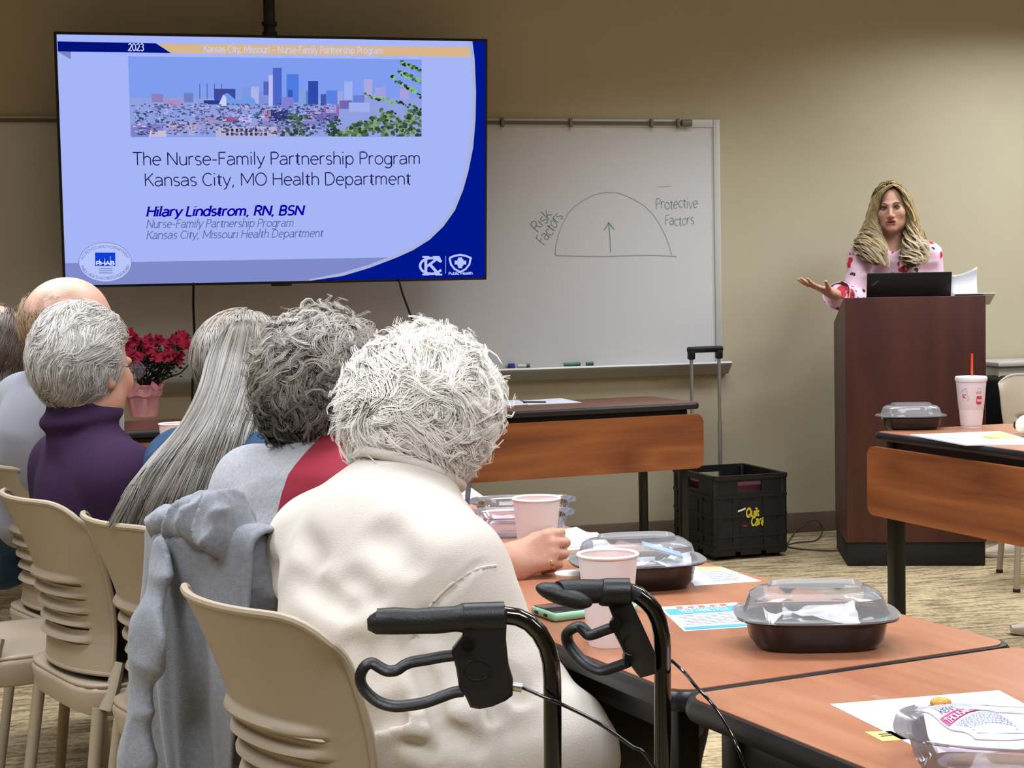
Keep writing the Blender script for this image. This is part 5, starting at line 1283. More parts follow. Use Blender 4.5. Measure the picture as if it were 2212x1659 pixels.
def hand_prims(sd, w, d, n, side, curl, s=1.0, spread=.0, thumb=(.75, .5), k=.006):
    """w wrist, d finger direction, n back of the hand, side = direction towards the thumb; curl per finger (3 angles)"""
    w, d, n = V3(w), V3(d), V3(n); d = d / np.linalg.norm(d); n = n - d * (n @ d); n = n / np.linalg.norm(n); t = V3(side); t = t - d * (t @ d) - n * (t @ n); t = t / np.linalg.norm(t)
    sd.cap(w - d * .02, w + d * .02, .024 * s, .025 * s, .02, (n, .72))
    kn = []
    for i, (o, l) in enumerate(((.029, .088), (.010, .092), (-.009, .087), (-.026, .078))):
        p = w + d * l * s + t * o * s; kn.append(p)
        sd.cap(w + d * .018 * s + t * o * .6 * s, p, .0125 * s, .0105 * s, .014)
    for i, L3 in enumerate(((.042, .026, .022), (.046, .029, .023), (.043, .027, .023), (.033, .021, .02))):
        p = kn[i]; a = 0; cu = curl[i] if isinstance(curl[0], (tuple, list)) else curl
        b0 = d + t * spread * (1.5 - i)
        b0 = b0 / np.linalg.norm(b0); rr = (.0095, .0085, .0075, .0065)
        for j in range(3):
            a += cu[j]; q = p + (b0 * math.cos(a) - n * math.sin(a)) * L3[j] * s
            sd.cap(p, q, rr[j] * s * (.85 if i == 3 else 1), rr[j + 1] * s * (.85 if i == 3 else 1), k); p = q
    p0 = w + d * .025 * s + t * .024 * s; a1, a2 = thumb
    p1 = p0 + (d * math.cos(a1) + t * math.sin(a1) - n * .35) * .042 * s; sd.cap(p0, p1, .0135 * s, .0105 * s, .012)
    p2 = p1 + (d * math.cos(a1 - a2) + t * math.sin(a1 - a2) - n * .5) * .034 * s; sd.cap(p1, p2, .0105 * s, .008 * s, k)
    return t

# ---------------------------------------------------------------- hair
def hair_mat(name, dark, light, rough=.45, spec=.4, glow=.04):
    mt, nt, b = nodes_of(name); L = nt.links.new
    a = ND(nt, 'ShaderNodeAttribute', attribute_name='shade'); r = ND(nt, 'ShaderNodeValToRGB'); e = r.color_ramp.elements
    e[0].position = .1; e[0].color = (*lin(dark), 1); e[1].position = .9; e[1].color = (*lin(light), 1)
    L(a.outputs['Fac'], r.inputs[0]); L(r.outputs[0], b.inputs['Base Color'])
    b.inputs['Roughness'].default_value = rough; b.inputs['Specular IOR Level'].default_value = spec
    tr = ND(nt, 'ShaderNodeBsdfTranslucent'); L(r.outputs[0], tr.inputs[0]); mx = ND(nt, 'ShaderNodeMixShader'); mx.inputs[0].default_value = glow
    L(b.outputs[0], mx.inputs[1]); L(tr.outputs[0], mx.inputs[2]); L(mx.outputs[0], nt.nodes['Material Output'].inputs[0])
    return mt
UPB = [.15]
def strands_mesh(paths, nrm, w0, w1, shade, soft=.72):
    """paths N x K x 3, nrm the outward side -> three-sided tapering tubes"""
    N, K, _ = paths.shape
    tg = np.gradient(paths, axis=1); tg /= np.linalg.norm(tg, axis=2, keepdims=True) + 1e-9
    b = np.cross(tg, nrm); b /= np.linalg.norm(b, axis=2, keepdims=True) + 1e-9
    n = np.cross(b, tg)
    w = np.linspace(1, 0, K)[None, :, None] ** .6 * (w0 - w1) + w1
    if np.ndim(w0) > 0: w = w1 + (np.asarray(w0)[:, None, None] - w1) * np.linspace(1, 0, K)[None, :, None] ** .6
    R3 = np.stack([paths + b * w, paths - b * w, paths + n * w * 1.1], 2)
    V = R3.reshape(-1, 3)
    base = (np.arange(N)[:, None, None] * K + np.arange(K - 1)[None, :, None]) * 3; j = np.arange(3)[None, None, :]; j2 = (j + 1) % 3
    F = np.stack([base + j, base + j2, base + 3 + j2, base + 3 + j], -1).reshape(-1, 4)
    own = np.stack([b - n * .5, -b - n * .5, n], 2); own /= np.linalg.norm(own, axis=3, keepdims=True) + 1e-9
    nm = own * (1 - soft) + nrm[:, :, None, :] * soft + np.array([0, 0, UPB[0]]); nm = nm / (np.linalg.norm(nm, axis=3, keepdims=True) + 1e-9)
    return V, F, np.repeat(shade, K * 3), nm.reshape(-1, 3)
def hair_obj(name, parts, m, base, parent):
    Vs, Fs, Ss, Ns = [], [], [], []; o = 0
    for q in parts:
        V, F, S_ = q[:3]; Vs.append(V); Fs.append(F + o); Ss.append(S_); o += len(V)
        if len(q) > 3: Ns.append(q[3])
        else: t_ = V - V.mean(0); Ns.append(t_ / (np.linalg.norm(t_, axis=1, keepdims=True) + 1e-9))
    V = np.concatenate(Vs) - np.array(base); me = np_mesh(name, V, np.concatenate(Fs)); me.materials.append(m)
    at = me.attributes.new('shade', 'FLOAT', 'POINT'); at.data.foreach_set('value', np.concatenate(Ss).astype(np.float32))
    me.polygons.foreach_set('use_smooth', np.ones(len(me.polygons), bool)); me.update()
    me.normals_split_custom_set_from_vertices(np.concatenate(Ns).astype(np.float32))
    ob = bpy.data.objects.new(name, me); COL.objects.link(ob); ob.parent = parent; return ob
def unit(v): return v / (np.linalg.norm(v, axis=-1, keepdims=True) + 1e-9)
def core_part(c, rad, R, keep, scale, shade=.05):
    q = MB(); q.ball((0, 0, 0), 1.0, 48, 32); D = np.array([tuple(v) for v in q.v]); P = c + (D * rad * scale) @ R.T
    Fq = [f for f in q.f if len(f) == 4 and all(keep(D[list(f)]))]
    tr = [f for f in q.f if len(f) == 3 and all(keep(D[list(f)]))]
    Fq += [(f[0], f[1], f[2], f[2]) for f in tr]
    return P, np.array([f for f in Fq if len(set(f)) == 4]), np.full(len(P), shade)
def locks(c, rad, R, keep, flow, n_clump, per, K, step, lift=.0, spread=.012, wave=(0, 1), s0=(.86, 1.0), w=(.0011, .0003), seed=1, tight=.35, shade_fn=None, jit=.35, end_spread=1.0):
    """overlapping locks lying on an ellipsoid; flow(dirs) gives their direction on it (own axes)"""
    g = np.random.default_rng(seed); c = V3(c)
    d = unit(g.normal(size=(n_clump * 4, 3))); d = d[keep(d)][:n_clump]; n = len(d)
    s = g.uniform(*s0, n); jv = g.normal(size=(n, 3)) * jit; G = []; Nn = []
    r = V3(rad)
    ln = g.uniform(.7, 1.25, n)
    for i in range(K):
        G.append(c + (d * r * s[:, None]) @ R.T); Nn.append(unit((d / r) @ R.T))
        t = unit(flow(d)) + jv; t = t - d * (t * d).sum(1, keepdims=True)
        d = unit(d + unit(t) * (step * ln)[:, None]); s = s + lift * 2 * (i / K) / K
    G = np.stack(G, 1); Nn = np.stack(Nn, 1); tg = unit(np.gradient(G, axis=1)); B = unit(np.cross(tg, Nn))
    u = np.linspace(0, 1, K)[None, :]
    ph = g.uniform(0, 6.28, (n, 1)); fq = wave[1] * g.uniform(.7, 1.4, (n, 1)); am = wave[0] * g.uniform(.5, 1.4, (n, 1))
    G = G + B * (am * np.sin(fq * u * 6.28 + ph) * (.25 + .75 * u))[:, :, None] + Nn * (am * .8 * np.cos(fq * u * 6.28 + ph) * (.25 + .75 * u))[:, :, None]
    P = np.repeat(G, per, 0); NB = np.repeat(B, per, 0); NN = np.repeat(Nn, per, 0); m = len(P)
    o1 = g.normal(size=(m, 1)) * spread; o2 = np.abs(g.normal(size=(m, 1))) * spread * .5
    pr = (1 - (1 - tight) * u ** .8) * end_spread
    P = P + NB * (o1 * pr)[:, :, None] + NN * (o2 * pr)[:, :, None]
    # flyaway waviness of each strand
    P = P + NB * (np.sin(u * g.uniform(4, 10, (m, 1)) + g.uniform(0, 6, (m, 1))) * .0012)[:, :, None]
    cs = np.repeat(g.uniform(0, 1, n), per); sh = np.clip(.55 * cs + .45 * g.uniform(0, 1, m), 0, 1)
    if shade_fn is not None: sh = np.clip(sh + shade_fn(np.repeat(((G[:, 0] - c) @ R) / r, per, 0)), 0, 1)
    return strands_mesh(P, NN, w[0], w[1], sh)
def sheet_hair(A, B, bulge, n_clump, per, K=20, thick=.02, spread=.008, wave=(0, 2), w=(.0011, .0004), seed=1, tight=.5, cut=(.85, 1.0), start=(0, 0), out_dir=None, shade=(0, 1), curl=0.0, gather=0.0):
    """hair hanging between two edge curves A and B; bulge lifts the middle along out_dir"""
    g = np.random.default_rng(seed); A, B = crom(A, 40), crom(B, 40); od = V3(out_dir)
    s = g.uniform(0, 1, n_clump); lay = g.uniform(0, 1, n_clump); c1 = g.uniform(*cut, n_clump); c0 = g.uniform(*start, n_clump)
    t = c0[:, None] + (c1 - c0)[:, None] * np.linspace(0, 1, K)[None]; ti = np.clip(t * 39, 0, 38.999); i = ti.astype(int); f = (ti - i)[..., None]
    a = A[i] * (1 - f) + A[i + 1] * f; b = B[i] * (1 - f) + B[i + 1] * f
    sg = s[:, None] + gather * (np.round(s * 7) / 7 - s)[:, None] * np.linspace(0, 1, K)[None]
    G = a + (b - a) * sg[..., None]; bl = np.interp(t, np.linspace(0, 1, len(bulge)), bulge) * (4 * s * (1 - s))[:, None]
    G = G + od * (bl - thick * lay[:, None])[..., None]
    tg = unit(np.gradient(G, axis=1)); S_ = unit(b - a); Nn = unit(np.cross(S_, tg)); Nn *= np.sign((Nn @ od))[..., None] + 1e-6; Nn = unit(Nn)
    u = np.linspace(0, 1, K)[None]; ph = g.uniform(0, 6.28, (n_clump, 1)); am = wave[0] * g.uniform(.5, 1.4, (n_clump, 1)); fq = wave[1] * g.uniform(.8, 1.25, (n_clump, 1))
    G = G + S_ * (am * np.sin(fq * u * 6.28 + ph) * u)[..., None] + Nn * (am * np.cos(fq * u * 6.28 + ph) * u * (1 + curl))[..., None]
    P = np.repeat(G, per, 0); NB = np.repeat(S_, per, 0); NN = np.repeat(Nn, per, 0); m = len(P)
    pr = 1 - (1 - tight) * u
    P = P + NB * (g.normal(size=(m, 1)) * spread * pr)[..., None] + NN * (g.normal(size=(m, 1)) * spread * .5 * pr)[..., None]
    P = P + NB * (np.sin(u * g.uniform(3, 8, (m, 1)) + g.uniform(0, 6, (m, 1))) * .0015)[..., None]
    sh = np.clip(shade[0] + (shade[1] - shade[0]) * (.5 * np.repeat(g.uniform(0, 1, n_clump) * (1 - .5 * lay), per) + .5 * g.uniform(0, 1, m)), 0, 1)
    return strands_mesh(P, NN, w[0], w[1], sh)

# ---------------------------------------------------------------- people
M_skin = mat('skin_fair', 'c4947c', .5, spec=.35, sss=.15, var=.05, vscale=45, bump=.12, bscale=220)
M_skin2 = mat('skin_pale', 'dbac98', .42, spec=.45, sss=.15, var=.05, vscale=30, bump=.06, bscale=260)
M_lip = mat('lips', '9a4a4c', .4)
def fabric(name, c, var=.05, bs=700, rough=.9, bump=.25, vscale=350, sheen=.2): return mat(name, c, rough, spec=.15, var=var, vscale=vscale, bump=bump, bscale=bs, sheen=sheen)
M_trouser = fabric('dark_trousers', '14141a'); M_denim = mat('denim', '2f4560', .85, spec=.15, var=.22, vscale=28, bump=.3, bscale=600)
def seated(pelvis, chest, neck, face, sh_half, elbR, elbL, haR, haL, bulk=1.0, sh_drop=.02):
    """skeleton of a seated figure in camera-ground axes"""
    R = frame(face); r, f, u = R[:, 0], R[:, 1], R[:, 2]; J = dict(R=R, r=r, f=f)
    J['pel'], J['chest'], J['neck'] = V3(pelvis), V3(chest), V3(neck)
    J['shR'] = J['chest'] + r * sh_half + u * .03; J['shL'] = J['chest'] - r * sh_half + u * .03
    J['elR'], J['elL'], J['haR'], J['haL'] = V3(elbR), V3(elbL), V3(haR), V3(haL)
    J['knR'] = J['pel'] + f * .43 + r * .11 + u * (-.02); J['knL'] = J['pel'] + f * .43 - r * .11 + u * (-.02)
    for s in 'RL':
        k = J['kn' + s]; J['an' + s] = V3(k[0] - f[0] * .02, k[1] - f[1] * .02, .09); J['to' + s] = J['an' + s] + f * .15 + V3(0, 0, -.05)
    return J
def body_prims(sd, J, torso=True, arms=True, legs=True, b=1.0):
    R, f, r = J['R'], J['f'], J['r']; fl = (f, .74); up = V3(0, 0, 1)
    w = J['pel'] * .5 + J['chest'] * .5
    if torso:
        sd.cap(J['pel'] - r * .06 + up * .01, J['pel'] + r * .06 + up * .01, .115 * b, k=.06); sd.cap(J['pel'] + up * .04, w, .145 * b, .135 * b, .06, fl); sd.cap(w, J['chest'] - up * .05, .135 * b, .145 * b, .06, fl)
        sd.cap(J['shL'] - up * .015, J['shR'] - up * .015, .058 * b, k=.06); sd.cap(J['chest'] - up * .03, J['neck'], .115 * b, .052, .06, fl)
        for s in 'RL': sd.cap(J['neck'] - up * .01, J['sh' + s] + up * .005, .036, .045 * b, .05)
    if arms:
        for s in 'RL': sd.cap(J['sh' + s] - up * .01, J['el' + s], .053 * b, .042 * b, .04); sd.cap(J['el' + s], J['ha' + s], .043 * b, .027 * b, .03)
    if legs:
        for s, q in (('R', 1), ('L', -1)):
            sd.cap(J['pel'] + r * q * .09, J['kn' + s], .088 * b, .062 * b, .05); sd.cap(J['kn' + s], J['an' + s], .06 * b, .04 * b, .03); sd.cap(J['an' + s] - up * .02, J['to' + s], .035, .03, .02)
    return sd
def finish_person(name_label, base):
    pass
def person(label, J, headc, HR, base, skin, hs=1.0, hands=True, voxel=.009, hand_fn=None, group=None):
    sd = Sdf(); body_prims(sd, J, b=.9); head_prims(sd, headc, HR, hs, neck=J['neck'] - V3(0, 0, .02))
    if hand_fn: hand_fn(sd)
    o = sdf_obj('person', sd, voxel, skin, base)
    o.location = W(base[0], base[1], base[2]); o.rotation_euler = (0, 0, CROT); tag(o, label, 'person'); return o
def sleeves(J, s_list, r0, r1, sd, cut=1.0, k=.05):
    for s in s_list:
        sh, el, ha = J['sh' + s], J['el' + s], J['ha' + s]; e = el + (ha - el) * cut
        sd.cap(sh - V3(0, 0, .01), el, r0, r0 * .9, k); sd.cap(el, e, r0 * .88, r1, k)
def lap_hand(J, s, sd):
    w = J['ha' + s]; d = unit(J['ha' + s] - J['el' + s]); hand_prims(sd, w, d, V3(0, 0, 1), (J['r'] if s == 'L' else -J['r']), (.3, .4, .3))
up_ = V3(0, 0, 1)
def D(px, py, d): return np.array(at_d(px, py, d))
def allk(d): return np.ones(len(d), bool)
def nape_keep(fl, cosf=.45, zcut=-.75):
    """keep hair off the face side; fl = facing in the hair's own axes (0,1,0)"""
    return lambda d: ((d[:, 1] < cosf) | (d[:, 2] > .45)) & (d[:, 2] > zcut)

# ---- white-haired woman in the cream sweatshirt (nearest)
def white_woman():
    face = 42; R = frame(face); r, f = R[:, 0], R[:, 1]
    pel = V3(-.16, 2.43, .585); chest = D(825, 1165, 2.50); neck = D(872, 1048, 2.56)
    J = seated(pel, chest, neck, face, .165, D(1185, 1600, 2.33), chest - r * .215 + f * .04 - up_ * .25, pel + f * .13 + r * .05 + up_ * .115, pel + f * .12 - r * .06 + up_ * .12)
    J['shR'] = J['shR'] - up_ * .050 - r * .012; J['shL'] = J['shL'] - up_ * .045 + r * .012
    base = V3(pel[0], pel[1], 0); hc = D(915, 925, 2.60); HR = frame(55, -14, 4)
    o = person('person with short fluffy white hair in a cream sweatshirt, seated nearest the camera', J, hc, HR, base, M_skin2, 1.0)
    # sweatshirt
    sd = Sdf(); fl = (f, .80); w = pel * .5 + chest * .5 - f * .02
    sd.cap(pel - r * .10 + up_ * .02, pel + r * .10 + up_ * .02, .13, k=.08); sd.cap(pel + up_ * .06, w, .18, .17, .07, fl); sd.cap(w, chest - up_ * .05, .168, .15, .07, fl)
    sd.cap(J['shL'] - up_ * .03, J['shR'] - up_ * .03, .064, k=.08); sd.cap(chest - up_ * .02, neck - up_ * .01, .125, .07, .06, fl)
    for s in 'RL': sd.cap(neck - up_ * .025, J['sh' + s] - up_ * .01, .055, .066, .06)
    sleeves(J, 'RL', .072, .05, sd, .85, .045)
    er = J['elR']; sd.ell(er + V3(.02, -.01, -.02), (.075, .075, .085), None, .05)
    ca = (f * .55 + up_ * .83)
    K4 = lambda *ps: [(700 + x / 2.724, 1050 + y / 2.724) for x, y in ps]
    cf = creases(sd, [
        (K4((993, 455), (900, 470), (800, 560), (700, 660), (640, 720)), 0.0051, 0.0040, 0.59), (K4((545, 870), (520, 930), (535, 1010)), 0.0068, 0.0101, 0.36),
        (K4((530, 960), (570, 1070), (620, 1180), (640, 1260), (690, 1420), (730, 1510), (830, 1620)), 0.0136, 0.0223, 0.36),
        (K4((-330, 480), (-200, 520), (0, 640), (150, 720), (260, 790)), 0.0170, 0.0121, 0.43), (K4((60, 540), (180, 560), (280, 650), (340, 740)), 0.0153, 0.0091, 0.43),
        (K4((30, 1490), (200, 1445), (350, 1405), (500, 1385), (690, 1390)), 0.0110, 0.0182, 0.50), (K4((-20, 1590), (120, 1540), (250, 1490), (340, 1440)), 0.0102, 0.0121, 0.43),
        (K4((-60, 1290), (120, 1330), (320, 1330), (480, 1290), (610, 1230)), 0.0153, 0.0121, 0.50), (K4((-60, 1100), (60, 1130), (170, 1200), (230, 1280)), 0.0119, 0.0101, 0.43),
        (K4((690, 1400), (830, 1480), (950, 1590)), 0.0119, 0.0121, 0.50), (K4((900, 1180), (980, 1290), (1010, 1420)), 0.0153, 0.0121, 0.43), (K4((1000, 1050), (1100, 1180), (1180, 1330)), 0.0153, 0.0101, 0.43),
        (K4((230, 230), (380, 320), (500, 440), (560, 560)), 0.0221, 0.0091, 0.43), (K4((-160, 250), (-60, 380), (-20, 520)), 0.0221, 0.0091, 0.43), (K4((330, 850), (420, 960), (520, 980)), 0.0153, 0.0101, 0.43),
        (K4((100, 900), (230, 960), (330, 1060)), 0.0170, 0.0091, 0.43), (K4((560, 700), (620, 820), (640, 960)), 0.0153, 0.0071, 0.43), (K4((420, 1480), (560, 1520), (690, 1600)), 0.0119, 0.0101, 0.43), (K4((-420, 560), (-400, 640), (-360, 720)), 0.0102, 0.0101, 0.43)], 1.9, 3.0)
    def wr(P):
        q = np.stack([P @ r, P @ f, P[:, 2]], 1)
        lo = np.clip((1.0 - P[:, 2]) / .45, 0, 1); ww = .06 * noise3(q * 4, 21)
        al = q[:, 0] * .75 + q[:, 2] * .66; ac = -q[:, 0] * .66 + q[:, 2] * .75 + ww
        n1 = noise3(np.stack([al * 3.2, q[:, 1] * 4, ac * 17], 1), 3); n2 = noise3(np.stack([al * 5, q[:, 1] * 6, ac * 30], 1), 8); n3 = noise3(np.stack([q[:, 0] * 4, q[:, 1] * 4, (q[:, 2] + ww) * 22], 1), 14)
        low = np.clip((.78 - P[:, 2]) / .15, 0, 1)
        return cf(P) + (.004 + .012 * lo) * (1 - low * .6) * n1 + (.002 + .006 * lo) * n2 + .022 * low * n3
    sd.wr = wr
    sd.p.append(('c', neck + up_ * .06 + f * .015, neck + up_ * .2 + f * .05, .06, .1, .02, None, True))
    M_cream = fabric('cream_fleece', 'd0c7bb', .03, 500, bump=.22)
    sw = sdf_obj('sweatshirt', sd, .0075, M_cream, base, o)
    # raised seams on the right sleeve
    q = MB(); pts = [D(*p) for p in ((1072, 1222, 2.36), (1030, 1230, 2.33), (985, 1255, 2.31), (945, 1290, 2.30), (915, 1330, 2.30), (893, 1375, 2.31))]
    ds = []
    for p in crom(pts, 90):
        e = p.copy(); dirv = unit(e - np.array([0, 0, CAMZ]))
        x = np.array([0, 0, CAMZ])
        t = np.linspace(1.9, 2.9, 240)[:, None]; ray_ = x + dirv * t; dv = sd.ev(ray_); k = np.argmax(dv < .0005); ds.append(x + dirv * (t[k] - .0012) if dv[k] < .0005 else p)
    q.tube([Vector(p - base) for p in ds], .0022, 6); q.build('sleeve_seam', M_cream, sw)
    # neckband
    rn = []
    for a in np.linspace(0, 2 * PI, 33)[:-1]: rn.append(Vector(neck + up_ * (.022 - .035 * math.sin(a)) + r * math.cos(a) * .083 + f * (math.sin(a) * .078 + .012) - base))
    q = MB(); q.tube(rn, .0085, 10, closed=True); q.build('neckband', M_cream, sw)
    q = MB(); q.tube([v * .0 + Vector(((v.x - (neck - base)[0]) * .82 + (neck - base)[0], (v.y - (neck - base)[1]) * .82 + (neck - base)[1], v.z + .006)) for v in rn], .008, 10, closed=True); q.build('red_collar', fabric('red_collar', '8e1f33'), o)
    tr = Sdf(); body_prims(tr, J, False, False, True, 1.06); tr.cap(pel - r * .08, pel + r * .08, .125, k=.05); sdf_obj('trousers', tr, .011, M_trouser, base, o)
    # hair: a fluffy cloud swirling out of the crown
    c = D(910, 882, 2.60); HRr = frame(55); rad = V3(.120, .120, .118)
    UPB[0] = .5
    wl = unit(V3(.02, -.95, .02))
    def keep(d): return ((d[:, 1] < .42) | (d[:, 2] > .35)) & (d[:, 2] > -.93)
    def flow(d):
        out = d - wl * (d @ wl)[:, None]
        sw_ = np.cross(np.broadcast_to(wl, d.shape), d)
        n = np.stack([noise3(d * 3.2 + 5, k) for k in (1, 2, 3)], 1)
        return unit(out) * .9 + sw_ * .5 + np.array([0, 0, -.25]) + n * 2.4
    M_h = hair_mat('hair_white', 'e0d5c6', 'f8f1e6', .5, .25)
    parts = [core_part(c, rad, HRr, keep, .93, .8),
             locks(c, rad, HRr, keep, flow, 2300, 13, 16, .065, .07, .007, (.011, 1.1), (.93, .99), (.00065, .00025), 3, .5, jit=.28),
             locks(c, rad, HRr, keep, flow, 700, 7, 16, .065, .17, .006, (.014, 1.2), (.95, 1.0), (.0005, .0002), 4, .45, jit=.45)]
    low = lambda d: (d[:, 2] < -.35) & (d[:, 2] > -.98) & (d[:, 1] < .55)
    parts.append(locks(c, rad, HRr, low, lambda d: flow(d) * .5 + np.array([0, 0, -1.0]), 260, 10, 12, .075, .12, .009, (.011, .9), (.85, .98), (.0008, .0003), 6, .2, jit=.35))
    UPB[0] = .15
    hair_obj('hair', parts, M_h, base, o)
    return J
JW = white_woman()

# ---- grey-haired woman in the grey and red raglan
def grey_woman():
    face = 45; R = frame(face); r, f = R[:, 0], R[:, 1]
    pel = V3(-.34, 2.89, .585); chest = D(690, 1092, 2.90); neck = D(698, 992, 2.93)
    wrist = D(1098, 1222, 2.975)
    J = seated(pel, chest, neck, face, .175, D(985, 1212, 2.90), chest - r * .20 + f * .0 - up_ * .25, wrist, pel + f * .12 - r * .03 + up_ * .12)
    base = V3(pel[0], pel[1], 0); hc = D(700, 850, 2.93); HR = frame(58, -4)
    kn_d = unit(D(1168, 1195, 2.975) - wrist)
    def hnd(sd):
        hand_prims(sd, wrist, kn_d, V3(.10, -.92, .42), V3(-.15, .35, 1.0), ((.9, 1.1, .7), (1.0, 1.15, .7), (1.1, 1.15, .7), (1.2, 1.15, .7)), .95, .03, (.25, .1))
        sd.cap(J['elR'], wrist, .047, .029, .03)
        lap_hand(J, 'L', sd)
    o = person('person with curly grey hair in a grey and red top, hand round a white cup', J, hc, HR, base, M_skin, 1.0, hand_fn=hnd, voxel=.0055)
    sd = Sdf(); fl = (f, .78); w = pel * .5 + chest * .5
    sd.cap(pel - r * .08, pel + r * .08, .13, k=.07); sd.cap(pel + up_ * .06, w, .16, .145, .07, fl); sd.cap(w, chest - up_ * .05, .145, .145, .07, fl)
    sd.cap(J['shL'] - up_ * .02, J['shR'] - up_ * .02, .072, k=.07); sd.cap(chest - up_ * .02, neck - up_ * .005, .125, .068, .06, fl)
    for s in 'RL': sd.cap(neck - up_ * .02, J['sh' + s], .05, .058, .06)
    sleeves(J, 'R', .060, .052, sd, .34); sleeves(J, 'L', .066, .046, sd, .9)
    sd.wr = folds([(.007, (5, 5, 10), 4, None), (.003, (9, 9, 14), 9, None)])
    sd.p.append(('c', neck + up_ * .055 + f * .01, neck + up_ * .18 + f * .04, .055, .09, .015, None, True))
    M_hg = fabric('heather_grey', 'a3a3a6', .14, 500, vscale=160); M_red = fabric('red_jersey', '8e1c30', .04)
    def paint(P):
        # the raglan: body red between two slanted seams, sleeves grey
        q = P - chest; x = q @ r; z = q[:, 2]; bound = .045 - np.clip(.10 - z, 0, 1) * .10
        return x - bound
    rt = sdf_obj('raglan_top', sd, .008, M_hg, base, o)
    co = np.empty(len(rt.data.vertices) * 3, np.float32); rt.data.vertices.foreach_get('co', co)
    at = rt.data.attributes.new('seam', 'FLOAT', 'POINT'); at.data.foreach_set('value', paint(co.reshape(-1, 3).astype(float) + base).astype(np.float32))
    nt = M_hg.node_tree; bs_ = nt.nodes['Principled BSDF']; src = bs_.inputs['Base Color'].links[0].from_socket
    an = ND(nt, 'ShaderNodeAttribute', attribute_name='seam'); gt = ND(nt, 'ShaderNodeMath', operation='GREATER_THAN'); gt.inputs[1].default_value = 0; nt.links.new(an.outputs['Fac'], gt.inputs[0])
    mx = ND(nt, 'ShaderNodeMix', data_type='RGBA'); nt.links.new(gt.outputs[0], mx.inputs[0]); nt.links.new(src, mx.inputs[6]); mx.inputs[7].default_value = (*lin('8e1c30'), 1); nt.links.new(mx.outputs[2], bs_.inputs['Base Color'])
    tr = Sdf(); body_prims(tr, J, False, False, True, 1.06); tr.cap(pel - r * .08, pel + r * .08, .125, k=.05); sdf_obj('trousers', tr, .011, M_trouser, base, o)
    # gold ring
    t_ = unit(np.cross(V3(.10, -.92, .42), kn_d)); 
    rg = D(1193, 1219, 2.96); q = MB(); q.tube([Vector(rg + V3(.000, .004, 0) + V3(.25, .1, 1) * .0 + (V3(0, 1, 0) * math.cos(a) + V3(-.35, 0, .93) * math.sin(a)) * .0095 - base) for a in np.linspace(0, 2 * PI, 25)[:-1]], .0016, 8, closed=True)
    q.build('gold_ring', mat('gold', 'd9a94e', .25, metal=1.0), o)
    c = D(692, 824, 2.94); HRr = frame(58); rad = V3(.122, .124, .130)
    def keep(d): return ((d[:, 1] < .42) | (d[:, 2] > .35)) & (d[:, 2] > -.95)
    def flow(d):
        n = np.stack([noise3(d * 4.5 + 2, k) for k in (4, 5, 6)], 1)
        return np.array([0, -.25, -.75]) + n * 4.5
    M_h = hair_mat('hair_salt', '1d1813', 'aca296', .42, .4)
    top = lambda d0: np.clip(d0[:, 2] * .40 + np.clip(np.abs(d0[:, 0]) - .35, 0, 1) * .40 - .08, -.4, .45)
    parts = [core_part(c, rad, HRr, keep, .86, .1),
             locks(c, rad, HRr, keep, flow, 1900, 10, 16, .06, .06, .006, (.011, 1.5), (.84, .97), (.0007, .00025), 13, .3, shade_fn=top, jit=.5),
             locks(c, rad, HRr, keep, flow, 420, 7, 16, .06, .16, .006, (.013, 1.7), (.90, .99), (.0006, .0002), 14, .35, shade_fn=top, jit=.6)]
    low = lambda d: (d[:, 2] < -.3) & (d[:, 2] > -.98) & (d[:, 1] < .5)
    parts.append(locks(c, rad, HRr, low, lambda d: flow(d) * .5 + np.array([0, 0, -1.0]), 300, 9, 14, .07, .08, .007, (.014, 1.3), (.86, .98), (.0008, .0003), 16, .3, shade_fn=top, jit=.4))
    hair_obj('hair', parts, M_h, base, o)
grey_woman()

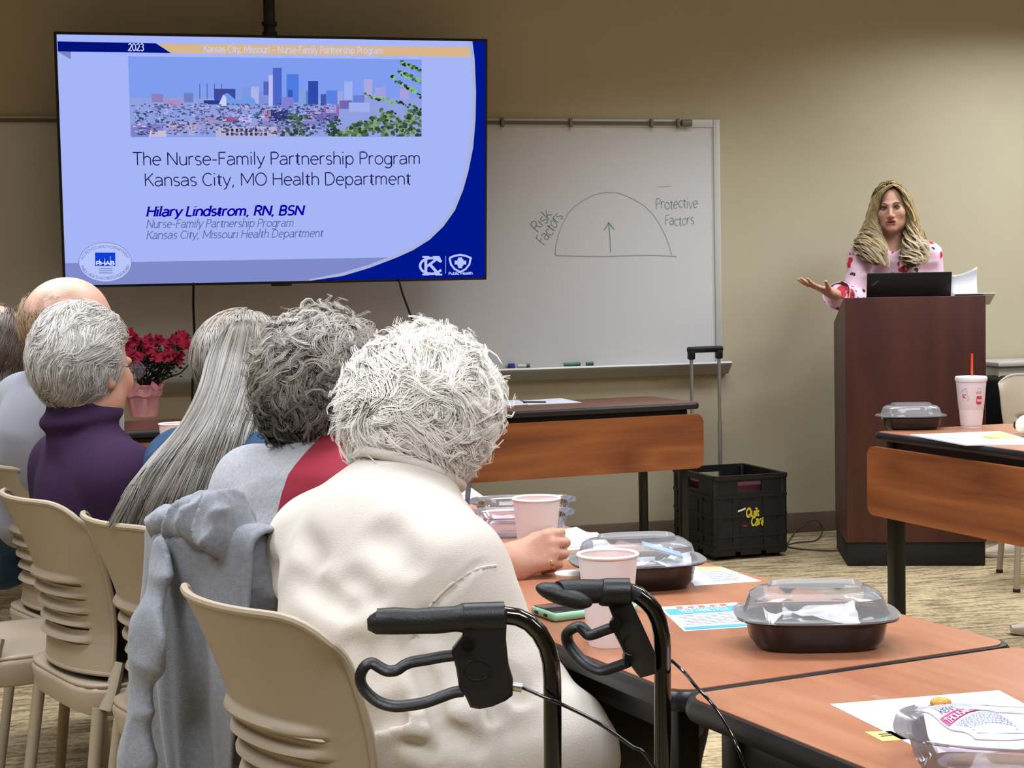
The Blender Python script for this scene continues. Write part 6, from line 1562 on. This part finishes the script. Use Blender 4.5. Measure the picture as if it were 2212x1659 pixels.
# ---- long-haired woman in denim
def long_woman():
    face = 42; R = frame(face); r, f = R[:, 0], R[:, 1]
    pel = V3(seat2.x + .02, seat2.y + .01, .585); chest = D(486, 1030, 3.24); neck = D(518, 905, 3.33)
    J = seated(pel, chest, neck, face, .138, chest + r * .185 - f * .0 - up_ * .24, chest - r * .19 - f * .0 - up_ * .24, pel + f * .13 + r * .05 + up_ * .11, pel + f * .13 - r * .05 + up_ * .11)
    base = V3(pel[0], pel[1], 0); hc = D(530, 800, 3.38); HR = frame(52, -8)
    o = person('person with very long straight grey hair in a denim jacket', J, hc, HR, base, M_skin, 1.0)
    sd = Sdf(); body_prims(sd, J, True, False, False, 1.08); sleeves(J, 'RL', .062, .042, sd, .92)
    sd.wr = folds([(.008, (6, 6, 11), 5, None)])
    sd.p.append(('c', neck + up_ * .06, neck + up_ * .18, .05, .08, .015, None, True))
    sdf_obj('denim_jacket', sd, .009, M_denim, base, o)
    tr = Sdf(); body_prims(tr, J, False, False, True, 1.05); tr.cap(pel - r * .08, pel + r * .08, .12, k=.05); sdf_obj('jeans', tr, .011, M_denim, base, o)
    M_h = hair_mat('hair_long_grey', '2e2720', '968d80', .36, .5)
    od = unit(V3(.1, -1, .15))
    A = [D(532, 700, 3.36), D(492, 716, 3.31), D(462, 770, 3.27), D(437, 850, 3.22), D(400, 920, 3.15), D(338, 990, 3.08), D(283, 1060, 3.04), D(236, 1145, 3.03)]
    B = [D(538, 698, 3.36), D(585, 720, 3.33), D(592, 800, 3.26), D(575, 880, 3.20), D(556, 930, 3.14), D(540, 1000, 3.10), D(515, 1080, 3.08), D(485, 1165, 3.07)]
    bul = (0, .07, .085, .08, .06, .04, .03, .02)
    capk = lambda d: ((d[:, 1] < .3) | (d[:, 2] > .55)) & (d[:, 2] > -.7)
    capf = lambda d: np.stack([d[:, 0] * 1.0, -.25 + 0 * d[:, 0], -.9 + 0 * d[:, 0]], 1)
    hcc = hc + HR @ V3(0, -.012, .022); hrad = V3(.083, .104, .094)
    parts = [core_part(hcc, hrad, HR, capk, .97, .25), locks(hcc, hrad, HR, capk, capf, 900, 12, 16, .085, .0, .006, (.002, 1), (.97, 1.04), (.0009, .0004), 20, .7, shade_fn=lambda d: np.clip(d[:, 2] * .5, -.1, .5), jit=.06),
             sheet_hair(A, B, bul, 520, 16, 26, .03, .006, (.004, .8), (.0010, .0004), 21, .55, (.80, 1.0), (0, .04), od, (.05, 1), gather=.9),
             sheet_hair(A, B, bul, 200, 10, 26, .05, .006, (.003, .6), (.0010, .0004), 22, .7, (.7, .95), (0, .06), od, (0, .6), gather=.3),
             sheet_hair(A, B, bul, 40, 3, 26, .0, .004, (.012, .9), (.0005, .0002), 23, 1.2, (.85, 1.06), (.1, .4), od, (.6, 1))]
    # a backing sheet so that no daylight shows through the upper half
    a_, b_ = crom(A, 24)[:15], crom(B, 24)[:15]; V = []; n = 13
    for i in range(15):
        for k in range(n):
            s = k / (n - 1); bl = np.interp(i / 23, np.linspace(0, 1, 8), bul) * 4 * s * (1 - s); V.append(a_[i] + (b_[i] - a_[i]) * s + od * (bl - .03))
    F = [[i * n + k, i * n + k + 1, (i + 1) * n + k + 1, (i + 1) * n + k] for i in range(14) for k in range(n - 1)]
    parts.append((np.array(V), np.array(F), np.full(len(V), .12)))
    hair_obj('hair', parts, M_h, base, o)
long_woman()

# ---- woman with short wavy grey hair and the purple sweater
def purple_woman():
    face = 36; R = frame(face); r, f = R[:, 0], R[:, 1]
    pel = V3(seat3.x - .05, seat3.y - .02, .585); chest = D(205, 1045, 3.58); neck = D(178, 938, 3.565)
    J = seated(pel, chest, neck, face, .165, chest + r * .21 + f * .04 - up_ * .22, chest - r * .20 + f * .0 - up_ * .25, pel + f * .14 + r * .05 + up_ * .12, pel + f * .13 - r * .05 + up_ * .12)
    base = V3(pel[0], pel[1], 0); hc = D(186, 797, 3.57); HR = frame(63, -6)
    o = person('person with short wavy grey hair and glasses in a purple turtleneck', J, hc, HR, base, M_skin, 1.06, voxel=.006)
    sd = Sdf(); body_prims(sd, J, True, False, False, 1.15); sleeves(J, 'RL', .066, .045, sd, .92)
    sd.cap(neck - up_ * .02, neck + up_ * .08, .072, .070, .02); sd.ell(neck + up_ * .037, (.088, .088, .032), frame(36, 8), .012); sd.cuts.append(((0, 0, .745), (0, 0, -1)))
    sd.wr = folds([(.003, (5, 5, 9), 15, None)])
    sd.p.append(('c', neck + up_ * .11, neck + up_ * .2, .056, .07, .008, None, True))
    sdf_obj('turtleneck', sd, .008, fabric('purple_knit', '33203a', .04, 600, bump=.15, sheen=0), base, o)
    tr = Sdf(); body_prims(tr, J, False, False, True, 1.06); tr.cap(pel - r * .09 + up_ * .03, pel + r * .09 + up_ * .03, .135, k=.06); tr.cap(pel + up_ * .04, pel * .45 + chest * .55, .155, .142, .05, (f, .78)); sdf_obj('trousers', tr, .011, M_trouser, base, o)
    # glasses
    L = lambda *p: hc + HR @ (V3(*p) * 1.06) - base
    M_gl = mat('glasses_frame', '5a4a6a', .3, metal=.5)
    q = MB()
    for x in (-1, 1):
        q.tube([Vector(L(x * .034 + .024 * math.cos(a), .112, .002 + .018 * math.sin(a))) for a in np.linspace(0, 2 * PI, 25)[:-1]], .0016, 6, closed=True)
        q.tube([Vector(L(x * .058, .111, .006)), Vector(L(x * .074, .095, .008)), Vector(L(x * .08, -.01, .006))], .0016, 6)
    q.tube([Vector(L(-.01, .113, .005)), Vector(L(.01, .113, .005))], .0014, 6); g_ = q.build('glasses_frame', M_gl, o)
    M_lens = clear('lens', tint=(225, 215, 235), haze=.12)
    for x in (-1, 1): q = MB(); q.poly([Vector(L(x * .034 + .023 * math.cos(a), .112, .002 + .017 * math.sin(a))) for a in np.linspace(0, 2 * PI, 25)[:-1]]); q.build('lens', M_lens, g_)
    c = D(172, 772, 3.56); HRr = frame(56, -4); rad = V3(.096, .115, .119)
    def keep(d): return ((d[:, 1] < .35) | (d[:, 2] > .40)) & (d[:, 2] > -.86) & ~((d[:, 0] > .45) & (d[:, 1] > .02) & (d[:, 2] < -.25))
    def flow(d):
        n = np.stack([noise3(d * 2.6 + 9, k) for k in (7, 8, 9)], 1)
        return np.array([0, -.75, -.55]) - d * 0 + n * 2.0 + np.stack([0 * d[:, 0], np.where(d[:, 2] < -.1, .7, 0), np.where(d[:, 2] < -.1, -.5, 0)], 1)
    M_h = hair_mat('hair_silver', '7a7268', 'd4cec5', .42, .4)
    parts = [core_part(c, rad, HRr, keep, .92, .4),
             locks(c, rad, HRr, keep, flow, 1300, 14, 16, .075, .02, .007, (.006, 1.1), (.94, .99), (.0007, .0003), 31, .35, jit=.14),
             locks(c, rad, HRr, keep, flow, 220, 7, 14, .075, .06, .006, (.006, 1.2), (.94, 1.0), (.0006, .0002), 32, .4, jit=.2)]
    low = lambda d: (d[:, 2] < -.35) & (d[:, 2] > -.95) & (d[:, 1] < .05)
    parts.append(locks(c, rad, HRr, low, lambda d: np.array([0, .1, -1.0]) + 0 * d, 260, 12, 12, .06, .03, .007, (.005, 1), (.86, .98), (.0007, .0003), 33, .4, jit=.15))
    hair_obj('hair', parts, M_h, base, o)
purple_woman()

# ---- bald man in a grey suit
def bald_man():
    face = 38; R = frame(face); r, f = R[:, 0], R[:, 1]
    pel = V3(seat4.x + .03, seat4.y - .01, .595); chest = D(120, 905, 4.16); neck = D(130, 800, 4.14)
    J = seated(pel, chest, neck, face, .19, chest + r * .22 + f * .02 - up_ * .28, chest - r * .22 - f * .0 - up_ * .28, pel + f * .13 + r * .06 + up_ * .13, pel + f * .13 - r * .06 + up_ * .13)
    base = V3(pel[0], pel[1], 0); hc = D(158, 712, 4.12); HR = frame(35, 2)
    o = person('bald person in a light grey suit jacket, behind the purple sweater woman', J, hc, HR, base, M_skin2, 1.14, voxel=.007)
    sd = Sdf(); body_prims(sd, J, True, False, False, 1.16); sleeves(J, 'RL', .070, .05, sd, .92)
    sd.cap(neck - up_ * .005, neck + up_ * .035, .066, .062, .02)
    sd.wr = folds([(.006, (5, 5, 7), 25, None)])
    sd.p.append(('c', neck + up_ * .055 + f * .01, neck + up_ * .17 + f * .02, .055, .07, .008, None, True))
    sdf_obj('suit_jacket', sd, .010, fabric('suit_grey', '85858c', .04, 900, bump=.12), base, o)
    tr = Sdf(); body_prims(tr, J, False, False, True, 1.08); sdf_obj('trousers', tr, .012, M_trouser, base, o)
    c = hc + HR @ V3(0, -.012, .02) * 1.13; rad = V3(.082, .104, .095) * 1.13
    keep = lambda d: (d[:, 2] < .30) & (d[:, 2] > -.75) & (d[:, 1] < .30)
    flow = lambda d: np.array([0, -.35, -1.0]) + 0 * d
    M_h = hair_mat('hair_sandy', '7d5a3e', 'b59a7c', .5, .3)
    parts = [locks(c, rad, HR, keep, flow, 420, 9, 8, .06, .0, .008, (.002, 1), (.93, 1.0), (.0008, .0003), 41, .6, jit=.15),
             locks(c, rad, HR, lambda d: (d[:, 2] > .2) & (d[:, 2] < .75) & (d[:, 1] < .1), lambda d: np.array([0, -1, -.3]) + 0 * d, 60, 5, 8, .05, .06, .008, (.003, 1), (.98, 1.0), (.0004, .0002), 42, .8, shade_fn=lambda d: .5 + 0 * d[:, 0], jit=.4)]
    hair_obj('fringe_of_hair', parts, M_h, base, o)
bald_man()

# ---- brown-haired person at the left edge
def brown_person():
    face = 35; R = frame(face); r, f = R[:, 0], R[:, 1]
    pel = V3(-1.45, 4.58, .59); chest = D(-25, 920, 4.55); neck = D(-12, 835, 4.55)
    J = seated(pel, chest, neck, face, .165, chest + r * .19 - up_ * .25, chest - r * .2 - up_ * .25, pel + f * .13 + r * .05 + up_ * .12, pel + f * .13 - r * .05 + up_ * .12)
    base = V3(pel[0], pel[1], 0); hc = D(-2, 755, 4.55); HR = frame(40, -4)
    o = person('person with straight brown hair in dark denim, cut off by the left edge', J, hc, HR, base, M_skin, 1.06)
    sd = Sdf(); body_prims(sd, J, True, False, False, 1.1); sleeves(J, 'RL', .062, .042, sd, .92); sd.wr = folds([(.006, (6, 6, 9), 35, None)])
    sd.p.append(('c', neck + up_ * .055, neck + up_ * .17, .05, .07, .012, None, True))
    sdf_obj('denim_shirt', sd, .011, M_denim, base, o)
    tr = Sdf(); body_prims(tr, J, False, False, True, 1.06); sdf_obj('trousers', tr, .012, M_trouser, base, o)
    c = D(-8, 752, 4.55); rad = V3(.094, .113, .118)
    def keep(d): return ((d[:, 1] < .35) | (d[:, 2] > .5)) & (d[:, 2] > -.9)
    M_h = hair_mat('hair_brown', '1e1610', '5f4c3a', .4, .45)
    flow = lambda d: np.array([0, -.25, -1.0]) + np.stack([d[:, 0] * .2, 0 * d[:, 0], 0 * d[:, 0]], 1)
    parts = [core_part(c, rad, HR, keep, .9, .1), locks(c, rad, HR, keep, flow, 700, 12, 16, .09, .0, .008, (.003, 1), (.9, 1.0), (.0010, .0004), 51, .6, jit=.08)]
    od = unit(V3(.1, -1, .1))
    A = [D(-70, 760, 4.5), D(-75, 850, 4.48), D(-60, 960, 4.42)]; B = [D(58, 760, 4.55), D(50, 800, 4.5), D(5, 900, 4.42)]
    parts.append(sheet_hair(A, B, (.03, .03, .0), 160, 12, 14, .02, .008, (.004, 1), (.0010, .0004), 52, .6, (.8, 1), (0, .1), od, (0, .8)))
    hair_obj('hair', parts, M_h, base, o)
brown_person()

# ---- the presenter behind the lectern
def presenter():
    yaw = -102; R = frame(yaw); r, f = R[:, 0], R[:, 1]          # faces the room, a little to its left
    ft = D(1928, 900, 8.02); ft[2] = 0; base = V3(ft[0], ft[1], 0)
    chest = D(1932, 600, 8.0); neck = D(1930, 535, 7.99); hip = V3(ft[0], ft[1], .90)
    HR = frame(-104, -2, 3); hs = 1.0
    hc = D(1924, 451, 7.96)
    shR = D(1862, 556, 7.97); shL = D(2004, 553, 8.0); elR = D(1842, 655, 7.86); wr_ = D(1795, 632, 7.66); elL = D(2022, 660, 8.0); haL = D(1995, 650, 7.74)
    fing = unit(D(1712, 600, 7.58) - wr_)
    sd = Sdf(); fl = (f, .72)
    sd.cap(hip - r * .07, hip + r * .07, .115, k=.06); sd.cap(hip + up_ * .05, hip + up_ * .22, .13, .112, .06, fl); sd.cap(hip + up_ * .22, chest - up_ * .05, .112, .128, .06, fl)
    sd.cap(shR, shL, .05, k=.05); sd.cap(chest, neck - up_ * .0, .10, .05, .05, fl)
    for s_, e_, h_ in ((shR, elR, wr_), (shL, elL, haL)): sd.cap(s_, e_, .044, .036, .03); sd.cap(e_, h_, .037, .024, .025)
    for k in (-1, 1):
        kn = V3(ft[0], ft[1], .48) + r * k * .085; an = V3(ft[0], ft[1], .08) + r * k * .09
        sd.cap(hip + r * k * .085, kn, .085, .055, .04); sd.cap(kn, an, .053, .036, .03); sd.cap(an - up_ * .03, an + f * .15 - up_ * .05, .034, .028, .02)
    L = head_prims(sd, hc, HR, hs, neck=neck - up_ * .02)
    hand_prims(sd, wr_, fing, V3(.12, .15, -1), V3(-.2, -.9, -.1), ((.05, .15, .15), (.0, .12, .12), (-.05, .12, .12), (-.08, .15, .15)), .98, .16, (.7, .2))
    hand_prims(sd, haL, unit(V3(-.5, -.85, -.05)), V3(0, 0, 1), V3(-1, .2, 0), (.3, .4, .3), .95)
    def paint(P):
        q = (P - hc) @ HR / hs
        return ((np.abs(q[:, 0]) < .0255 - np.abs(q[:, 2] + .0645) * .9) & (np.abs(q[:, 2] + .0645) < .0095) & (q[:, 1] > .07)).astype(int)
    o = sdf_obj('person', sd, .0042, M_skin, base, None, paint, (M_lip,)); o.location = W(*base); o.rotation_euler = (0, 0, CROT)
    tag(o, 'person with long wavy blond hair in a pink floral blouse speaking behind the lectern', 'person')
    LB_ = lambda *p: Vector(L(*p) - base)
    M_eye = mat('eye_white', '9a918a', .3); M_iris = mat('iris', '4a4f4a', .15); M_brow = mat('brow', '6a5238', .8); M_lash = mat('lash', '2a1c16', .7)
    for x in (-1, 1):
        q = MB(); c = LB_(x * .031, .0795, .003); q.ball(c, .0115, 20, 14); q.use(1); ip = LB_(x * .031 - .001, .0865, .002); q.ball(ip, .0058, 14, 10); q.build('eye', [M_eye, M_iris], o)
        q = MB(); q.tube([LB_(x * (.0165 + .030 * t), .0920 - .009 * t * t, .0055 + .0045 * math.sin(PI * t) - .002 * t) for t in np.linspace(0, 1, 9)], [.0014] + [.0030] * 7 + [.0014], 6); q.build('eyelashes', M_lash, o)
        q = MB(); q.tube([LB_(x * (.013 + .038 * t), .1005 - .014 * t * t, .021 + .007 * math.sin(PI * min(1, t * 1.15))) for t in np.linspace(0, 1, 9)], [.0022, .0026, .0028, .0028, .0026, .0022, .0019, .0015, .0009], 6, flat=.7); q.build('eyebrow', M_brow, o)
    # blouse
    bl = Sdf(); bl.cap(hip - r * .07 + up_ * .06, hip + r * .07 + up_ * .06, .125, k=.06); bl.cap(hip + up_ * .08, hip + up_ * .25, .145, .13, .06, fl); bl.cap(hip + up_ * .25, chest - up_ * .05, .13, .142, .06, fl)
    bl.cap(shR, shL, .060, k=.06); bl.cap(chest, neck - up_ * .03, .112, .062, .05, fl)
    for s_, e_, h_, cut in ((shR, elR, wr_, .55), (shL, elL, haL, .75)):
        bl.cap(s_ - up_ * .01, e_, .058, .055, .04); bl.cap(e_, e_ + (h_ - e_) * cut, .054, .060, .03)
    bl.wr = folds([(.005, (9, 9, 14), 45, None), (.003, (16, 16, 20), 46, None)])
    bl.p.append(('c', neck + up_ * .04 + f * .03, neck + up_ * .16, .058, .07, .01, None, True))
    # open V at the throat
    bl.p.append(('c', neck + f * .09 + up_ * .03, neck + f * .165 - up_ * .105, .056, .016, .006, None, True))
    mt, nt, b = nodes_of('floral_print'); Lk = nt.links.new
    tc = ND(nt, 'ShaderNodeTexCoord')
    def spots(scale, thr, pick, prev, colr, seed):
        mp = ND(nt, 'ShaderNodeMapping', Location=(seed, seed * .7, seed * .3)); Lk(tc.outputs['Object'], mp.inputs[0])
        nz = ND(nt, 'ShaderNodeTexNoise', Scale=22.0, Detail=2.0); Lk(mp.outputs[0], nz.inputs['Vector'])
        mxv = ND(nt, 'ShaderNodeMix', data_type='VECTOR'); mxv.inputs[0].default_value = .045; Lk(mp.outputs[0], mxv.inputs[4]); Lk(nz.outputs['Color'], mxv.inputs[5])
        v = ND(nt, 'ShaderNodeTexVoronoi', Scale=scale); Lk(mxv.outputs[1], v.inputs['Vector'])
        lt = ND(nt, 'ShaderNodeMath', operation='LESS_THAN'); lt.inputs[1].default_value = thr; Lk(v.outputs['Distance'], lt.inputs[0])
        sp_ = ND(nt, 'ShaderNodeSeparateColor'); Lk(v.outputs['Color'], sp_.inputs[0])
        pk_ = ND(nt, 'ShaderNodeMath', operation='LESS_THAN'); pk_.inputs[1].default_value = pick; Lk(sp_.outputs[0], pk_.inputs[0])
        ml = ND(nt, 'ShaderNodeMath', operation='MULTIPLY'); Lk(lt.outputs[0], ml.inputs[0]); Lk(pk_.outputs[0], ml.inputs[1])
        mx = ND(nt, 'ShaderNodeMix', data_type='RGBA'); Lk(ml.outputs[0], mx.inputs[0])
        if isinstance(prev, tuple): mx.inputs[6].default_value = (*prev, 1)
        else: Lk(prev, mx.inputs[6])
        mx.inputs[7].default_value = (*lin(colr), 1); return mx.outputs[2]
    c1 = spots(15.0, .40, .5, lin('dfbccb'), 'b8202c', 3.1); c2 = spots(24.0, .26, .34, c1, '2a2a30', 7.7); c3 = spots(15.0, .15, .5, c2, '6a101c', 3.1)
    Lk(c3, b.inputs['Base Color']); b.inputs['Roughness'].default_value = .7
    blo = sdf_obj('floral_blouse', bl, .006, mt, base, o)
    q = MB()                                                       # collar points
    for s_ in (-1, 1):
        q.add([Vector(neck + p - base) for p in (r * s_ * .065 + up_ * .03 - f * .01, r * s_ * .05 + up_ * .035 + f * .045, r * s_ * .022 + f * .118 - up_ * .10, r * s_ * .062 + f * .112 - up_ * .075, r * s_ * .085 + f * .05 - up_ * .005)], [(0, 1, 2, 3, 4)])
    q.build('collar', mt, blo, solid=.004, ang=180)
    # flared cuff
    cd = unit(wr_ - elR); cc = elR + (wr_ - elR) * .45; e1 = unit(np.cross(cd, up_)); e2 = np.cross(cd, e1)
    q = MB(); q.loft([[Vector(cc + cd * t + (e1 * math.cos(a) + e2 * math.sin(a)) * (rr0 + .006 * math.sin(3 * a + t * 30)) - base) for a in np.linspace(0, 2 * PI, 33)[:-1]] for t, rr0 in ((0, .048), (.03, .058), (.055, .064), (.07, .066))], True); q.build('cuff', mt, blo, solid=.003)
    tr = Sdf(); tr.cap(hip - r * .06, hip + r * .06, .122, k=.06)
    for k in (-1, 1):
        kn = V3(ft[0], ft[1], .48) + r * k * .085; an = V3(ft[0], ft[1], .10) + r * k * .09
        tr.cap(hip + r * k * .085, kn, .092, .066, .04); tr.cap(kn, an, .064, .052, .03)
    sdf_obj('trousers', tr, .012, M_trouser, base, o)
    # hair
    M_h = hair_mat('hair_blond', '6a5433', 'dcc08c', .38, .45)
    toward = unit(V3(-.22, -.97, .05)); hd = lambda x, y, z: hc + HR @ V3(x, y, z)
    rad = V3(.083, .105, .096); cc_ = hd(0, -.012, .030)
    keep = lambda d: ~((d[:, 1] > .12) & (d[:, 2] < .86)) & (d[:, 2] > -.6)
    part = unit(V3(.12, .35, .93))
    flow = lambda d: (d - part * (d @ part)[:, None]) + np.array([0, -.35, -.35])
    parts = [core_part(cc_, rad, HR, lambda d: ~((d[:, 1] > .34) & (d[:, 2] < .78)) & (d[:, 2] > -.85), .95, .15), locks(cc_, rad, HR, keep, flow, 700, 12, 12, .05, .0, .007, (.002, 1), (.95, 1.03), (.0011, .0005), 61, .6, jit=.1)]
    # side curtains, front edge along the cheek to the chest
    def side_(A, B, seed, n=240): parts.append(sheet_hair(A, B, (.02, .03, .03, .03, .02), n, 12, 34, .035, .005, (.030, 2.4), (.0011, .0005), seed, .5, (.80, 1.02), (0, .06), toward, (.1, 1), gather=.92))
    side_([D(1922, 401, 7.93), D(1888, 430, 7.95), D(1876, 475, 7.96), D(1862, 512, 7.94), D(1855, 535, 7.90), D(1875, 568, 7.86)], [D(1929, 401, 7.92), D(1908, 412, 7.88), D(1896, 440, 7.89), D(1890, 480, 7.92), D(1897, 515, 7.90), D(1905, 540, 7.86), D(1900, 572, 7.83)], 62)
    side_([D(1929, 401, 7.92), D(1946, 411, 7.88), D(1957, 440, 7.89), D(1961, 478, 7.92), D(1962, 515, 7.90), D(1958, 548, 7.86), D(1972, 575, 7.83)], [D(1934, 401, 7.93), D(1964, 428, 7.95), D(1977, 475, 7.97), D(1988, 512, 7.96), D(1996, 540, 7.92), D(1992, 570, 7.88)], 63)
    # behind the neck
    parts.append(sheet_hair([hd(-.07, -.06, .02), hd(-.09, -.07, -.08), hd(-.11, -.06, -.2)], [hd(.07, -.06, .02), hd(.09, -.07, -.08), hd(.11, -.06, -.2)], (.0, .0), 150, 10, 14, .03, .008, (.012, 1.6), (.0011, .0005), 64, .6, (.8, 1), (0, .1), toward, (0, .5)))
    hair_obj('hair', parts, M_h, base, o)
presenter()

# ---------------------------------------------------------------- grey hoodie over the third chair back
M_hood = fabric('hoodie_grey', '83858b', .13, 420, vscale=120, bump=.3)
hd_t = thing('hooded_sweatshirt', 'grey hooded sweatshirt hung over a beige chair back, between the cream and long-haired women', 'sweatshirt', chh.location.copy(), chh.rotation_euler[2])
def hoodie(u, v):
    """u across the chair back, v from the inner hem over the top and down outside (chair axes)"""
    a = (u - .5) * 2; k = .16
    side = 1 + .10 * v
    if v < k:
        t = v / k; y = -.262 + .022; z = .70 + .165 * t
    elif v < k + .07:
        t = (v - k) / .07; an = PI * t; y = -.27 + .032 * math.cos(an); z = .865 + .026 * math.sin(an)
    else:
        t = (v - k - .07) / (1 - k - .07); y = -.305 - .015 * t + .05 * min(1, t * 1.2); z = .865 - .66 * t
    amp = .003 + .034 * max(0, v - .2) ** .8
    w = math.sin(a * 6.5 + 1.2 * math.sin(v * 5) + .8) + .55 * math.sin(a * 13 - v * 4)
    y -= amp * (w * .5 + .35)
    y += (.055 * abs(a) ** 2.2) * max(0, 1 - max(0, v - .25) * 2.2)
    x = a * .212 * side + .02 * math.sin(v * 7)
    if v > .9: z += .05 * math.sin(a * 4 + .5)
    if v > k: z += .012 * math.sin(a * 9) * math.exp(-((v - .2) / .08) ** 2)
    return (x, y, z)
q = MB(); q.grid(hoodie, 70, 110); q.build('body', M_hood, hd_t, ang=180, solid=.006)
# hood bunched on top at the near side, and one sleeve hanging down
sd = Sdf(); rr_ = random.Random(8)
sd.cap((-.05, -.275, .885), (.17, -.29, .895), .022, .030, .03); sd.cap((.17, -.27, .915), (.06, -.26, .915), .026, .018, .03); sd.cap((.17, -.25, .905), (.19, -.21, .80), .028, .03, .03); sd.cap((.13, -.235, .89), (.08, -.215, .77), .024, .022, .03)
sd.wr = folds([(.012, (26, 12, 13), 71, None), (.006, (34, 18, 22), 72, None)])
sdf_obj('hood', sd, .005, M_hood, V3(0, 0, 0), hd_t)
sd = Sdf(); sd.chain([(.05, -.325, .84), (.06, -.36, .70), (.04, -.375, .52), (.0, -.375, .36), (-.01, -.37, .27)], [.028, .040, .040, .036, .03], .05, (V3(0, 1, 0), .32))
sd.wr = folds([(.006, (6, 6, 5), 73, None), (.005, (12, 12, 14), 74, None)])
sdf_obj('sleeve', sd, .006, M_hood, V3(0, 0, 0), hd_t)
